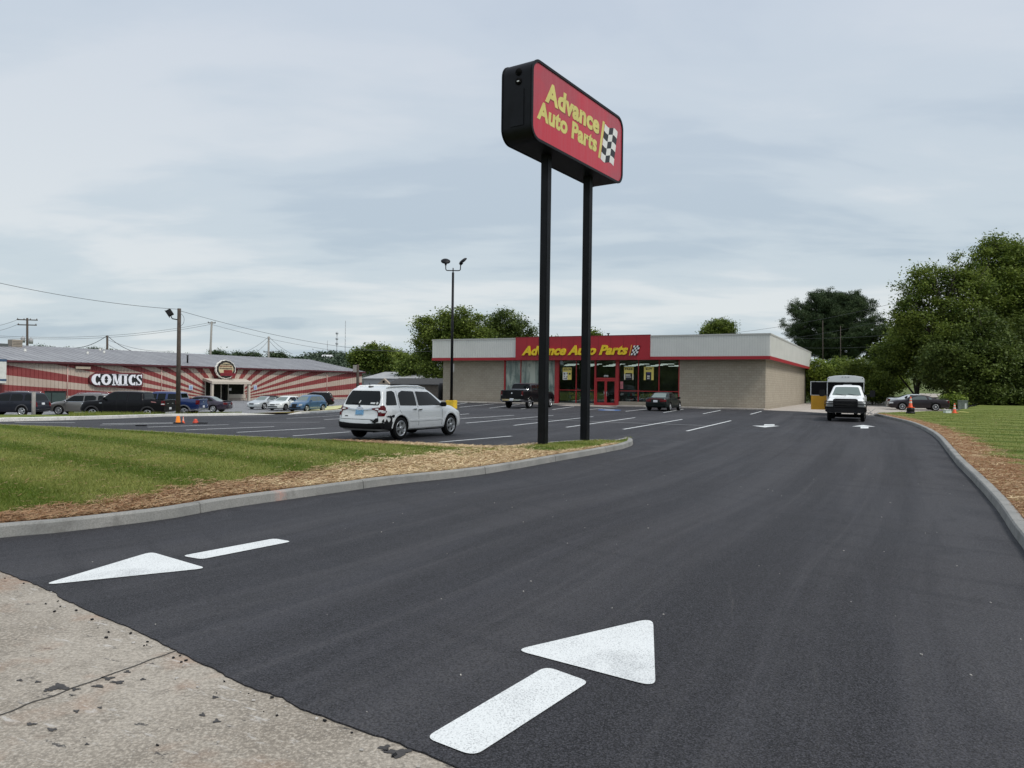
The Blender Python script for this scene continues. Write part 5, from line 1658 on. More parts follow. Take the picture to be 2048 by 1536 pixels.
# dark wooden shed with a shingled roof
a = at(776, 769, 99); b = at(881, 767, 92)
e_ = empty('wooden_shed', (a.x, a.y, -.45), math.atan2(b.y - a.y, b.x - a.x), 'dark wooden shed with a charcoal shingle roof behind the white SUV', 'shed')
L = math.hypot(b.x - a.x, b.y - a.y); H = a.z + .45
m_ = MB(); m_.box(0, 0, -.5, L, 3.6, H); m_.build('wall', plain('dark_board', (.095, .080, .065), .85, var=.3, scale=4), e_)
m_ = MB(); m_.prism([(-.3, H), (1.8, H + .75), (3.9, H), (3.9, H + .1), (1.8, H + .87), (-.3, H + .1)], .0, L + .3, 0, None, 'yz'); m_.build('roof', plain('charcoal_shingle', (.045, .045, .045), .9, var=.3, scale=5), e_)
m_ = MB(); m_.prism([(-1.9, H + .0), (.9, H + .0), (-.5, H + .80)], -.35, -.05); m_.build('gable_end', plain('buff_gable', (.34, .28, .22), .8), e_)
m_ = MB(); m_.box(-.7, -.37, H + .2, -.25, -.351, H + .5); m_.build('gable_vent', M_DARK, e_)
a = at(884, 773, 84)
m_ = MB(); m_.lathe([(0, 0), (.42, 0), (.42, 1.6), (.30, 1.85), (0, 1.9)], 16, 0, 'z'); o = m_.build('dark_tank', M_BLACK); o.location = (a.x, a.y, a.z - 1.5)
tag(o, 'dark round-topped tank beside the left corner of the auto parts shop', 'tank')

# ------------------------------------------------------------------ light pole with two heads
b = gp(902.5, 817.5)
lp = empty('lamp_post', (b.x, b.y, 0), 0, 'tall black car park lamp post on a yellow concrete base', 'lamp post')
sc_ = b.y / F
m_ = MB(); m_.box(-.33, -.33, -.1, .33, .33, .62, 0, Matrix.Rotation(rad(-20), 4, 'Z')); m_.build('concrete_base', M_YELLOW, lp, bevel=.03)
zt2 = at(904, 545, b.y).z
m_ = MB(); m_.tube([(0, 0, .62), (0, 0, zt2)], [.105, .085], 12); m_.tube([(0, 0, zt2), (0, 0, zt2 + .33)], .04, 8); m_.box(-.17, -.17, .621, .17, .17, .66); m_.build('pole', M_POST, lp)
m_ = MB()
for s_ in (-1, 1):
    m_.tube([(0, 0, zt2 + .14)] + [(s_ * .42, 0, zt2 + .14), (s_ * .49, 0, zt2 + .17), (s_ * .53, 0, zt2 + .24), (s_ * .54, 0, zt2 + .55)], .036, 8)
m_.build('arm', M_POST, lp)
for s_, yw, pt in ((-1, rad(8), rad(38)), (1, rad(-62), rad(42))):
    # flat round shoebox head tipped up
    Mh = Matrix.Translation((s_ * .54, 0, zt2 + .62)) @ Matrix.Rotation(yw, 4, 'Z') @ Matrix.Rotation(pt, 4, 'X')
    m_ = MB(); m_.lathe([(0, -.05), (.22, -.06), (.34, -.03), (.345, .02), (.25, .09), (0, .11)], 20, 0, 'z', Mh @ Matrix.Translation((0, .30, .05)))
    m_.box(-.07, -.06, -.09, .07, .16, .10, 0, Mh); hd = m_.build('lamp_head', M_POST, lp)
    m_ = MB(); m_.lathe([(0, -.066), (.21, -.066), (.21, -.061), (0, -.061)], 18, 0, 'z', Mh @ Matrix.Translation((0, .30, .05))); m_.build('lamp_lens', plain('dull_lens', (.10, .10, .10), .3), hd)
m_ = MB(); hb = at(905.5, 740, b.y).z; m_.box(.10, -.07, hb - .15, .17, .07, hb + .45); m_.build('junction_box', plain('box_grey', (.30, .30, .30), .5), lp)

# ------------------------------------------------------------------ utility poles and wires
def pole(px, py_top, Y, r0, r1, lab, zg=None, mat=None, lean=0.0, name='utility_pole', cat='utility pole', px_b=None):
    t = at(px, py_top, Y); bx = at(px_b or px, 800, Y)
    g = gz(bx.x, bx.y) if zg is None else zg
    e_ = empty(name, (bx.x, bx.y, g), 0, lab, cat)
    m_ = MB(); m_.tube([(0, 0, -.3), (t.x - bx.x, 0, t.z - g)], [r0, r1], 10); m_.build('pole', mat or M_WOOD, e_)
    return e_, Vector((t.x - bx.x, 0, t.z - g)), t
e_, tl, UP = pole(358.5, 617, 49.5, .155, .115, 'brown wooden utility pole with a floodlight beside the black pickup', mat=M_WOOD, px_b=356.5)
k_ = 49.5 / F
m_ = MB(); ay = tl.z - (640 - 617) * k_
m_.tube([(tl.x, 0, ay), (tl.x - .45, 0, ay + .08), (tl.x - .50, 0, ay + .16)], .035, 8); m_.build('bracket', M_POST, e_)
Mf = Matrix.Translation((tl.x - .58, 0, ay + .50)) @ Matrix.Rotation(rad(-35), 4, 'Y') @ Matrix.Rotation(rad(20), 4, 'Z')
m_ = MB(); m_.box(-.20, -.16, -.20, .12, .16, .20, 0, Mf); m_.box(-.24, -.20, -.24, -.201, .20, .24, 0, Mf); m_.tube([(tl.x - .50, 0, ay + .16), (tl.x - .56, 0, ay + .34)], .03, 6); m_.build('floodlight', M_BLACK, e_, bevel=.01)
m_ = MB(); cpts = [(tl.x + .1 + .28 * math.sin(t), -.1, tl.z - .35 - .45 * (1 - math.cos(t)) * .9) for t in np.linspace(0, math.pi, 9)]; m_.tube(cpts, .012, 5); m_.build('cable_loop', M_WIRE, e_)
e_, tl, PW = pole(67.5, 784, 50.5, .13, .12, 'short weathered grey wooden post in front of the dark SUV', mat=M_WOODG, name='wooden_post', cat='post')
e_, tl, PB = pole(715.5, 729, 118, .24, .20, 'thick brown pole at the right end of the striped building', zg=-1.05)
m_ = MB(); m_.box(-.75, -.3, tl.z - 1.2, -.2, .3, tl.z - .1); m_.build('meter_box', M_WOODG, e_)
def crossarm(e_, tl, z, w_, ang_=0, drop=0.25, ins=4):
    m_ = MB(); M2 = Matrix.Translation((tl.x, 0, z)) @ Matrix.Rotation(ang_, 4, 'Z')
    m_.box(-w_, -.09, -.09, w_, .09, .09, 0, M2)
    m_.build('crossarm', M_WOOD, e_)
    for k in range(ins):
        m_ = MB(); x = -w_ * .92 + 2 * w_ * .92 * k / (ins - 1)
        m_.lathe([(0, .09), (.08, .09), (.10, .2), (.05, .3), (0, .32)], 8, 0, 'z', M2 @ Matrix.Translation((x, 0, 0)))
        m_.build('insulator', plain('insulator_grey', (.18, .17, .17), .4), e_)
e_, tl, P55 = pole(54.5, 636, 140, .26, .18, 'utility pole with two crossarms and transformers behind the striped roof', zg=-1)
crossarm(e_, tl, tl.z - .35, 1.75, rad(12)); crossarm(e_, tl, tl.z - 1.3, 1.6, rad(12), ins=3)
m_ = MB()
for sx_ in (-1, 1):
    m_.lathe([(0, 0), (.35, 0), (.36, .9), (.25, 1.0), (.06, 1.02), (.06, 1.3), (0, 1.3)], 12, 0, 'z', Matrix.Translation((tl.x + sx_ * .75, 0, tl.z - 4.6 - (.2 if sx_ > 0 else 0))))
m_.box(tl.x - .5, -.06, tl.z - 4.3, tl.x + .5, .06, tl.z - 4.2)
m_.build('transformer', plain('transformer_grey', (.38, .38, .39), .5), e_)
e_, tl, P214 = pole(214.5, 671, 150, .24, .2, 'plain pole with sagging wires above the COMICS sign roof', zg=-1)
e_, tl, P420 = pole(423.5, 643, 160, .27, .2, 'leaning grey pole with a small crossarm left of the emblem', zg=-1, mat=M_WOODG, px_b=417)
crossarm(e_, tl, tl.z - .3, .8, 0, ins=2)
e_, tl, P537 = pole(537.5, 673, 165, .24, .2, 'grey pole with wires right of the emblem, behind the roof', zg=-1, mat=M_WOODG, px_b=536)
crossarm(e_, tl, at(537, 704, 165).z + 1, 1.1, 0, ins=2)
e_, tl, P1923 = pole(1923.5, 615, 84, .16, .11, 'slim dark utility pole among the trees on the right', px_b=1925)
e_, tl, P1680 = pole(1681, 652, 110, .075, .045, 'slim bare trunk in front of the right pine', mat=M_WOOD, name='bare_tree', cat='tree')
e_, tl, P1645 = pole(1645.5, 641, 110, .08, .045, 'slim bare trunk in front of the left pine', mat=M_WOOD, name='bare_tree', cat='tree')
def mast(px, py, Y, lab, w_=.35):
    t = at(px, py, Y); m_ = MB(); H = t.z + 2
    e_ = empty('radio_mast', (t.x, t.y, -2), 0, lab, 'mast', 'radio masts on the far hill')
    for a in range(3):
        x, y = w_ * math.cos(a * 2.09), w_ * math.sin(a * 2.09); m_.tube([(x, y, 0), (x * .4, y * .4, H)], .07, 4)
    n_ = int(H / 3)
    for k in range(n_):
        z = k * 3
        for a in range(3):
            f = 1 - .6 * z / H; f2 = 1 - .6 * (z + 3) / H
            m_.tube([(w_ * f * math.cos(a * 2.09), w_ * f * math.sin(a * 2.09), z), (w_ * f2 * math.cos((a + 1) * 2.09), w_ * f2 * math.sin((a + 1) * 2.09), min(H, z + 3))], .04, 3)
    m_.build('lattice', plain('mast_grey', (.30, .32, .34), .5), e_)
    return e_, H
mast(655, 681, 620, 'shortest of the three masts on the far hill', .5)
e_, H = mast(674, 663, 620, 'middle mast with drum antennas on the far hill', .8)
for z in (H - 1.5, H - 6, H - 10):
    m_ = MB(); m_.lathe([(0, -.7), (1.1, -.7), (1.1, .7), (0, .7)], 8, 0, 'z', Matrix.Translation((0, 0, z)))
    m_.build('antenna', plain('antenna_grey', (.35, .37, .39), .5), e_)
mast(691, 641, 640, 'tallest and thinnest mast on the far hill', .45)

def wire(a, b, sag, lab, r=.012, grp='overhead wires'):
    a, b = Vector(a), Vector(b)
    pts = [a.lerp(b, t) - Vector((0, 0, sag * 4 * t * (1 - t))) for t in np.linspace(0, 1, 24)]
    m_ = MB(); m_.tube([p - a for p in pts], r, 5, 0, True)
    o = m_.build('overhead_wire', M_WIRE); o.location = a; tag(o, lab, 'wire', grp); return o
wire(at(-140, 533, 38), UP - Vector((.05, 0, .05)), .35, 'wire from the top left frame edge to the floodlight pole', .014)
wire(UP + Vector((.05, 0, -.15)), at(868, 702, 82), .9, 'wire from the floodlight pole to the left corner of the auto parts shop', .014)
wire(at(-60, 668, 130), at(420, 645, 160), 1.6, 'upper of two thin wires passing behind the floodlight pole', .03)
wire(at(-60, 671, 130), at(420, 649, 160), 1.6, 'lower of two thin wires passing behind the floodlight pole', .03)
wire(at(420, 648, 160), at(770, 712, 175), 1.0, 'wire leaving the leaning grey pole to the right', .03)
wire(at(132, 695, 148), P214, .9, 'thick wire rising from the striped roof to the plain pole', .06)
wire(P214, at(305, 706, 150), 1.2, 'thick wire falling from the plain pole to the right', .06)
wire(P214 - Vector((0, 0, 1.6)), at(262, 702, 150), .6, 'thin wire below the thick one right of the plain pole', .03)
wire(P214 - Vector((0, 0, .8)), at(345, 702, 150), .8, 'long thin wire falling right from the plain pole', .03)
wire(at(485, 706, 160), P537, .4, 'wire rising to the grey pole from the left', .035)
wire(at(500, 712, 160), P537 - Vector((0, 0, .8)), .4, 'lower wire rising to the grey pole from the left', .035)
wire(P537, at(585, 708, 165), .4, 'wire falling from the grey pole to the right', .035)
wire(P537 - Vector((0, 0, .8)), at(575, 712, 165), .4, 'lower wire falling from the grey pole to the right', .035)
wire(at(-60, 656, 120), at(38, 638, 140), .5, 'top wire at the left edge running to the transformer pole', .03)
wire(at(-60, 667, 120), at(37, 648, 140), .5, 'second wire at the left edge running to the transformer pole', .03)
wire(at(1400, 672, 122), at(1860, 588, 95), .8, 'upper wire crossing the sky in front of the pines', .02)
wire(at(1500, 684, 122), at(1860, 615, 95), .8, 'second wire crossing in front of the pines', .02)
wire(at(1560, 676, 118), at(1925, 655, 90), .5, 'third wire crossing in front of the pines', .02)
wire(at(1590, 695, 118), at(1925, 676, 90), .5, 'lowest wire crossing in front of the pines', .02)
wire(at(700, 700, 160), at(866, 702, 160), .1, 'faint level wire left of the auto parts shop', .03)
# ------------------------------------------------------------------ vehicles
def pchip(P, x):
    """monotone curve through control points"""
    X = np.array([p[0] for p in P], float); Y = np.array([p[1] for p in P], float)
    h = np.diff(X); d = np.diff(Y) / h
    m = np.zeros(len(X)); m[0] = d[0]; m[-1] = d[-1]
    for i in range(1, len(X) - 1):
        if d[i - 1] * d[i] > 0:
            w1, w2 = 2 * h[i] + h[i - 1], h[i] + 2 * h[i - 1]
            m[i] = (w1 + w2) / (w1 / d[i - 1] + w2 / d[i])
    x = np.clip(x, X[0], X[-1]); i = np.clip(np.searchsorted(X, x) - 1, 0, len(X) - 2)
    t = (x - X[i]) / h[i]
    return ((2 * t ** 3 - 3 * t ** 2 + 1) * Y[i] + (t ** 3 - 2 * t ** 2 + t) * h[i] * m[i] + (-2 * t ** 3 + 3 * t ** 2) * Y[i + 1] + (t ** 3 - t ** 2) * h[i] * m[i + 1])

SUV = dict(
    top=[(-2.38, .70), (-2.345, .76), (-2.31, 1.00), (-2.24, 1.10), (-2.00, 1.585), (-1.90, 1.645), (-1.2, 1.70), (-.2, 1.70), (.35, 1.64), (.55, 1.57), (1.22, 1.145), (1.36, 1.09), (1.9, 1.02), (2.22, .90), (2.36, .76), (2.42, .62)],
    sh=[(-2.38, .66), (-2.31, .93), (-2.2, 1.03), (-1.0, 1.03), (1.0, 1.00), (1.6, .93), (2.15, .82), (2.42, .56)],
    bot=[(-2.38, .40), (-2.2, .30), (-1.9, .27), (2.1, .25), (2.42, .34)],
    w=[(-2.38, .76), (-2.33, .83), (-2.2, .875), (-1.8, .90), (1.7, .90), (2.0, .875), (2.22, .80), (2.36, .66), (2.42, .50)],
    wr=[(-2.38, .60), (-2.31, .70), (-2.2, .72), (-2.0, .63), (-1.0, .63), (.4, .61), (.6, .62), (1.25, .74), (1.6, .72), (2.42, .40)],
    wheels=(1.48, -1.38, .36, .80), xr=(-2.38, 2.42), H=1.70,
    side=[('side_window', [(-2.06, 1.10), (-1.90, 1.10), (-1.52, 1.10), (-1.50, 1.50), (-1.60, 1.56), (-1.86, 1.54)], 'glass'),
          ('side_window', [(-1.36, 1.09), (-.47, 1.07), (-.47, 1.54), (-1.10, 1.56), (-1.28, 1.50), (-1.36, 1.40)], 'glass'),
          ('side_window', [(-.38, 1.07), (.98, 1.07), (1.02, 1.10), (.62, 1.40), (.40, 1.52), (-.38, 1.54)], 'glass')],
    seams=[(-.42, .42, -.42, 1.56), (.92, .40, 1.00, 1.06), (-1.42, .95, -1.40, 1.56), (-1.42, .95, -1.10, .55), (-1.10, .55, -1.02, .40)],
    handles=[(-.62, .96), (.62 - .95, .94)],
    screen=(.60, 1.20, .54, .66), rear=('B', [(-.70, 1.10), (.70, 1.10), (.66, 1.35), (.56, 1.55), (-.56, 1.55), (-.66, 1.35)]),
    head=[('F', [(.42, .64), (.80, .70), (.80, .84), (.46, .80)])], tail=[('B', [(.62, .68), (.86, .70), (.86, 1.02), (.72, 1.04), (.60, .96)])],
    grille=[(-.40, .62), (.40, .62), (.42, .80), (-.42, .80)], mirror=(.90, 1.10))
SEDAN = dict(
    top=[(-2.35, .80), (-2.32, .93), (-2.22, 1.00), (-1.75, 1.03), (-1.55, 1.06), (-.95, 1.36), (-.70, 1.42), (-.1, 1.45), (.35, 1.42), (.55, 1.35), (1.22, .96), (1.35, .93), (1.9, .84), (2.2, .74), (2.33, .64), (2.38, .52)],
    sh=[(-2.35, .74), (-2.28, .88), (-1.9, .94), (-1.0, .93), (.9, .89), (1.6, .81), (2.1, .69), (2.38, .48)],
    bot=[(-2.35, .36), (-2.2, .26), (2.1, .20), (2.38, .28)],
    w=[(-2.35, .70), (-2.28, .78), (-2.0, .85), (-1.5, .885), (1.5, .885), (2.0, .83), (2.25, .70), (2.38, .46)],
    wr=[(-2.35, .58), (-2.2, .66), (-1.6, .66), (-.9, .57), (.3, .57), (.6, .60), (1.25, .70), (1.6, .68), (2.38, .36)],
    wheels=(1.42, -1.32, .325, .78), xr=(-2.35, 2.38), H=1.45,
    side=[('side_window', [(-1.32, 1.00), (-.42, .98), (-.42, 1.33), (-.85, 1.31), (-1.18, 1.12)], 'glass'),
          ('side_window', [(-.34, .98), (.92, .95), (.98, .98), (.60, 1.22), (.38, 1.33), (-.34, 1.34)], 'glass')],
    seams=[(-.38, .34, -.38, 1.36), (.86, .34, .94, .95), (-1.36, .70, -1.34, 1.0)],
    handles=[(-.52, .86), (-.52 - .70, .87)],
    screen=(.60, 1.20, .50, .62), rear=('T', [(-1.58, -.56), (-.98, -.48), (-.98, .48), (-1.58, .56)]),
    head=[('F', [(.34, .54), (.72, .60), (.72, .70), (.36, .68)])], tail=[('B', [(.34, .70), (.80, .72), (.80, .88), (.38, .90)])],
    grille=[(-.28, .52), (.28, .52), (.30, .64), (-.30, .64)], mirror=(.86, 1.00))
PICK = dict(
    top=[(-2.90, .96), (-2.88, 1.36), (-2.8, 1.38), (-.98, 1.38), (-.90, 1.40), (-.80, 1.86), (-.70, 1.90), (.0, 1.93), (.55, 1.92), (.75, 1.85), (1.38, 1.36), (1.50, 1.30), (2.4, 1.22), (2.62, 1.12), (2.70, .98), (2.74, .84)],
    sh=[(-2.90, .90), (-2.86, 1.34), (-1.0, 1.35), (-.85, 1.28), (1.3, 1.24), (2.3, 1.12), (2.6, 1.0), (2.74, .80)],
    bot=[(-2.90, .56), (-2.6, .50), (2.5, .44), (2.74, .52)],
    w=[(-2.90, .93), (-2.84, .97), (-1.0, .98), (1.6, .98), (2.3, .97), (2.6, .92), (2.74, .80)],
    wr=[(-2.90, .88), (-.98, .90), (-.88, .72), (-.5, .69), (.6, .68), (.8, .70), (1.42, .84), (1.7, .84), (2.4, .82), (2.74, .70)],
    wheels=(1.86, -1.78, .40, .84), xr=(-2.90, 2.74), H=1.93,
    side=[('side_window', [(-.72, 1.34), (-.08, 1.33), (-.08, 1.76), (-.58, 1.76), (-.70, 1.68)], 'glass'),
          ('side_window', [(.0, 1.33), (1.16, 1.31), (1.20, 1.35), (.86, 1.62), (.64, 1.76), (.0, 1.77)], 'glass')],
    seams=[(-.04, .56, -.04, 1.82), (1.12, .58, 1.18, 1.30), (-.93, .60, -.93, 1.32)],
    handles=[(.14, 1.20)],
    screen=(.80, 1.36, .58, .74), rear=('B', [(-.62, 1.44), (.62, 1.44), (.56, 1.78), (-.56, 1.78)]),
    head=[('F', [(.58, .86), (.88, .86), (.88, 1.08), (.60, 1.08)])], tail=[('B', [(.80, .98), (.93, .98), (.93, 1.30), (.80, 1.30)])],
    grille=[(-.52, .82), (.52, .82), (.54, 1.06), (-.54, 1.06)], mirror=(1.05, 1.42),
    bed=(-2.82, -1.02, .86))
COUPE = dict(SEDAN,
    top=[(-2.33, .78), (-2.31, .95), (-2.2, .99), (-1.70, 1.00), (-1.50, 1.02), (-.70, 1.29), (-.35, 1.34), (.1, 1.34), (.40, 1.29), (1.05, .95), (1.2, .92), (1.8, .87), (2.15, .77), (2.30, .64), (2.35, .50)],
    side=[('side_window', [(-1.05, .98), (-.78, .97), (-.72, 1.20), (-.90, 1.13)], 'glass'),
          ('side_window', [(-.66, .96), (.72, .93), (.76, .96), (.40, 1.16), (.10, 1.25), (-.50, 1.25)], 'glass')],
    seams=[(-.70, .34, -.66, .95), (.72, .34, .78, .92)], handles=[(-.52, .84)],
    screen=(.46, 1.03, .50, .62), rear=('T', [(-1.50, -.56), (-.75, -.48), (-.75, .48), (-1.50, .56)]), H=1.34, wheels=(1.30, -1.27, .33, .78))
PT = dict(SUV,
    top=[(-2.14, .72), (-2.10, .95), (-2.0, 1.06), (-1.70, 1.45), (-1.5, 1.55), (-.8, 1.60), (-.1, 1.59), (.25, 1.53), (.42, 1.45), (1.0, 1.06), (1.12, 1.02), (1.7, .93), (1.98, .80), (2.10, .64), (2.15, .48)],
    sh=[(-2.14, .66), (-2.05, .92), (-1.0, .98), (.9, .95), (1.4, .86), (1.9, .70), (2.15, .44)],
    bot=[(-2.14, .34), (-2.0, .26), (1.9, .22), (2.15, .30)],
    w=[(-2.14, .70), (-2.05, .80), (-1.6, .86), (1.3, .86), (1.7, .82), (1.95, .66), (2.15, .40)],
    wr=[(-2.14, .56), (-2.0, .64), (-1.6, .56), (.2, .56), (.45, .58), (1.02, .60), (1.5, .46), (2.15, .22)],
    wheels=(1.32, -1.30, .33, .78), xr=(-2.14, 2.15), H=1.60,
    side=[('side_window', [(-1.62, 1.06), (-1.25, 1.05), (-1.22, 1.42), (-1.42, 1.40)], 'glass'), ('side_window', [(-1.15, 1.05), (-.40, 1.03), (-.40, 1.46), (-1.13, 1.44)], 'glass'),
          ('side_window', [(-.32, 1.03), (.78, 1.00), (.80, 1.03), (.48, 1.30), (.30, 1.42), (-.32, 1.46)], 'glass')],
    seams=[(-.36, .36, -.36, 1.48), (.76, .36, .80, 1.0)], handles=[(-.50, .90), (-1.10, .91)],
    screen=(.46, .98, .46, .54), rear=('B', [(-.60, 1.06), (.60, 1.06), (.50, 1.45), (-.50, 1.45)]),
    head=[('F', [(.44, .58), (.70, .58), (.68, .76), (.46, .76)])], grille=[(-.22, .36), (.22, .36), (.30, .76), (-.30, .76)], mirror=(.74, 1.05))

CREW = dict(PICK,
    top=[(-2.90, .96), (-2.88, 1.36), (-2.8, 1.38), (-1.60, 1.38), (-1.50, 1.40), (-1.36, 1.86), (-1.24, 1.90), (-.4, 1.93), (.55, 1.92), (.75, 1.85), (1.38, 1.36), (1.50, 1.30), (2.4, 1.22), (2.62, 1.12), (2.70, .98), (2.74, .84)],
    sh=[(-2.90, .90), (-2.86, 1.34), (-1.62, 1.35), (-1.45, 1.28), (1.3, 1.24), (2.3, 1.12), (2.6, 1.0), (2.74, .80)],
    wr=[(-2.90, .88), (-1.60, .90), (-1.46, .72), (-1.1, .69), (.6, .68), (.8, .70), (1.42, .84), (1.7, .84), (2.4, .82), (2.74, .70)],
    side=[('side_window', [(-1.30, 1.35), (-.52, 1.34), (-.52, 1.77), (-1.14, 1.76), (-1.24, 1.68)], 'glass'),
          ('side_window', [(-.36, 1.34), (.22, 1.33), (.22, 1.78), (-.36, 1.78)], 'glass'),
          ('side_window', [(.30, 1.33), (1.16, 1.31), (1.20, 1.35), (.86, 1.62), (.64, 1.76), (.30, 1.77)], 'glass')],
    seams=[(.26, .56, .26, 1.82), (-.44, .56, -.44, 1.82), (1.12, .58, 1.18, 1.30), (-1.52, .60, -1.52, 1.32)], handles=[(.42, 1.20), (-.30, 1.20)],
    bed=(-2.82, -1.64, .86))
def scale_spec(sp, sx_, sy_, sz_):
    q = dict(sp)
    for k in ('top', 'sh', 'bot'): q[k] = [(a * sx_, b * sz_) for a, b in sp[k]]
    for k in ('w', 'wr'): q[k] = [(a * sx_, b * sy_) for a, b in sp[k]]
    a, b, r, w_ = sp['wheels']; q['wheels'] = (a * sx_, b * sx_, r * (sz_ + 1) / 2, w_ * sy_)
    q['xr'] = (sp['xr'][0] * sx_, sp['xr'][1] * sx_); q['H'] = sp['H'] * sz_
    q['side'] = [(n, [(a * sx_, b * sz_) for a, b in p], m_) for n, p, m_ in sp['side']]
    q['seams'] = [(a * sx_, b * sz_, c * sx_, d * sz_) for a, b, c, d in sp['seams']]
    q['handles'] = [(a * sx_, b * sz_) for a, b in sp['handles']]
    a, b, c, d = sp['screen']; q['screen'] = (a * sx_, b * sx_, c * sy_, d * sy_)
    v, p = sp['rear']; q['rear'] = (v, [((a * sy_, b * sz_) if v == 'B' else (a * sx_, b * sy_)) for a, b in p])
    for k in ('head', 'tail'): q[k] = [(v, [(a * sy_, b * sz_) for a, b in p]) for v, p in sp[k]]
    q['grille'] = [(a * sy_, b * sz_) for a, b in sp['grille']]; q['mirror'] = (sp['mirror'][0] * sx_, sp['mirror'][1] * sz_)
    if 'bed' in sp: q['bed'] = (sp['bed'][0] * sx_, sp['bed'][1] * sx_, sp['bed'][2] * sz_)
    return q

def body_mesh(sp):
    x0, x1 = sp['xr']
    xs_ = set(np.round(np.arange(x0, x1, .07), 4)) | {x0, x1}
    for k in ('top', 'sh', 'w', 'wr', 'bot'): xs_ |= {round(p[0], 4) for p in sp[k]}
    xs_ = sorted(x for x in xs_ if x0 <= x <= x1)
    keep = [xs_[0]]
    for x in xs_[1:]:
        if x - keep[-1] > .012: keep.append(x)
    keep[-1] = x1
    X = np.array(keep)
    zt_, zs2, zb_, w, wr = (pchip(sp[k], X) for k in ('top', 'sh', 'bot', 'w', 'wr'))
    zs2 = np.minimum(zs2, zt_ - .02)
    vs_, fs_ = [], []
    for i, x in enumerate(X):
        t, s_, b, W, R = zt_[i], zs2[i], zb_[i], w[i], wr[i]
        h = t - s_; H = s_ - b
        R = min(R, W * .95)
        half = [(0, b), (W * .80, b), (W * .955, b + .05), (W * .985, b + H * .16), (W, b + H * .40), (W * .998, b + H * .60), (W * .985, b + H * .78), (W * .975, s_ - H * .07), (W * .945, s_)]
        ys, zs3 = W * .945, s_
        ye, ze = R + (ys - R) * .12, s_ + h * .86
        for f in (.25, .5, .75, 1.0):
            half.append((ys + (ye - ys) * f + .012 * math.sin(f * math.pi) * min(1, h / .3), zs3 + (ze - zs3) * f))
        half += [(R * .975, s_ + h * .93), (R * .90, s_ + h * .975), (R * .70, s_ + h * .995), (R * .35, t + .004), (0, t + .008)]
        ring = [(y, z) for y, z in half] + [(-y, z) for y, z in half[-2:0:-1]]
        for y, z in ring: vs_.append((x, y, z))
    n = len(vs_) // len(X)
    for i in range(len(X) - 1):
        for k in range(n):
            k2 = (k + 1) % n
            fs_.append((i * n + k, i * n + k2, (i + 1) * n + k2, (i + 1) * n + k))
    fs_.append(tuple(range(n))); fs_.append(tuple((len(X) - 1) * n + k for k in range(n)))
    me = bpy.data.meshes.new('body'); me.from_pydata(vs_, [], fs_); me.update()
    bm = bmesh.new(); bm.from_mesh(me); bmesh.ops.recalc_face_normals(bm, faces=bm.faces); bm.to_mesh(me)
    bvh = BVHTree.FromBMesh(bm); bm.free()
    return me, bvh

def cut_body(me, sp, mats):
    """open the wheel arches (and a pickup's bed)"""
    for m_ in mats: me.materials.append(m_)
    ob = bpy.data.objects.new('tmp', me); COL.objects.link(ob)
    cutters = []
    xf, xr_, r, tw = sp['wheels']
    wmax = max(p[1] for p in sp['w'])
    c = MB()
    for xw in (xf, xr_):
        for s_ in (-1, 1):
            seg = 28; ra = r + .055
            vs_ = []
            for y in (s_ * (wmax - .34), s_ * (wmax + .2)):
                for k in range(seg):
                    a = 2 * math.pi * k / seg; vs_.append((xw + ra * math.cos(a), y, r + .01 + ra * math.sin(a)))
            c.add(vs_, [tuple(range(seg)), tuple(range(2 * seg - 1, seg - 1, -1))] + [(k, (k + 1) % seg, seg + (k + 1) % seg, seg + k) for k in range(seg)], 1)
    if 'bed' in sp:
        a, b, z = sp['bed']; wb = wmax - .10
        c.box(a, -wb, z, b, wb, 3.0, 1)
    for bx in sp.get('cuts', []): c.box(*bx, 1)
    cm = c.mesh('cut')
    for m_ in mats: cm.materials.append(m_)
    co = bpy.data.objects.new('cut', cm); COL.objects.link(co)
    mod = ob.modifiers.new('b', 'BOOLEAN'); mod.operation = 'DIFFERENCE'; mod.solver = 'EXACT'; mod.object = co
    try: mod.material_mode = 'TRANSFER'
    except Exception: pass
    dg = bpy.context.evaluated_depsgraph_get(); dg.update()
    res = bpy.data.meshes.new_from_object(ob.evaluated_get(dg))
    bpy.data.objects.remove(ob); bpy.data.objects.remove(co)
    if len(res.polygons) < 100: res = me
    res.name = 'body'
    for p in res.polygons: p.use_smooth = True
    res.set_sharp_from_angle(angle=rad(38))
    return res

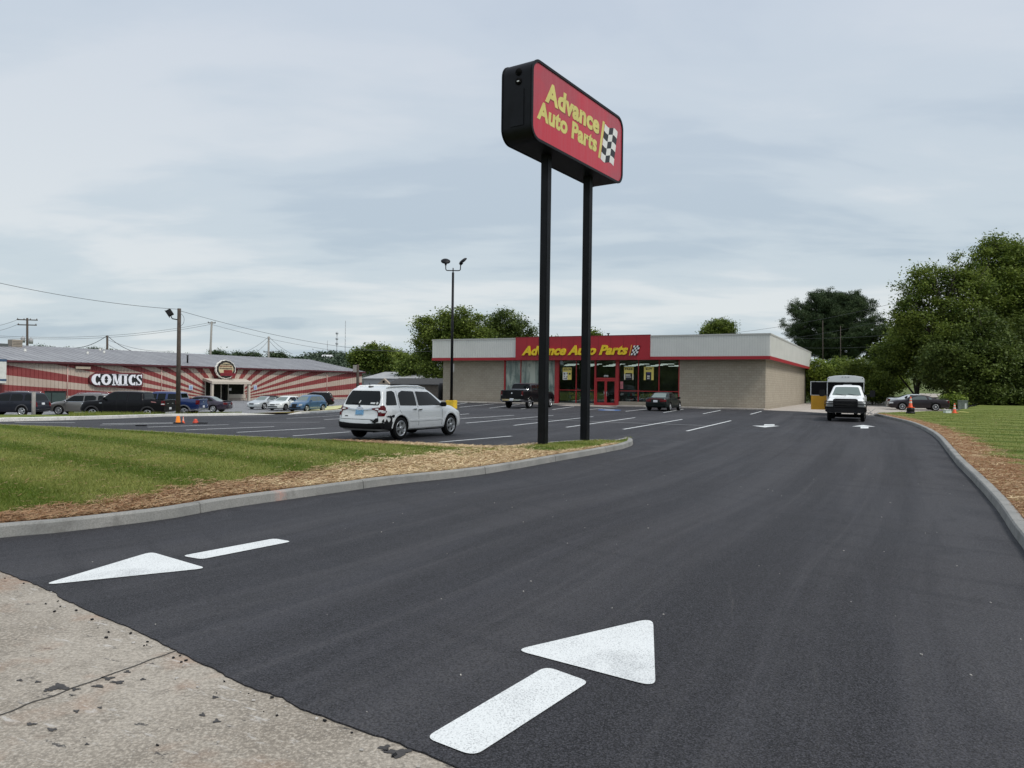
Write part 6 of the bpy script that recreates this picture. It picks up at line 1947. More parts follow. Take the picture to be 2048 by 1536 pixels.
def decal(name, bvh, view, poly, mat, parent, off=.006, step=.09, skirt=.014, mat2=None):
    """a panel, pane or lamp laid over the body and following its surface"""
    poly = [tuple(p) for p in poly]
    xs_ = [p[0] for p in poly]; zs3 = [p[1] for p in poly]
    ext = min(max(xs_) - min(xs_), max(zs3) - min(zs3))
    v, f = cdt_poly(poly, max(.03, min(step, ext * .6 + .01)), .07)
    co, nr = [], []
    for a, b in v:
        if view == 'R': o_, d = Vector((a, -5, b)), Vector((0, 1, 0))
        elif view == 'L': o_, d = Vector((a, 5, b)), Vector((0, -1, 0))
        elif view == 'F': o_, d = Vector((8, a, b)), Vector((-1, 0, 0))
        elif view == 'B': o_, d = Vector((-8, a, b)), Vector((1, 0, 0))
        else: o_, d = Vector((a, b, 5)), Vector((0, 0, -1))
        h = bvh.ray_cast(o_, d)
        if h[0] is None:
            q = o_ + d * (8 if view in 'FB' else 5)
            if view == 'F': q.x = 2.4
            if view == 'B': q.x = -2.3
            if view == 'R': q.y = -.9
            if view == 'L': q.y = .9
            h = bvh.find_nearest(q)
        n = h[1] if h[1].dot(d) < 0 else -h[1]
        co.append(h[0]); nr.append(n)
    # faces in outline order facing out
    top = [c + n * off for c, n in zip(co, nr)]
    edges = {}
    for t in f:
        for i in range(3):
            e_ = (t[i], t[(i + 1) % 3]); edges[e_] = 1
    bd = [e_ for e_ in edges if (e_[1], e_[0]) not in edges]
    low_i = {}
    low = []
    for a, b in bd:
        for q in (a, b):
            if q not in low_i: low_i[q] = len(top) + len(low); low.append(co[q] - nr[q] * skirt)
    fs_ = [tuple(t) for t in f] + [(b, a, low_i[a], low_i[b]) for a, b in bd]
    me = bpy.data.meshes.new(name); me.from_pydata([tuple(p) for p in top + low], [], fs_); me.update()
    bm = bmesh.new(); bm.from_mesh(me); bmesh.ops.recalc_face_normals(bm, faces=bm.faces)
    s_ = 0
    for fc in bm.faces[:] if False else bm.faces: fc.smooth = True
    bm.to_mesh(me); bm.free()
    # outward check
    i0 = 0
    if len(me.polygons) and me.polygons[0].normal.dot(nr[f[0][0]]) < 0: me.flip_normals()
    me.set_sharp_from_angle(angle=rad(35))
    return link(name, me, mat, parent)

WHEELS = {}
def wheel_meshes(r, style):
    key = (round(r, 3), style)
    if key in WHEELS: return WHEELS[key]
    tw = .11
    rr_i = r * (.66 if style != 'small' else .58)
    t = MB(); t.lathe([(rr_i, -tw + .01), (r * .90, -tw), (r * .975, -tw + .025), (r, -tw + .055), (r, tw - .055), (r * .975, tw - .025), (r * .90, tw), (rr_i, tw - .01)], 32, 0, 'y')
    tm = t.mesh('wheel'); tm.materials.append(M_RUBBER)
    m_ = MB()
    m_.lathe([(rr_i + .012, tw - .006), (rr_i + .004, tw + .004), (rr_i - .02, tw - .004), (rr_i - .035, tw - .06), (rr_i - .04, -.04)], 32, 0, 'y')
    m_.lathe([(rr_i - .03, tw - .075), (0, tw - .075)], 24, 1, 'y')  # near-black disc stands in for the shade behind the spokes
    ns = {'five': 5, 'six': 6, 'multi': 10, 'disc': 7, 'small': 7, 'dark': 5, 'ring': 5, 'four': 4}.get(style, 5)
    for k in range(ns):
        M2 = Matrix.Rotation(2 * math.pi * k / ns + .3, 4, 'Y')
        wi, wo = (.045, .075) if ns <= 6 else (.025, .035)
        if style == 'five' : wi, wo = .05, .062
        L_ = rr_i - .015
        for s_ in ((-1, 1) if style == 'five' else (0,)):
            o_ = s_ * wo * .55
            a, b = (wi * .5, wo * .40) if s_ else (wi, wo)
            vs_ = [(s_ * a * .6 - a, tw - .06, .02), (s_ * a * .6 + a, tw - .06, .02), (o_ + b, tw - .03, L_), (o_ - b, tw - .03, L_),
                   (s_ * a * .6 - a, tw - .005, .02), (s_ * a * .6 + a, tw - .005, .02), (o_ + b, tw - .004, L_), (o_ - b, tw - .004, L_)]
            m_.add([M2 @ Vector(p) for p in vs_], [(4, 5, 6, 7), (0, 3, 2, 1), (0, 4, 7, 3), (1, 2, 6, 5), (3, 7, 6, 2)], 0 if style not in ('ring',) else 2)
    m_.lathe([(.075, tw - .06), (.07, tw + .004), (.05, tw + .012), (0, tw + .012)], 14, 0, 'y')
    rm = m_.mesh('rim')
    for q in (M_ALLOYD if style == 'dark' else (M_ALLOY if style != 'chrome' else M_CHROME), M_DARK, M_ALLOYD): rm.materials.append(q)
    WHEELS[key] = (tm, rm)
    return tm, rm
def add_wheels(e_, sp, style, tracks=None):
    xf, xr_, r, tw = sp['wheels']
    tm, rm = wheel_meshes(r, style)
    for xw in (xf, xr_):
        for s_ in (-1, 1):
            o = link('wheel', tm, None, e_); o.location = (xw, s_ * tw, r)
            if s_ < 0: o.rotation_euler = (0, 0, math.pi)
            q = link('rim', rm, None, o)
def car(kind, label, cat, sp, pos, heading, body_mat, style='five', group='parked vehicles', opts=None, detail=2):
    """pos = ground point, heading in degrees (direction of the bonnet)"""
    op = opts or {}
    e_ = empty(kind, (pos[0], pos[1], op.get('z', gz(pos[0], pos[1]) + .02)), rad(heading), label, cat, group)
    me, bvh = body_mesh(sp)
    me = cut_body(me, sp, [body_mat, M_DARK])
    body = link('body', me, None, e_)
    gl = {'glass': op.get('glass', M_GLASS)}
    for n, p, m_ in sp['side']:
        for v in 'RL': decal(n, bvh, v, round_poly(p, .045, 3), gl.get(m_, m_), e_, .004)
    a, b, w0, w1 = sp['screen']
    decal('windscreen', bvh, 'T', round_poly([(b, -w1), (b, w1), (a, w0), (a, -w0)], .05, 3), op.get('screen', M_WSCR), e_, .005)
    v, p = sp['rear']
    decal('rear_window', bvh, v, round_poly(p, .06, 3), op.get('rearglass', gl['glass']), e_, .005)
    for nm, lst, m_ in (('headlight', sp['head'], op.get('lens', M_LENS)), ('tail_light', sp['tail'], M_TAIL)):
        for v, p in lst:
            decal(nm, bvh, v, round_poly(p, .03, 3), m_, e_, .012)
            decal(nm, bvh, v, round_poly([(-a, b) for a, b in p], .03, 3), m_, e_, .012)
    decal('grille', bvh, 'F', round_poly(sp['grille'], .04, 3), op.get('grillemat', M_BLACK), e_, .010)
    if detail >= 1:
        for x0, z0, x1, z1 in sp['seams']:
            t = Vector((x1 - x0, z1 - z0)).normalized(); n = Vector((-t.y, t.x)) * .006
            for v in 'RL': decal('door_gap', bvh, v, [(x0 + n.x, z0 + n.y), (x1 + n.x, z1 + n.y), (x1 - n.x, z1 - n.y), (x0 - n.x, z0 - n.y)], M_SEAM, e_, .0015, skirt=.004)
        for x, z in sp['handles']:
            for v in 'RL': decal('door_handle', bvh, v, round_poly([(x - .09, z - .018), (x + .09, z - .018), (x + .09, z + .018), (x - .09, z + .018)], .015, 2), op.get('handle', body_mat), e_, .03)
    # number plate
    pz_ = op.get('plate_z', ((sp['tail'][0][1][0][1] if sp['tail'] else .8) + .02 if 'bed' not in sp else .72))
    if op.get('plate', True):
        po_ = decal('number_plate', bvh, 'B', [(-.155, pz_), (.155, pz_), (.155, pz_ + .155), (-.155, pz_ + .155)], op.get('platemat', M_PLATE), e_, .02)
    xm, zm_ = sp['mirror']
    ww = float(pchip(sp['w'], np.array([xm]))[0]) * .97
    for s_ in (-1, 1):
        big = op.get('towmirror', False)
        m_ = MB()
        hs = (.05, .10, .075) if not big else (.07, .14, .19)
        vs_ = []
        cx, cy, cz_ = xm, s_ * (ww + .10 + (.24 if big else 0)), zm_ + (.0 if not big else .06)
        pts = rr2(-hs[1], -hs[2], hs[1], hs[2], min(hs[1:]) * .6, 3)
        m_.prism([(cy + a, cz_ + b) for a, b in pts], cx - hs[0], cx + hs[0], 0, None, 'yz')
        m_.tube([(cx, s_ * (ww - .06), zm_ - .03), (cx, cy, cz_ - .02)], .02 if big else .03, 6)
        if big: m_.tube([(cx, s_ * (ww - .06), zm_ - .10), (cx, cy, cz_ - .12)], .02, 6)
        m_.build('wing_mirror', op.get('mirrormat', body_mat), e_, bevel=.01 if not big else 0)
    add_wheels(e_, sp, style)
    return e_, bvh, body
def strip(name, bvh, view, pts, w_, mat, e_, off=.01):
    """long narrow trim following the body"""
    L_ = offset_line(pts, w_ / 2); R_ = offset_line(pts, -w_ / 2)
    return decal(name, bvh, view, L_ + R_[::-1], mat, e_, off)

W_ = paint('white_paint', (.84, .86, .855), .28, .8, 0, .12)
BLK = paint('black_paint', (.0035, .0035, .005), .3, .12, 0, .010, .16)
BLK2 = paint('black_paint_dusty', (.0045, .0045, .006), .3, .12, 0, .012, .16)
NAVY = paint('dark_slate_paint', (.010, .012, .020), .3, .2, .0, .02, .25)
BLUE = paint('blue_paint', (.012, .030, .12), .25, .9, .3, .06)
BLUE2 = paint('steel_blue_paint', (.055, .13, .24), .28, .8, .4, .10)
GREYM = paint('grey_metallic_paint', (.17, .165, .155), .30, .8, .5, .15)
CHAR = paint('charcoal_paint', (.020, .015, .018), .3, .2, .0, .02, .25)
SILV = paint('silver_paint', (.52, .55, .56), .28, .8, .5, .10)
PEARL = paint('pearl_white_paint', (.70, .73, .71), .28, .8, .1, .12)
DGREEN = paint('dark_green_paint', (.004, .009, .008), .3, .15, .0, .01, .2)

def place(px, py, fwd, heading, z=None):
    """ground centre from the pixel of a known point of the car: fwd = (x, y) of that point in car axes"""
    p = gp(px, py)
    h = rad(heading); c, s_ = math.cos(h), math.sin(h)
    return (p.x - (fwd[0] * c - fwd[1] * s_), p.y - (fwd[0] * s_ + fwd[1] * c))

# ---- the white SUV in the foreground -----------------------------------
HS = 61.0
pos = place(801.5, 880.8, (-1.38, -.90), HS)
wsuv, bvh, body = car('parked_suv', 'dirty white SUV with peeling black patches on its rear bumper, nearest the lawn', 'SUV', dict(SUV, tail=[]), pos, HS, W_, 'five', 'parked vehicles',
    dict(plate=True, platemat=M_PLATEB, plate_z=.80, handle=M_CHROME, mirrormat=M_BLACK, grillemat=M_BLACK))
decal('lower_bumper', bvh, 'B', round_poly([(-.86, .385), (.86, .385), (.86, .57), (.30, .53), (-.30, .53), (-.86, .57)], .03), M_BLACK, wsuv, .03)
for v in 'RL':
    decal('sill_trim', bvh, v, [(-.98, .262), (1.04, .262), (1.04, .335), (-.98, .335)], M_BLACK, wsuv, .012)
    strip('side_moulding', bvh, v, [(-.93, .60), (-.2, .60), (.96, .60)], .055, W_, wsuv, .016)
    decal('lower_bumper', bvh, v, round_poly([(-2.30, .38), (-1.80, .30), (-1.80, .42), (-2.30, .58)], .02), M_BLACK, wsuv, .016)
    # wheel arch lips
    for xw in (1.48, -1.38):
        arc = [(xw + .455 * math.cos(rad(a)), .37 + .455 * math.sin(rad(a))) for a in range(2, 179, 8)]
        strip('arch_lip', bvh, v, arc, .055, W_, wsuv, .022)
    lamp = [(-2.34, .77), (-2.20, .77), (-2.10, 1.02), (-2.14, 1.10), (-2.30, 1.08)]
    decal('tail_light', bvh, v, round_poly(lamp, .03), M_TAIL, wsuv, .016, .035)
    sg = 1 if v == 'L' else -1
    bl = [(sg * a, b) for a, b in ((.735, .77), (.87, .77), (.87, 1.08), (.80, 1.08), (.73, 1.02))]
    decal('tail_light', bvh, 'B', round_poly(bl, .02), M_TAIL, wsuv, .016, .03)
    decal('reversing_lens', bvh, 'B', [(sg * a, b) for a, b in ((.735, .89), (.85, .89), (.85, .95), (.735, .95))], M_LENS, wsuv, .022, .03)
# peeled patches on the right rear corner
def ragged(pts, seed, a=.018):
    r = random.Random(seed); out_ = []
    for i in range(len(pts)):
        p, q = Vector(pts[i]), Vector(pts[(i + 1) % len(pts)]); k_ = max(1, int((q - p).length / .045))
        for k in range(k_):
            w = p.lerp(q, k / k_); out_.append((w.x + r.uniform(-a, a), w.y + r.uniform(-a, a)))
    return out_
for i, (v, pl) in enumerate([('B', [(-.46, .66), (-.60, .64), (-.68, .70), (-.78, .71), (-.79, .60), (-.66, .55), (-.52, .56), (-.55, .60)]),
                             ('R', [(-2.18, .58), (-2.10, .68), (-2.06, .60), (-1.98, .58), (-1.90, .70), (-1.87, .62), (-1.80, .55), (-1.80, .42), (-2.2, .52)]),
                             ('R', [(-2.12, .76), (-1.98, .78), (-1.74, .79), (-1.72, .74), (-1.86, .73), (-1.84, .62), (-1.90, .60), (-1.93, .72), (-2.10, .73)]),
                             ('R', [(-2.28, .62), (-2.22, .70), (-2.20, .60), (-2.27, .56)])]):
    decal('peeled_patch', bvh, v, ragged(pl, i), M_BLACK, wsuv, .020 if v == 'R' else .006, .03)
decal('fuel_flap', bvh, 'R', [(-1.72 + .085 * math.cos(a), .93 + .095 * math.sin(a)) for a in np.linspace(0, 2 * math.pi, 20, endpoint=False)], W_, wsuv, .006)
strip('tailgate_handle', bvh, 'B', [(-.48, .995), (-.3, .970), (0, .958), (.3, .970), (.48, .995)], .04, M_CHROME, wsuv, .02)
decal('tailgate_badge', bvh, 'B', round_poly([(-.10, .985), (.10, .985), (.12, 1.01), (.06, 1.03), (-.06, 1.03), (-.12, 1.01)], .01), M_CHROME, wsuv, .03)
for a, b, c, d in ((-.73, .66, -.76, 1.04), (.73, .66, .76, 1.04), (-.73, .66, .73, .66)):
    t = Vector((c - a, d - b)).normalized(); n = Vector((-t.y, t.x)) * .007
    decal('tailgate_gap', bvh, 'B', [(a + n.x, b + n.y), (c + n.x, d + n.y), (c - n.x, d - n.y), (a - n.x, b - n.y)], M_SEAM, wsuv, .002, skirt=.004)
decal('badge', bvh, 'B', [(.46, .735), (.58, .735), (.58, .765), (.46, .765)], M_BLACK, wsuv, .008)
decal('window_sticker', bvh, 'B', ragged([(-.34, 1.14), (-.52, 1.14), (-.52, 1.19), (-.34, 1.19)], 9, .006), M_WHITE, wsuv, .009, .05)
decal('window_sticker', bvh, 'B', [(-.60 + .04 * math.cos(a), 1.165 + .04 * math.sin(a)) for a in np.linspace(0, 2 * math.pi, 12, endpoint=False)], M_WHITE, wsuv, .009)
decal('window_sticker', bvh, 'B', [(.14, 1.16), (.10, 1.15), (.06, 1.24), (.10, 1.25)], M_WHITE, wsuv, .009)
# rear wiper
m_ = MB(); m_.tube([(-2.275, .06, 1.06), (-2.245, .14, 1.16), (-2.235, .40, 1.165)], .011, 6); m_.lathe([(0, -.03), (.035, -.02), (.03, .03), (0, .04)], 10, 0, 'x', Matrix.Translation((-2.28, .05, 1.06))); m_.build('rear_wiper', M_BLACK, wsuv)
for s_ in (-1, 1):
    m_ = MB(); m_.tube([(-1.78, s_ * .60, 1.64), (-1.62, s_ * .61, 1.69), (-.9, s_ * .61, 1.715), (-.1, s_ * .61, 1.705), (.30, s_ * .60, 1.64)], [.022, .032, .034, .032, .022], 8); m_.build('roof_rail', W_, wsuv)
m_ = MB(); m_.tube([(-1.85, -.02, 1.67), (-1.92, -.02, 1.80)], .008, 5); m_.box(-1.90, -.06, 1.655, -1.74, .02, 1.70); m_.build('roof_aerial', M_BLACK, wsuv)
m_ = MB(); m_.tube([(-2.2, -.45, .28), (-1.9, -.45, .28), (-1.7, -.3, .30)], .035, 8); m_.box(-2.0, -.35, .24, -1.6, .35, .36); m_.build('exhaust', M_DARK, wsuv)
for v in 'R':
    decal('reversing_lens', bvh, v, round_poly([(-2.30, .87), (-2.15, .87), (-2.13, .94), (-2.30, .94)], .02), M_LENS, wsuv, .022, .03)

wsuv.scale = (.972, .972, .972)
# ---- white pickup facing the camera ---------------------------------------
HD = -116.0
f250 = scale_spec(PICK, 1.05, 1.015, 1.035); f250 = dict(f250)
f250['head'] = [('F', [(.60, .84), (.96, .84), (.96, 1.10), (.62, 1.12)])]
f250['grille'] = [(-.56, .80), (.56, .80), (.60, 1.12), (.52, 1.18), (-.52, 1.18), (-.60, 1.12)]
f250['wheels'] = (1.95, -1.87, .41, .84)
f250['w'] = [(a, b) for a, b in f250['w'][:-3]] + [(2.62, .985), (2.78, .97), (2.877, .95)]
f250['wr'] = [(a, b) for a, b in f250['wr'][:-1]] + [(2.877, .80)]
f250['top'] = [(a, b) for a, b in f250['top'][:-4]] + [(2.50, 1.27), (2.72, 1.22), (2.82, 1.17), (2.877, 1.10)]
f250['sh'] = [(a, b) for a, b in f250['sh'][:-3]] + [(2.3, 1.17), (2.75, 1.13), (2.877, 1.05)]
pos = place(1691, 843.5, (2.50, 0), HD)
ford, bvh, body = car('pickup_truck', 'white pickup truck facing the camera with black grille guard and tow mirrors', 'pickup truck', f250, pos, HD, W_, 'six', 'parked vehicles',
    dict(towmirror=True, mirrormat=M_BLACK, screen=M_PALEGL, lens=M_LENSD))
decal('front_bumper', bvh, 'F', round_poly([(-.98, .56), (.98, .56), (.98, .78), (-.98, .78)], .04), M_BLACK, ford, .07)
m_ = MB()
xg = 2.877 + .16
for z in (.80, .96, 1.10): 
    m_.tube([(xg - .16, -1.03, z), (xg - .02, -.98, z), (xg, -.60, z), (xg, .60, z), (xg - .02, .98, z), (xg - .16, 1.03, z)], .022, 8)
m_.tube([(xg - .16, 1.03, .80), (xg - .16, 1.03, 1.10)], .022, 8); m_.tube([(xg - .16, -1.03, .80), (xg - .16, -1.03, 1.10)], .022, 8)
for y in (-.58, .58): m_.box(xg - .10, y - .035, .45, xg + .03, y + .035, 1.20)
m_.tube([(xg, -.60, 1.17), (xg, -.52, 1.22), (xg, .52, 1.22), (xg, .60, 1.17)], .032, 8)
for z in (.88, 1.04): m_.tube([(xg, -.58, z), (xg, .58, z)], .014, 6)
m_.box(xg - .14, -.94, .50, xg + .01, .94, .74)
m_.build('grille_guard', M_BLACK, ford)
m_ = MB(); m_.box(2.895, -.05, 1.075, 2.915, .05, 1.115); m_.build('badge', M_CHROME, ford)
for z in (.90, 1.02): m_ = MB(); m_.box(2.88, -.52, z, 2.91, .52, z + .035); m_.build('grille_bar', plain('grille_grey', (.05, .05, .05), .5), ford)
m_ = MB()
for y0, y1 in ((.62, .08), (-.02, -.56)): m_.tube([(1.50, y0, 1.42), (1.38, y1, 1.50)], .012, 6)
m_.build('wiper', M_BLACK, ford)
m_ = MB(); m_.box(-.05, -.22, 2.005, .12, .22, 2.055); m_.build('roof_lamp', M_LENSD, ford)
m_ = MB(); m_.box(2.2, -.85, .22, 2.35, .85, .34); m_.box(-2.2, -.5, .25, 2.4, -.4, .45); m_.box(-2.2, .4, .25, 2.4, .5, .45); m_.build('chassis', M_DARK, ford)
# box trailer behind it, door and amber panel swung out
pt = at(1690.5, 800, 49.5); pt = (pt.x, pt.y)
tr = empty('box_trailer', (pt[0], pt[1], .02), rad(HD), 'black box trailer with a white domed front cap behind the white pickup', 'trailer')
m_ = MB(); m_.box(-4.6, -1.08, .45, 0, 1.08, 2.42, 0); m_.box(-4.6, -1.085, .40, .01, 1.085, .50, 1); m_.build('body', [BLK, M_DARK], tr, bevel=.03)
m_ = MB(); 
prof = [(1.10, 2.22), (1.10, 2.50), (1.04, 2.58), (.6, 2.66), (0, 2.69), (-.6, 2.66), (-1.04, 2.58), (-1.10, 2.50), (-1.10, 2.22)]
m_.prism(prof, -4.62, .10, 0, None, 'yz'); m_.build('roof_cap', W_, tr, bevel=.03)
m_ = MB()
for y in (-1.02, 1.02): m_.box(.101, y - .03, 2.46, .11, y + .03, 2.50)
for y in (-.18, 0, .18): m_.box(.101, y - .05, 2.56, .115, y + .05, 2.58)
m_.build('marker_light', M_BLACK, tr)
m_ = MB(); m_.box(-.06, 1.081, .5, .02, 1.12, 2.3); m_.box(-.06, -1.12, .5, .02, -1.081, 2.3); m_.build('corner_trim', M_WHITE, tr)
m_ = MB()
for x in (-1.9, -2.7):
    for s_ in (-1, 1): m_.lathe([(0, -.1), (.33, -.1), (.35, -.06), (.35, .06), (.33, .1), (0, .1)], 20, 0, 'y', Matrix.Translation((x, s_ * 1.0, .35)))
m_.build('wheel', M_RUBBER, tr)
m_ = MB(); m_.prism([(0, .45), (0, .55), (1.2, .50), (1.2, .42)], -.06, .06); m_.build('drawbar', M_BLACK, tr)
# side door standing open to the left of the picture
m_ = MB(); Md = Matrix.Translation((-.35, -1.13, 0))
m_.box(-.02, -1.02, 1.36, .02, 0, 2.24, 0, Md)
for a in ((-.03, -1.04, 1.34, .03, -1.00, 2.27), (-.03, -.02, 1.34, .03, .02, 2.27), (-.03, -1.0, 2.24, .03, -.02, 2.27), (-.03, -1.0, 1.335, .03, -.02, 1.36)): m_.box(*a, 1, Md)
m_.box(-.02, -1.0, .38, .02, -.0, 1.33, 2, Md)
m_.build('open_door', [BLK, M_WHITE, plain('amber_panel', (.62, .30, .012), .5, var=.06)], tr)
m_ = MB(); m_.tube([(.3, 1.15, .30), (.5, 1.9, .12)], .02, 6); m_.tube([(.4, 1.25, .08), (.2, 1.8, .55)], .015, 6); m_.tube([(.1, 1.35, .5), (.5, 1.7, .1), (.2, 2.0, .35)], .015, 6)
m_.lathe([(.0, -.02), (.12, -.02), (.12, .02), (0, .02)], 12, 0, 'y', Matrix.Translation((.4, 1.55, .16)))
m_.box(.3, 1.3, .0, .7, 1.75, .10)
o = m_.build('line_marking_machine', plain('machine_grey', (.22, .22, .22), .5)); o.matrix_world = tr.matrix_world.copy() if False else Matrix.Translation((pt[0], pt[1], .03)) @ Matrix.Rotation(rad(HD), 4, 'Z')
tag(o, 'tangle of small grey equipment on the ground beside the white pickup', 'equipment')

# ---- black pickup by the shop window ---------------------------------------
HR = 62.0
ram_sp = scale_spec(CREW, 1.03, 1.03, 1.0)
pos = place(1037, 816.5, (-1.85, 0.0), HR)
ram, bvh, body = car('pickup_truck', 'black pickup truck parked nose in at the shop windows, chrome rear bumper', 'pickup truck', ram_sp, pos, HR, BLK, 'six', 'parked vehicles', dict(plate_z=.60))
decal('rear_bumper', bvh, 'B', round_poly([(-.98, .53), (.98, .53), (.98, .70), (-.98, .70)], .03), M_CHROME, ram, .07)
m_ = MB(); m_.box(-3.075, -.155, .57, -3.06, .155, .70); m_.build('number_plate', M_PLATE, ram)
decal('tailgate_badge', bvh, 'B', round_poly([(-.05, 1.10), (.05, 1.10), (.05, 1.20), (-.05, 1.20)], .02), M_CHROME, ram, .01)
for y in (.86, -.86): decal('lamp_bezel', bvh, 'B', [(y - .035, .99), (y + .035, .99), (y + .035, 1.02), (y - .035, 1.02)], M_CHROME, ram, .016)
m_ = MB(); m_.tube([(-1.68, -.8, 1.43), (-1.68, .8, 1.43)], .03, 8); m_.build('bed_rail', M_CHROME, ram)
m_ = MB(); m_.tube([(-2.6, .55, .9), (-2.2, .75, 1.72)], .022, 6); m_.build('pole_in_bed', M_BLACK, ram)
decal('brake_light', bvh, 'B', [(-.10, 1.845), (.10, 1.845), (.10, 1.87), (-.10, 1.87)], M_TAIL, ram, .01)
strip('arch_lip', bvh, 'R', [(-1.83 + .46 * math.cos(rad(a)), .41 + .46 * math.sin(rad(a))) for a in range(30, 150, 8)], .035, M_CHROME, ram, .015)

# ---- dark saloon by the right hand window -----------------------------------
HE = 62.0
esc = scale_spec(SEDAN, .93, .96, .95)
pos = place(1312, 822.5, (-2.0, 0), HE)
sed, bvh, body = car('parked_car', 'small very dark green saloon parked nose in before the right shop window', 'car', esc, pos, HE, DGREEN, 'small', 'parked vehicles',
    dict(rearglass=M_PALEGL, plate_z=.64, handle=BLK))
strip('bumper_moulding', bvh, 'B', [(-.72, .555), (.72, .555)], .03, M_BLACK, sed, .02)
decal('high_brake_light', bvh, 'B', [(-.5, .86), (.5, .86), (.5, .90), (-.5, .90)], M_TAIL, sed, .01)

# ---- charcoal coupe and the silver one behind it -------------------------------
HM = 180 - 22.0
pos = place(1871, 822.3, (-1.27, .80), HM)
mus, bvh, body = car('parked_car', 'charcoal two-door coupe with bright wheel rims, on the pale drive at the right', 'car', dict(COUPE), pos, HM, CHAR, 'ring', 'parked vehicles', dict(glass=glassy('grey_glass', (.10, .12, .12)), lens=M_LENS))
for v in 'L': decal('headlight', bvh, v, round_poly([(2.02, .60), (2.26, .58), (2.26, .66), (2.02, .70)], .02), M_LENS, mus, .012)
m_ = MB(); m_.prism([(-2.30, 1.02), (-1.95, 1.03), (-2.0, 1.065), (-2.32, 1.07)], -.66, .66); m_.build('rear_spoiler', CHAR, mus)
for v in 'L': decal('side_scoop', bvh, v, round_poly([(-1.12, .62), (-.86, .66), (-.86, .80), (-1.0, .80)], .03), M_BLACK, mus, .006)
pos = (mus.location.x + 1.3, mus.location.y + 2.9)
sil, bvh, body = car('parked_car', 'silver two-door coupe mostly hidden behind the charcoal one', 'car', scale_spec(COUPE, 1.0, 1.0, 1.06), pos, HM + 180 + 4, SILV, 'five', 'parked vehicles', dict(glass=M_GLASS))

# ---- the row in the lower lot -----------------------------------------------
HL = 178.0
def place_at(px, py, Y, fwd, heading):
    p = at(px, py, Y); h = rad(heading); c, s_ = math.cos(h), math.sin(h)
    return (p.x - (fwd[0] * c - fwd[1] * s_), p.y - (fwd[0] * s_ + fwd[1] * c))
dur = scale_spec(SUV, 1.04, 1.06, 1.06)
pos = place_at(68, 800, 55.6, (-2.45, .9), 174)
c1, bvh, body = car('parked_suv', 'dark slate SUV cut off by the left edge of the picture, red rear lamps', 'SUV', dur, pos, 176, NAVY, 'five', 'vehicles in the lower lot', dict(plate_z=.86, handle=NAVY, z=-1.02))
decal('chrome_strip', bvh, 'B', [(-.80, .50), (.80, .50), (.80, .535), (-.80, .535)], M_CHROME, c1, .02)
for v in 'RL': strip('arch_lip', bvh, v, [(-1.435 + .47 * math.cos(rad(a)), .39 + .47 * math.sin(rad(a))) for a in range(5, 176, 8)], .07, plain('arch_grey', (.07, .07, .075), .6), c1, .03)
for s_ in (-1, 1):
    m_ = MB(); m_.tube([(-1.8, s_ * .62, 1.80), (-1.5, s_ * .62, 1.84), (.2, s_ * .62, 1.84)], .02, 6); m_.build('roof_rail', M_CHROME, c1)
ter = scale_spec(SUV, .975, 1.02, .99)
pos = place_at(98, 800, 58.8, (2.3, .6), 186)
c2, bvh, body = car('parked_suv', 'grey metallic SUV with silver roof rails left of the black pickup', 'SUV', ter, pos, 184, GREYM, 'six', 'vehicles in the lower lot', dict(handle=M_CHROME, mirrormat=M_CHROME, z=-1.02))
for s_ in (-1, 1):
    m_ = MB(); m_.tube([(-1.7, s_ * .60, 1.66), (-1.5, s_ * .60, 1.735), (.0, s_ * .60, 1.735), (.25, s_ * .6, 1.66)], .022, 6); m_.build('roof_rail', M_CHROME, c2)
for v in 'RL': strip('window_trim', bvh, v, [(-1.4, 1.06), (1.0, 1.045)], .02, M_CHROME, c2, .01)
pos = place_at(226, 800, 63, (0, 0), 182)
c2b, bvh, body = car('parked_car', 'dark car mostly hidden between the grey SUV and the black pickup', 'car', scale_spec(SUV, .95, .98, .95), pos, 182, BLK2, 'five', 'vehicles in the lower lot', dict(z=-1.02, rearglass=M_PALEGL))
sp_ax = -1.958
f150 = scale_spec(CREW, 1.08, 1.0, 1.03)
pos = place_at(333, 800, 53.5, (-3.15, .97), 183)
c3, bvh, body = car('pickup_truck', 'long black pickup truck behind the brown utility pole', 'pickup truck', f150, pos, 179, BLK2, 'five', 'vehicles in the lower lot', dict(z=-1.02, handle=BLK2))
# cab and a third side window
decal('tail_light', bvh, 'L', round_poly([(-3.17, 1.02), (-2.93, 1.02), (-2.93, 1.34), (-3.17, 1.34)], .02), M_TAIL, c3, .012)
decal('lamp_band', bvh, 'L', [(-3.17, 1.08), (-2.93, 1.08), (-2.93, 1.14), (-3.17, 1.14)], M_LENS, c3, .014)
decal('side_badge', bvh, 'L', round_poly([(-2.60, 1.20), (-2.2, 1.24), (-2.2, 1.30), (-2.5, 1.27)], .01), plain('badge_red_grey', (.35, .16, .16), .5), c3, .006)
decal('fender_badge', bvh, 'L', [(1.32, 1.12), (1.52, 1.12), (1.52, 1.16), (1.32, 1.16)], M_CHROME, c3, .006)
for v in 'RL': strip('arch_lip', bvh, v, [(sp_ax + .50 * math.cos(rad(a)), .41 + .50 * math.sin(rad(a))) for a in range(5, 176, 8)], .09, plain('arch_dark', (.03, .03, .032), .6), c3, .035); strip('arch_lip', bvh, v, [(2.046 + .50 * math.cos(rad(a)), .41 + .50 * math.sin(rad(a))) for a in range(5, 176, 8)], .09, plain('arch_dark', (.03, .03, .032), .6), c3, .035)
for y in (.35, -.35): decal('tailgate_badge', bvh, 'B', [(y - .12, 1.12), (y + .12, 1.12), (y + .12, 1.17), (y - .12, 1.17)], M_CHROME, c3, .01)
sp_ax = -1.815
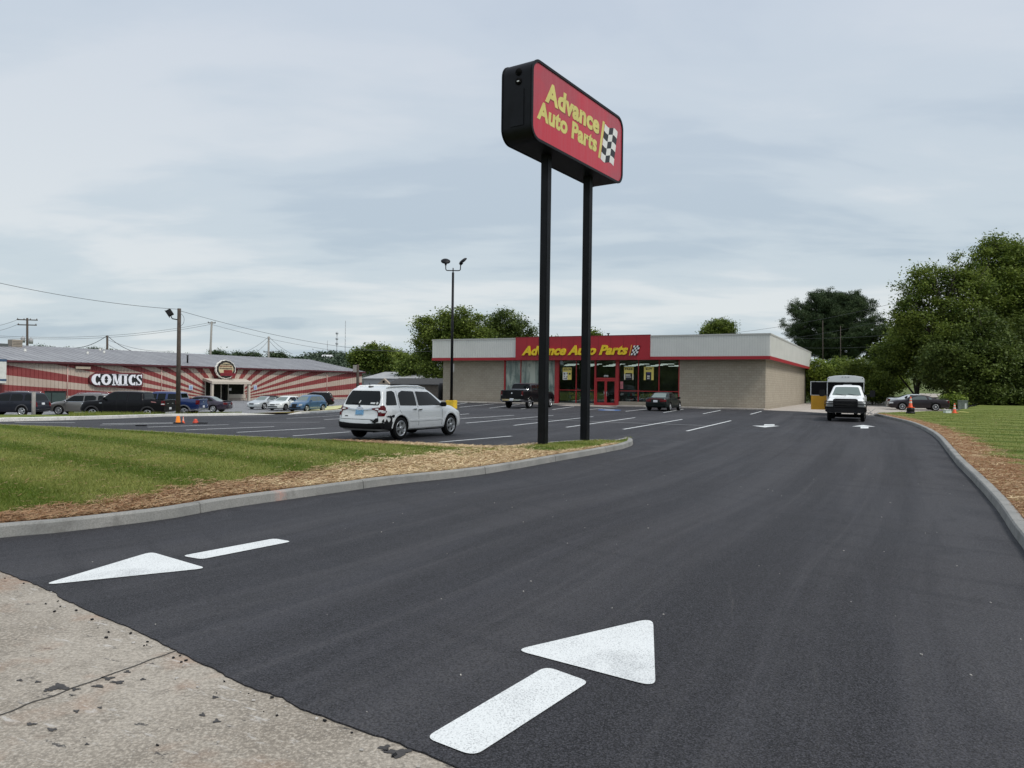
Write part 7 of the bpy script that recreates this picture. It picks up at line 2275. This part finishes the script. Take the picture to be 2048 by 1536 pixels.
blu = scale_spec(CREW, 1.02, 1.0, 1.0)
pos = place_at(396, 800, 57.5, (-2.9, .97), 181)
c4, bvh, body = car('pickup_truck', 'dark blue pickup truck behind the black one, chrome bumper and red lamps', 'pickup truck', blu, pos, 181, BLUE, 'five', 'vehicles in the lower lot', dict(z=-1.0))
decal('rear_bumper', bvh, 'B', round_poly([(-.95, .53), (.95, .53), (.95, .68), (-.95, .68)], .03), M_CHROME, c4, .06)
decal('tail_light', bvh, 'L', round_poly([(-2.95, .98), (-2.72, .98), (-2.72, 1.30), (-2.95, 1.30)], .03), M_TAIL, c4, .012)
decal('tailgate_badge', bvh, 'B', round_poly([(-.06, 1.06), (.06, 1.06), (.06, 1.20), (-.06, 1.20)], .03), M_CHROME, c4, .01)
for v in 'L': strip('arch_lip', bvh, v, [(sp_ax + .50 * math.cos(rad(a)), .41 + .50 * math.sin(rad(a))) for a in range(5, 176, 8)], .08, M_ALLOY, c4, .035)
pos = place_at(446, 800, 66.5, (-2.2, .7), 176)
c5, bvh, body = car('parked_car', 'dark plum saloon right of the blue pickup with a pale reflecting rear window', 'car', scale_spec(SEDAN, 1.04, 1.02, 1.0), pos, 176, paint('plum_paint', (.030, .020, .038), .25, .9, .3, .05), 'five', 'vehicles in the lower lot',
    dict(z=-1.0, rearglass=M_PALEGL, plate=False))
m_ = MB(); m_.box(-2.42, -.74, 1.00, -2.2, .74, 1.045); m_.build('rear_spoiler', BLK, c5)
HF = 247.0
pos = place_at(527, 806, 77, (0.6, 0), HF)
c6, bvh, body = car('parked_car', 'silver white convertible with a black soft top, leftmost of the three pale fronts', 'car', scale_spec(SEDAN, 1.0, .99, .95), pos, HF, SILV, 'disc', 'vehicles in the lower lot', dict(z=-1.0, glass=glassy('grey_glass', (.10, .12, .12)), screen=M_PALEGL))
decal('soft_top', bvh, 'T', round_poly([(-1.60, -.60), (.50, -.54), (.50, .54), (-1.60, .60)], .08), plain('black_canvas', (.012, .012, .014), .9), c6, .012)
for v in 'RL': decal('soft_top', bvh, v, round_poly([(-1.45, .93), (-1.05, .93), (-.45, 1.24), (.40, 1.25), (.38, 1.32), (-.8, 1.32), (-1.4, 1.0)], .02), plain('black_canvas', (.012, .012, .014), .9), c6, .010)
pos = place_at(568, 806, 74.5, (0.6, 0), HF + 2)
c7, bvh, body = car('parked_car', 'white saloon with black lower grille between the convertible and the blue hatchback', 'car', scale_spec(SEDAN, 1.0, 1.0, .98), pos, HF + 2, PEARL, 'dark', 'vehicles in the lower lot', dict(z=-1.0, glass=M_GLASS, screen=M_PALEGL, lens=M_LENSD))
decal('lower_grille', bvh, 'F', [(-.55, .34), (.55, .34), (.55, .44), (-.55, .44)], M_BLACK, c7, .012)
pos = place_at(609, 806, 71.5, (0.5, 0), HF + 3)
c8, bvh, body = car('parked_car', 'steel blue retro hatchback with rounded wings, rightmost of the three fronts', 'car', PT, pos, HF + 3, BLUE2, 'disc', 'vehicles in the lower lot', dict(z=-1.0, glass=glassy('grey_glass', (.10, .12, .12)), screen=M_PALEGL, lens=M_LENSD))
decal('front_bumper', bvh, 'F', round_poly([(-.62, .36), (.62, .36), (.62, .46), (-.62, .46)], .03), M_BLACK, c8, .05)
for v in 'RL':
    for xw in (1.32, -1.30): strip('wing', bvh, v, [(xw + .43 * math.cos(rad(a)), .34 + .43 * math.sin(rad(a))) for a in range(5, 176, 8)], .10, BLUE2, c8, .045)
    strip('chrome_strip', bvh, v, [(-.85, .42), (.85, .42)], .03, M_CHROME, c8, .012)
pos = place_at(628, 800, 86, (0, 0), 190)
c9, bvh, body = car('parked_suv', 'dark SUV with pale roof rails parked behind the blue hatchback', 'SUV', scale_spec(SUV, .95, 1.0, .98), pos, 190, BLK2, 'five', 'vehicles in the lower lot', dict(z=-1.0))
for s_ in (-1, 1):
    m_ = MB(); m_.tube([(-1.7, s_ * .60, 1.63), (-1.5, s_ * .60, 1.72), (.0, s_ * .60, 1.72), (.25, s_ * .6, 1.62)], .03, 6); m_.build('roof_rail', M_CHROME, c9)

# ------------------------------------------------------------------ cones and small things
def cone_meshes():
    a = MB(); a.box(-.18, -.18, 0, .18, .18, .035); a.lathe([(.135, .035), (.12, .06), (.032, .70), (.022, .71), (.0, .71)], 24)
    b = MB()
    for z0, z1 in ((.30, .42), (.50, .60)):
        f = lambda z: .12 - (.12 - .032) * (z - .06) / .64 + .003
        b.lathe([(f(z0), z0), (f(z1), z1)], 24)
    return a.mesh('cone_body'), b.mesh('reflective_band')
CA, CB = cone_meshes(); CA.materials.append(M_ORANGE); CB.materials.append(M_REFL)
def cone(p, lab, s_=1.0, rot=None):
    e_ = empty('traffic_cone', p, .3, lab, 'traffic cone', 'traffic cones'); e_.scale = (s_, s_, s_)
    if rot: e_.rotation_euler = rot
    link('cone_body', CA, None, e_); link('reflective_band', CB, None, e_); return e_
b = gp(1821, 826.5, .15); 
m_ = MB(); m_.lathe([(.0, 0), (.30, 0), (.31, .05), (.27, .08), (.25, .20), (.27, .24), (.24, .40), (.0, .42)], 20); o = m_.build('barrel_base', M_BLACK); o.location = (b.x, b.y, b.z - .02); tag(o, 'black rubber drum base that carries the taller traffic cone in front of the charcoal coupe', 'base')
cone((b.x, b.y, b.z + .40), 'orange traffic cone with white bands standing on the black drum base', 1.08)
b = gp(1909, 826, .15); cone((b.x, b.y, b.z - .01), 'orange traffic cone on the grass behind the charcoal coupe, beside the white tub', 1.02)
m_ = MB(); m_.tube([(.15, 0, .05), (.6, .1, .10), (1.1, .1, .03)], .02, 6); o = m_.build('yellow_hose', plain('hose_yellow', (.6, .55, .2), .6)); o.location = (b.x, b.y, b.z); tag(o, 'short yellow hose lying right of the cone on the grass', 'hose')
b = gp(1894.5, 826, .15); m_ = MB(); m_.box(-.22, -.16, 0, .22, .16, .22); m_.box(-.24, -.18, .221, .24, .18, .25); o = m_.build('white_tub', plain('tub_white', (.66, .72, .70), .5), bevel=.02); o.location = (b.x, b.y, b.z - .01); tag(o, 'small white plastic tub left of the cone on the grass', 'tub')
b = gp(366.5, 847.0)
e_ = cone((b.x, b.y, b.z + .015), 'small orange traffic cone on the left lot beside the lawn', .38)
m_ = MB(); 
m_.lathe([(.0, 0), (.13, 0), (.13, .02), (.10, .03), (.065, .30), (.0, .31)], 14)
o = m_.build('barricade_light', M_AMBER); o.location = (b.x - .12, b.y - .22, b.z + .02); tag(o, 'amber plastic marker standing against the small orange cone', 'frame')
b = gp(391, 847.2)
m_ = MB(); m_.lathe([(0, 0), (.11, 0), (.12, .04), (.06, .14), (.07, .17), (0, .18)], 16); m_.build('x', M_ORANGE) if False else None
o = m_.build('orange_bucket', plain('bucket_red', (.70, .10, .06), .5)); o.location = (b.x, b.y, b.z + .015); tag(o, 'squat red orange bucket right of the amber cone', 'bucket')
for px, py, lb in ((357, 847.5, 'flat black mat left of the amber cone'), (405, 847.5, 'flat black mat right of the orange bucket'), (282, 852.5, 'small dark object on the asphalt near the lawn')):
    b = gp(px, py); m_ = MB(); m_.prism(rr2(-.18, -.12, .18, .12, .05, 3), 0, .04, 0, None, 'xy'); o = m_.build('rubber_mat', M_BLACK); o.location = (b.x, b.y, b.z + .016); tag(o, lb, 'mat')
b = gp(641, 820.5)
m_ = MB(); m_.lathe([(0, 0), (.20, 0), (.25, .52), (.26, .54), (0, .54)], 16); o = m_.build('white_bucket', M_WHITE); o.location = (b.x, b.y, b.z); tag(o, 'white bucket standing right of the blue hatchback', 'bucket')
m_ = MB(); m_.tube([(-.35, .2, .7), (-.3, .2, .95), (.3, .2, 1.0), (.5, .2, .75)], .03, 6); m_.tube([(-.3, .2, 0), (-.3, .2, .95)], .03, 6); m_.tube([(.3, .2, 0), (.3, .2, 1.0)], .03, 6); o = m_.build('tubular_stand', M_CHROME); o.location = (b.x, b.y, b.z); tag(o, 'white tubular stand behind the white bucket', 'stand')
b = at(1925.5, 816, 66)
m_ = MB(); m_.box(-.36, -.3, 0, .36, .3, .82); m_.box(-.38, -.32, .821, .38, .32, .87); m_.box(.12, -.306, .12, .26, -.3005, .60, 1)
o = m_.build('utility_cabinet', [plain('cabinet_green_grey', (.17, .20, .17), .6, var=.35, scale=6), M_WHITE]); o.location = (b.x, b.y, gz(b.x, b.y) + .1); o.rotation_euler = (0, 0, rad(-25)); tag(o, 'green grey utility cabinet beneath the trees on the right', 'utility cabinet')
# dumpster against the striped wall
a = at(111, 800, 88)
m_ = MB(); m_.box(-1.0, -.7, 0, 1.0, .7, 1.3, 0); m_.box(-1.05, -.75, 1.301, 1.05, .75, 1.42, 1); m_.box(-.35, -.72, .05, -.28, -.701, 1.2, 1)
o = m_.build('dumpster', [plain('dumpster_green', (.035, .06, .055), .6), M_BLACK]); o.location = (a.x, a.y, -1.02); o.rotation_euler = (0, 0, FC.a * .4); tag(o, 'dark green dumpster against the striped wall', 'dumpster')
# ------------------------------------------------------------------ trees
def leaf_cloud(lobes, n_clump, per, size, sigma, seed, flat=1.0, thin=.55, shell=.45, ground=None):
    """leaf-sized faces gathered in clumps through the lobes; returns vertices and tints"""
    r = np.random.default_rng(seed)
    vol = np.array([l[3] * l[4] * l[5] for l in lobes]) ** (2 / 3)
    cnt = np.maximum(1, (n_clump * vol / vol.sum()).astype(int))
    C = []
    for l, k in zip(lobes, cnt):
        d = r.normal(size=(k, 3)); d /= np.linalg.norm(d, axis=1)[:, None]
        rad_ = shell + (1 - shell) * r.random(k) ** .55
        # bumpy outline: radius swells and shrinks with direction
        ph = r.random(6) * 6.28
        bump = 1 + .13 * np.sin(3 * d[:, 0] * 2 + ph[0]) * np.sin(4 * d[:, 2] + ph[1]) + .10 * np.sin(7 * d[:, 1] + ph[2]) * np.sin(6 * d[:, 0] + ph[3]) + r.normal(0, .06, k)
        out = r.random(k) < .10
        bump = np.where(out, bump * r.uniform(1.0, 1.22, k), bump)
        C.append(np.array(l[:3]) + d * (rad_ * bump)[:, None] * np.array(l[3:6]))
    C = np.concatenate(C)
    K = len(C); N = K * per
    tone = np.clip(r.normal(.42, .24, K), 0, 1)
    tone = np.clip(tone + .16 * np.sin(C[:, 0] * .9 + seed) * np.sin(C[:, 2] * 1.1 + seed * 2), 0, 1)      # tone drifts in broad patches through the crown
    sg = sigma * (0.6 + .8 * r.random(K))
    P = np.repeat(C, per, 0) + r.normal(size=(N, 3)) * np.repeat(sg, per)[:, None] * np.array([1, 1, .62 * flat])
    t = np.clip(np.repeat(tone, per) + r.normal(0, .16, N), 0, 1)
    if ground is not None:
        k = P[:, 2] > ground; P, t = P[k], t[k]; N = len(P)
    n = r.normal(size=(N, 3)); n[:, 2] = np.abs(n[:, 2]) + .55; n /= np.linalg.norm(n, axis=1)[:, None]
    a = r.normal(size=(N, 3)); a -= n * (a * n).sum(1)[:, None]; a /= np.linalg.norm(a, axis=1)[:, None]
    b = np.cross(n, a)
    s = size * (.6 + .8 * r.random(N))
    L, W = (s * .5)[:, None] * a, (s * .5 * thin)[:, None] * b
    V = np.stack([P - L, P + W, P + L, P - W], 1)
    return V.reshape(-1, 3), N, np.repeat(t, 4)
def limbs(mb, base, top, r0, targets, seed, mat=0):
    r = random.Random(seed)
    base, top = Vector(base), Vector(top)
    pts = [base.lerp(top, t) + Vector((r.uniform(-1, 1), r.uniform(-1, 1), 0)) * (.02 * (top - base).length * math.sin(t * 3.1)) for t in np.linspace(0, 1, 7)]
    mb.tube(pts, [r0 * (1 - .72 * t) for t in np.linspace(0, 1, 7)], 9, mat)
    for tx in targets:
        tx = Vector(tx)
        f = r.uniform(.25, .8); i = int(f * 6); st = pts[i]
        m_ = st.lerp(tx, .5) + Vector((r.uniform(-.1, .1), r.uniform(-.1, .1), .12)) * (tx - st).length
        r1 = r0 * (1 - .72 * f) * .55
        mb.tube([st, st.lerp(m_, .5), m_, m_.lerp(tx, .5), tx], [r1, r1 * .8, r1 * .6, r1 * .38, r1 * .15], 6, mat)
        for q in range(3):
            e_ = tx + Vector((r.uniform(-1, 1), r.uniform(-1, 1), r.uniform(-.2, .9))) * (tx - st).length * .28
            mb.tube([m_, m_.lerp(e_, .55) + Vector((0, 0, .05)), e_], [r1 * .4, r1 * .25, r1 * .08], 4, mat)
def tree(name, lab, cat, pos, lobes, n_clump, per, size, sigma, seed, leafmat=None, barkmat=None, r0=.3, base_dz=0.0, group=None, thin=.55, shell=.45, trunk_top=None, ground=.15, flat=1.0):
    e_ = empty(name, pos, 0, lab, cat, group)
    V, N, t = leaf_cloud(lobes, n_clump, per, size, sigma, seed, flat, thin, shell, ground)
    bulk_mesh('crown', V, N, 4, leafmat or M_LEAF, e_, t)
    mb = MB()
    zc = max(l[2] for l in lobes)
    top = trunk_top or (sum(l[0] for l in lobes) / len(lobes), sum(l[1] for l in lobes) / len(lobes), zc * .85)
    limbs(mb, (0, 0, -.4), top, r0, [(l[0] + l[3] * .3 * math.cos(i * 2.4), l[1] + l[4] * .3 * math.sin(i * 2.4), l[2] + l[5] * .25) for i, l in enumerate(lobes)], seed)
    mb.build('trunk', barkmat or M_BARK, e_)
    return e_
def lobes_px(spec, Y, px_base, g):
    """lobes given by picture outline (px, py, half width px, half height px, depth offset m) at distance Y"""
    b = at(px_base, 800, Y); k = Y / F; out_ = []
    for px, py, rx, rz, dy in spec:
        p = at(px, py, Y)
        out_.append((p.x - b.x, dy, p.z - g, rx * k, rx * k * .9, rz * k))
    return (b.x, b.y, g), out_
# big broadleaf group at the right edge
g = gz(47, 80)
def T(name, lab, Y, pxb, spec, n, per, size, sigma, seed, mat, r0=.35, cat='tree', group=None, g=None, **k):
    b = at(pxb, 800, Y); gg = gz(b.x, b.y) if g is None else g
    pos, lb = lobes_px(spec, Y, pxb, gg)
    return tree(name, lab, cat, pos, lb, n, per, size, sigma, seed, mat, r0=r0, group=group, **k)
T('broadleaf_tree', 'tall leafy tree reaching highest at the right edge of the picture', 84, 2010,
  [(2010, 530, 62, 58, 0), (2075, 560, 70, 70, 1), (1985, 600, 60, 60, -2), (2060, 650, 80, 70, 2), (1960, 560, 40, 35, 0), (2120, 620, 60, 70, 0), (2000, 500, 26, 26, 0), (2035, 700, 80, 60, -1)],
  620, 150, .29, .55, 11, M_LEAF, .45)
T('broadleaf_tree', 'broad loose-limbed tree right of the pines with sky showing through it', 80, 1900,
  [(1900, 600, 60, 55, 0), (1850, 590, 45, 45, 1), (1815, 640, 40, 32, 0), (1870, 660, 60, 45, -2), (1930, 640, 60, 60, 1), (1845, 555, 26, 24, 0), (1880, 560, 38, 34, 1), (1920, 545, 34, 36, 0), (1800, 620, 26, 24, -1), (1950, 580, 40, 40, 0)],
  330, 110, .26, .46, 12, M_LEAF, .38, shell=.2)
T('broadleaf_tree', 'dense dark tree low at the right edge with branches sweeping down to the grass', 76, 1985,
  [(1960, 720, 70, 60, 0), (2020, 740, 70, 65, 1), (1900, 720, 55, 50, 0), (1930, 770, 50, 32, -1), (2060, 700, 60, 80, 2), (2000, 790, 70, 28, 2), (2070, 780, 60, 35, 1), (1975, 670, 50, 50, 1)],
  560, 150, .27, .52, 13, M_LEAFD, .40)
T('broadleaf_tree', 'bright olive green tree overhanging the drive behind the charcoal coupe', 88, 1830,
  [(1830, 700, 50, 45, 0), (1790, 720, 38, 34, 1), (1860, 740, 48, 36, -1), (1815, 665, 34, 30, 0), (1880, 700, 40, 40, 0), (1900, 765, 38, 20, -2), (1850, 690, 40, 40, 1)],
  430, 140, .25, .46, 14, M_LEAF, .3)
T('broadleaf_tree', 'thin dark tree showing between the pines and the broad tree', 120, 1775,
  [(1770, 680, 24, 30, 0), (1760, 715, 28, 26, 0), (1785, 730, 26, 30, 1)], 110, 60, .5, .7, 15, M_LEAFD, .3)
# shrubs in front
SH = [('leafy bush against the right end of the shop', 90, 1640, [(1638, 745, 26, 26, 0), (1650, 780, 34, 26, 0), (1625, 770, 16, 30, 1)], 21, M_LEAFB),
      ('bright green bush above the trailer roof', 94, 1690, [(1680, 738, 34, 22, 0), (1700, 770, 40, 34, 0)], 22, M_LEAFB),
      ('dark bush right of the trailer', 86, 1745, [(1740, 770, 34, 30, 0), (1730, 740, 30, 24, 1), (1760, 785, 22, 18, 0)], 23, M_LEAF),
      ('yellowish green bush left of the olive tree', 98, 1770, [(1765, 745, 34, 28, 0), (1790, 762, 30, 22, 1)], 24, M_LEAFB),
      ('low bush at the tail of the charcoal coupe', 68, 1905, [(1904, 806, 14, 11, 0)], 25, M_LEAFB),
      ('low bush on the grass under the rightmost trees', 74, 1985, [(1975, 795, 30, 14, 0), (2020, 795, 40, 14, 0)], 26, M_LEAFD),
      ('dark hedge closing the gap beneath the rightmost trees', 90, 2020, [(1960, 785, 50, 26, 0), (2030, 780, 60, 30, 0), (2100, 780, 60, 30, 1)], 27, M_LEAFD)]
for lab, Y, pxb, sp_, sd_, mt in SH:
    n_ = int(sum(s[2] * s[3] for s in sp_) * (Y / F) ** 2 * 22) + 40
    T('bush', lab, Y, pxb, sp_, min(n_, 300), 90, .25, .38, sd_, mt, .10, 'bush', 'bushes behind the drive')
# two pines
def pine(lab, Y, pxb, px_top, py_top, spread, seed, side=0):
    b = at(pxb, 800, Y); g_ = gz(b.x, b.y); t = at(px_top, py_top, Y); H = t.z - g_
    r = np.random.default_rng(seed)
    e_ = empty('pine_tree', (b.x, b.y, g_), 0, lab, 'pine tree', 'pair of pines')
    mb = MB(); dx = t.x - b.x
    mb.tube([(dx * f, 0, H * f - (.3 if f == 0 else 0)) for f in np.linspace(0, 1, 8)], [.30 * (1 - .85 * f) for f in np.linspace(0, 1, 8)], 8)
    P, tone = [], []
    z = .24
    while z < .985:
        nb = r.integers(5, 8)
        prof = min(1.0, ((z - .16) / .18)) * (1 - ((max(0, z - .42)) / .60) ** 1.7)
        for k in range(nb):
            a = r.random() * 6.28; L = spread * (.25 + .78 * prof) * r.uniform(.75, 1.12)
            d = np.array([math.cos(a), math.sin(a)])
            if side: L *= 1 + .25 * side * d[0]
            z0 = H * z
            pts = []
            for f in np.linspace(0, 1, 6):
                pts.append((dx * z + d[0] * L * f, d[1] * L * f, z0 + L * (.12 * f + .34 * f * f)))
            mb.tube(pts, [.06 * (1 - .8 * f) * (1.2 - z) + .008 for f in np.linspace(0, 1, 6)], 4)
            m = int(9 + L * 5)
            for q in range(m):
                f = .25 + .75 * r.random() ** .7
                c = np.array([dx * z + d[0] * L * f, d[1] * L * f, z0 + L * (.12 * f + .34 * f * f)])
                c += np.array([-d[1], d[0], 0]) * r.normal(0, .22 * L * (.4 + .6 * f) * .6) + np.array([0, 0, r.normal(0.10, .34)])
                P.append(c); tone.append(np.clip(r.normal(.42, .2), 0, 1))
        z += r.uniform(.028, .042)
    P = np.array(P); tone = np.array(tone); per = 48
    N = len(P) * per
    Q = np.repeat(P, per, 0) + r.normal(size=(N, 3)) * np.array([.26, .26, .14])
    dr = r.normal(size=(N, 3)); dr[:, 2] = np.abs(dr[:, 2]) + .3; dr /= np.linalg.norm(dr, axis=1)[:, None]
    sd_ = np.cross(dr, r.normal(size=(N, 3))); sd_ /= np.linalg.norm(sd_, axis=1)[:, None]
    L = dr * .15; W = sd_ * .032
    V = np.stack([Q - L, Q + W, Q + L, Q - W], 1).reshape(-1, 3)
    bulk_mesh('crown', V, N, 4, M_NEED, e_, np.repeat(np.clip(np.repeat(tone, per) + r.normal(0, .12, N), 0, 1), 4))
    mb.build('trunk', M_BARKP, e_)
pine('left of the two big dark pines behind the drive', 125, 1643, 1652, 592, 4.9, 31, -1)
pine('right of the two big dark pines behind the drive', 122, 1682, 1692, 597, 4.9, 32, 1)
# behind the shop
T('broadleaf_tree', 'round dark tree peeping over the right part of the shop roof', 125, 1437, [(1437, 656, 26, 18, 0), (1420, 664, 18, 14, 0), (1452, 655, 18, 16, 0), (1437, 700, 26, 24, 0)], 170, 110, .28, .42, 41, M_LEAF, .25)
T('broadleaf_tree', 'large tree behind the lamp post with branches sweeping left of the shop', 112, 900,
  [(880, 665, 44, 34, 0), (915, 640, 36, 26, 0), (855, 690, 26, 34, 0), (900, 690, 50, 36, 1), (950, 665, 36, 34, 0), (850, 650, 18, 16, 0), (872, 740, 30, 36, 0), (930, 700, 50, 40, 2)],
  440, 110, .33, .55, 42, M_LEAF, .4)
T('broadleaf_tree', 'darker fine-leaved tree behind the red sign panel', 118, 1010,
  [(1010, 655, 40, 34, 0), (985, 670, 36, 34, 0), (1040, 675, 32, 34, 0), (1000, 700, 60, 36, 0), (1050, 700, 26, 30, 0)], 360, 110, .30, .52, 43, M_LEAFD, .35)
T('broadleaf_tree', 'small tree tips just above the red panel between the sign posts', 130, 1190, [(1190, 672, 9, 9, 0), (1190, 700, 14, 24, 0)], 60, 50, .40, .45, 44, M_LEAF, .15)
T('broadleaf_tree', 'tiny tree tip above the red panel right of the first sign post', 132, 1112, [(1112, 680, 6, 6, 0), (1112, 700, 12, 18, 0)], 40, 50, .40, .40, 46, M_LEAF, .15)
T('broadleaf_tree', 'low bushy tree between the grey sheds and the big tree', 150, 838, [(838, 722, 22, 22, 0), (820, 740, 24, 20, 0), (858, 735, 22, 28, 0)], 180, 55, .5, .7, 45, M_LEAF, .25)
# tree line left of the shop
TL = [(745, 165, [(740, 712, 30, 22, 0), (722, 722, 22, 18, 0), (760, 725, 30, 26, 0), (775, 708, 14, 14, 0)], 'bushy tree standing above the grey gabled building'),
      (792, 172, [(790, 722, 20, 18, 0), (800, 735, 26, 20, 0)], 'lower tree right of the grey gabled building')]
for i, (pxb, Y, sp_, lab) in enumerate(TL):
    T('broadleaf_tree', lab, Y, pxb, sp_, 240, 55, .58, .75, 51 + i, M_LEAF, .3)
FR = [(436, 230, [(436, 705, 15, 14, 0), (450, 712, 14, 12, 0)]), (476, 240, [(476, 708, 17, 10, 0), (462, 714, 12, 8, 0)]), (505, 240, [(505, 707, 13, 11, 0), (518, 714, 14, 9, 0)]), (552, 230, [(552, 708, 16, 10, 0), (566, 712, 12, 9, 0)]),
      (190, 250, [(190, 696, 11, 7, 0), (200, 700, 12, 6, 0), (182, 698, 9, 6, 0)]), (222, 250, [(222, 699, 9, 5, 0)]), (149, 260, [(149, 697, 7, 4, 0)]), (129, 260, [(130, 696, 8, 5, 0)]), (77, 240, [(78, 692, 7, 5, 0)]), (97, 260, [(97, 693, 8, 4, 0)]),
      (343, 250, [(343, 705, 11, 5, 0)]), (368, 260, [(369, 708, 7, 4, 0)])]
FRL = ['round far tree left of the emblem', 'far trees directly above the emblem', 'far tree right of the emblem', 'far tree right of the grey pole', 'far tree crown above the plain pole', 'far tree crown just right of the plain pole',
       'tiny far tree crown over the COMICS sign', 'tiny far tree crown left of the COMICS sign', 'far treetop right of the transformer pole', 'second far treetop right of the transformer pole', 'far treetop left of the floodlight pole', 'far treetop right of the floodlight pole']
for i, ((pxb, Y, sp_), lab) in enumerate(zip(FR, FRL)):
    sp_ = [(a_, b_ + 8, c__ * .9, d_ * .8, e2) for a_, b_, c__, d_, e2 in sp_] + [(pxb, 726, 12, 12, 0)]
    T('far_tree', lab, Y, pxb, sp_, 110, 90, .5, .75, 61 + i, M_FARLEAF, .3, 'tree', 'far trees over the striped roof', g=-1)
# wooded hill beyond
hill = MB()
Yh = 620; kk = Yh / F
prof_px = [(380, 735), (430, 722), (500, 718), (560, 716), (590, 712), (620, 708), (640, 702), (665, 699), (700, 703), (725, 712), (760, 718), (800, 722), (850, 730)]
NX, NY = 60, 10
vs_ = []
cx_ = [p[0] for p in prof_px]; cy_ = [p[1] for p in prof_px]
for j in range(NY + 1):
    for i in range(NX + 1):
        px = 380 + (850 - 380) * i / NX; py = np.interp(px, cx_, cy_)
        p = at(px, py, Yh); f = math.sin(math.pi * j / NY) ** .8
        vs_.append((p.x * (1 + (j - NY / 2) * .03), Yh + (j - NY / 2) * 34, -3 + (p.z + 3 - 8.5) * f))
hill.add(vs_, [(j * (NX + 1) + i, j * (NX + 1) + i + 1, (j + 1) * (NX + 1) + i + 1, (j + 1) * (NX + 1) + i) for j in range(NY) for i in range(NX)], 0, True)
M_HILLG = plain('hill_green', (.045, .070, .035), .95, var=.3, scale=.05)
o = hill.build('hill', M_HILLG); o['kind'] = 'structure'
r = np.random.default_rng(77)
P = []
for k in range(4200):
    px = r.uniform(385, 845); py = np.interp(px, cx_, cy_); j = r.uniform(1.5, 5.2)
    p = at(px, py, Yh); f = math.sin(math.pi * j / NY) ** .8
    P.append((p.x * (1 + (j - NY / 2) * .03), Yh + (j - NY / 2) * 34, -3 + (p.z + 3 - 8.5) * f + r.uniform(0, 4)))
P = np.array(P); per = 26; N = len(P) * per
Q = np.repeat(P, per, 0) + r.normal(size=(N, 3)) * np.array([2.2, 2.2, 1.5])
n = r.normal(size=(N, 3)); n[:, 2] = abs(n[:, 2]) + .6; n /= np.linalg.norm(n, axis=1)[:, None]
a = r.normal(size=(N, 3)); a -= n * (a * n).sum(1)[:, None]; a /= np.linalg.norm(a, axis=1)[:, None]
b = np.cross(n, a); V = np.stack([Q - a * .9, Q + b * .7, Q + a * .9, Q - b * .7], 1).reshape(-1, 3)
M_HILLT = blade_mat('hill_leaves', (.040, .066, .040), (.075, .105, .062), .15)
o = bulk_mesh('wooded_hillside', V, N, 4, M_HILLT, None, np.repeat(np.repeat(r.random(len(P)), per), 4)); o['kind'] = 'stuff'
# pale buildings far on that hill
for px, py, w2, lab in ((655, 714, 9, 'pale long-roofed building far away on the wooded hill'), (633, 728, 4, 'tiny white house left of the pale far building')):
    p = at(px, py, 540); m_ = MB(); w3 = w2 * 540 / F
    m_.box(-w3, -4, -4, w3, 4, .2, 0); m_.prism([(-4.4, .2), (0, 1.6), (4.4, .2)], -w3 - .4, w3 + .4, 1, None, 'yz')
    o = m_.build('far_house', [plain('far_wall', (.50, .50, .48), .8), plain('far_roof', (.55, .56, .56), .7)]); o.location = p; tag(o, lab, 'building')
# woods closing the horizon elsewhere
r = np.random.default_rng(99)
P = []
for k in range(5200):
    a_ = r.uniform(-.95, 1.0); Y = r.uniform(330, 470); X = a_ * Y
    if -.45 < a_ < -.1: continue
    P.append((X, Y, gz(X, Y) + r.uniform(0, 10) * (.55 + .4 * math.sin(X * .03) * math.sin(X * .011 + 1))))
P = np.array(P); per = 24; N = len(P) * per
Q = np.repeat(P, per, 0) + r.normal(size=(N, 3)) * np.array([2.4, 2.4, 1.5])
n = r.normal(size=(N, 3)); n[:, 2] = abs(n[:, 2]) + .6; n /= np.linalg.norm(n, axis=1)[:, None]
a = r.normal(size=(N, 3)); a -= n * (a * n).sum(1)[:, None]; a /= np.linalg.norm(a, axis=1)[:, None]
b = np.cross(n, a); V = np.stack([Q - a * .9, Q + b * .7, Q + a * .9, Q - b * .7], 1).reshape(-1, 3)
o = bulk_mesh('far_woods', V, N, 4, M_FARLEAF, None, np.repeat(np.repeat(r.random(len(P)), per), 4)); o['kind'] = 'stuff'

# wood on the other side of the road, behind the viewer (it shows in the shop glass and the paintwork)
r = np.random.default_rng(123)
P = []
for k in range(9000):
    X = r.uniform(-150, 150); Y = r.uniform(-75, -48)
    if k % 2: X, Y = r.uniform(66, 84), r.uniform(-60, 62)
    P.append((X, Y, r.uniform(0, 1) ** .8 * (9 + (4 if k % 2 else 0) + 3.5 * math.sin(X * .09) + 2.5 * math.sin(X * .23 + 1))))
P = np.array(P); per = 22; N = len(P) * per
Q = np.repeat(P, per, 0) + r.normal(size=(N, 3)) * np.array([1.3, 1.3, .9])
n = r.normal(size=(N, 3)); n /= np.linalg.norm(n, axis=1)[:, None]
a = r.normal(size=(N, 3)); a -= n * (a * n).sum(1)[:, None]; a /= np.linalg.norm(a, axis=1)[:, None]
b = np.cross(n, a); V = np.stack([Q - a * .55, Q + b * .45, Q + a * .55, Q - b * .45], 1).reshape(-1, 3)
o = bulk_mesh('roadside_woods', V, N, 4, M_LEAFD, None, np.repeat(np.repeat(r.random(len(P)), per), 4)); o['kind'] = 'stuff'
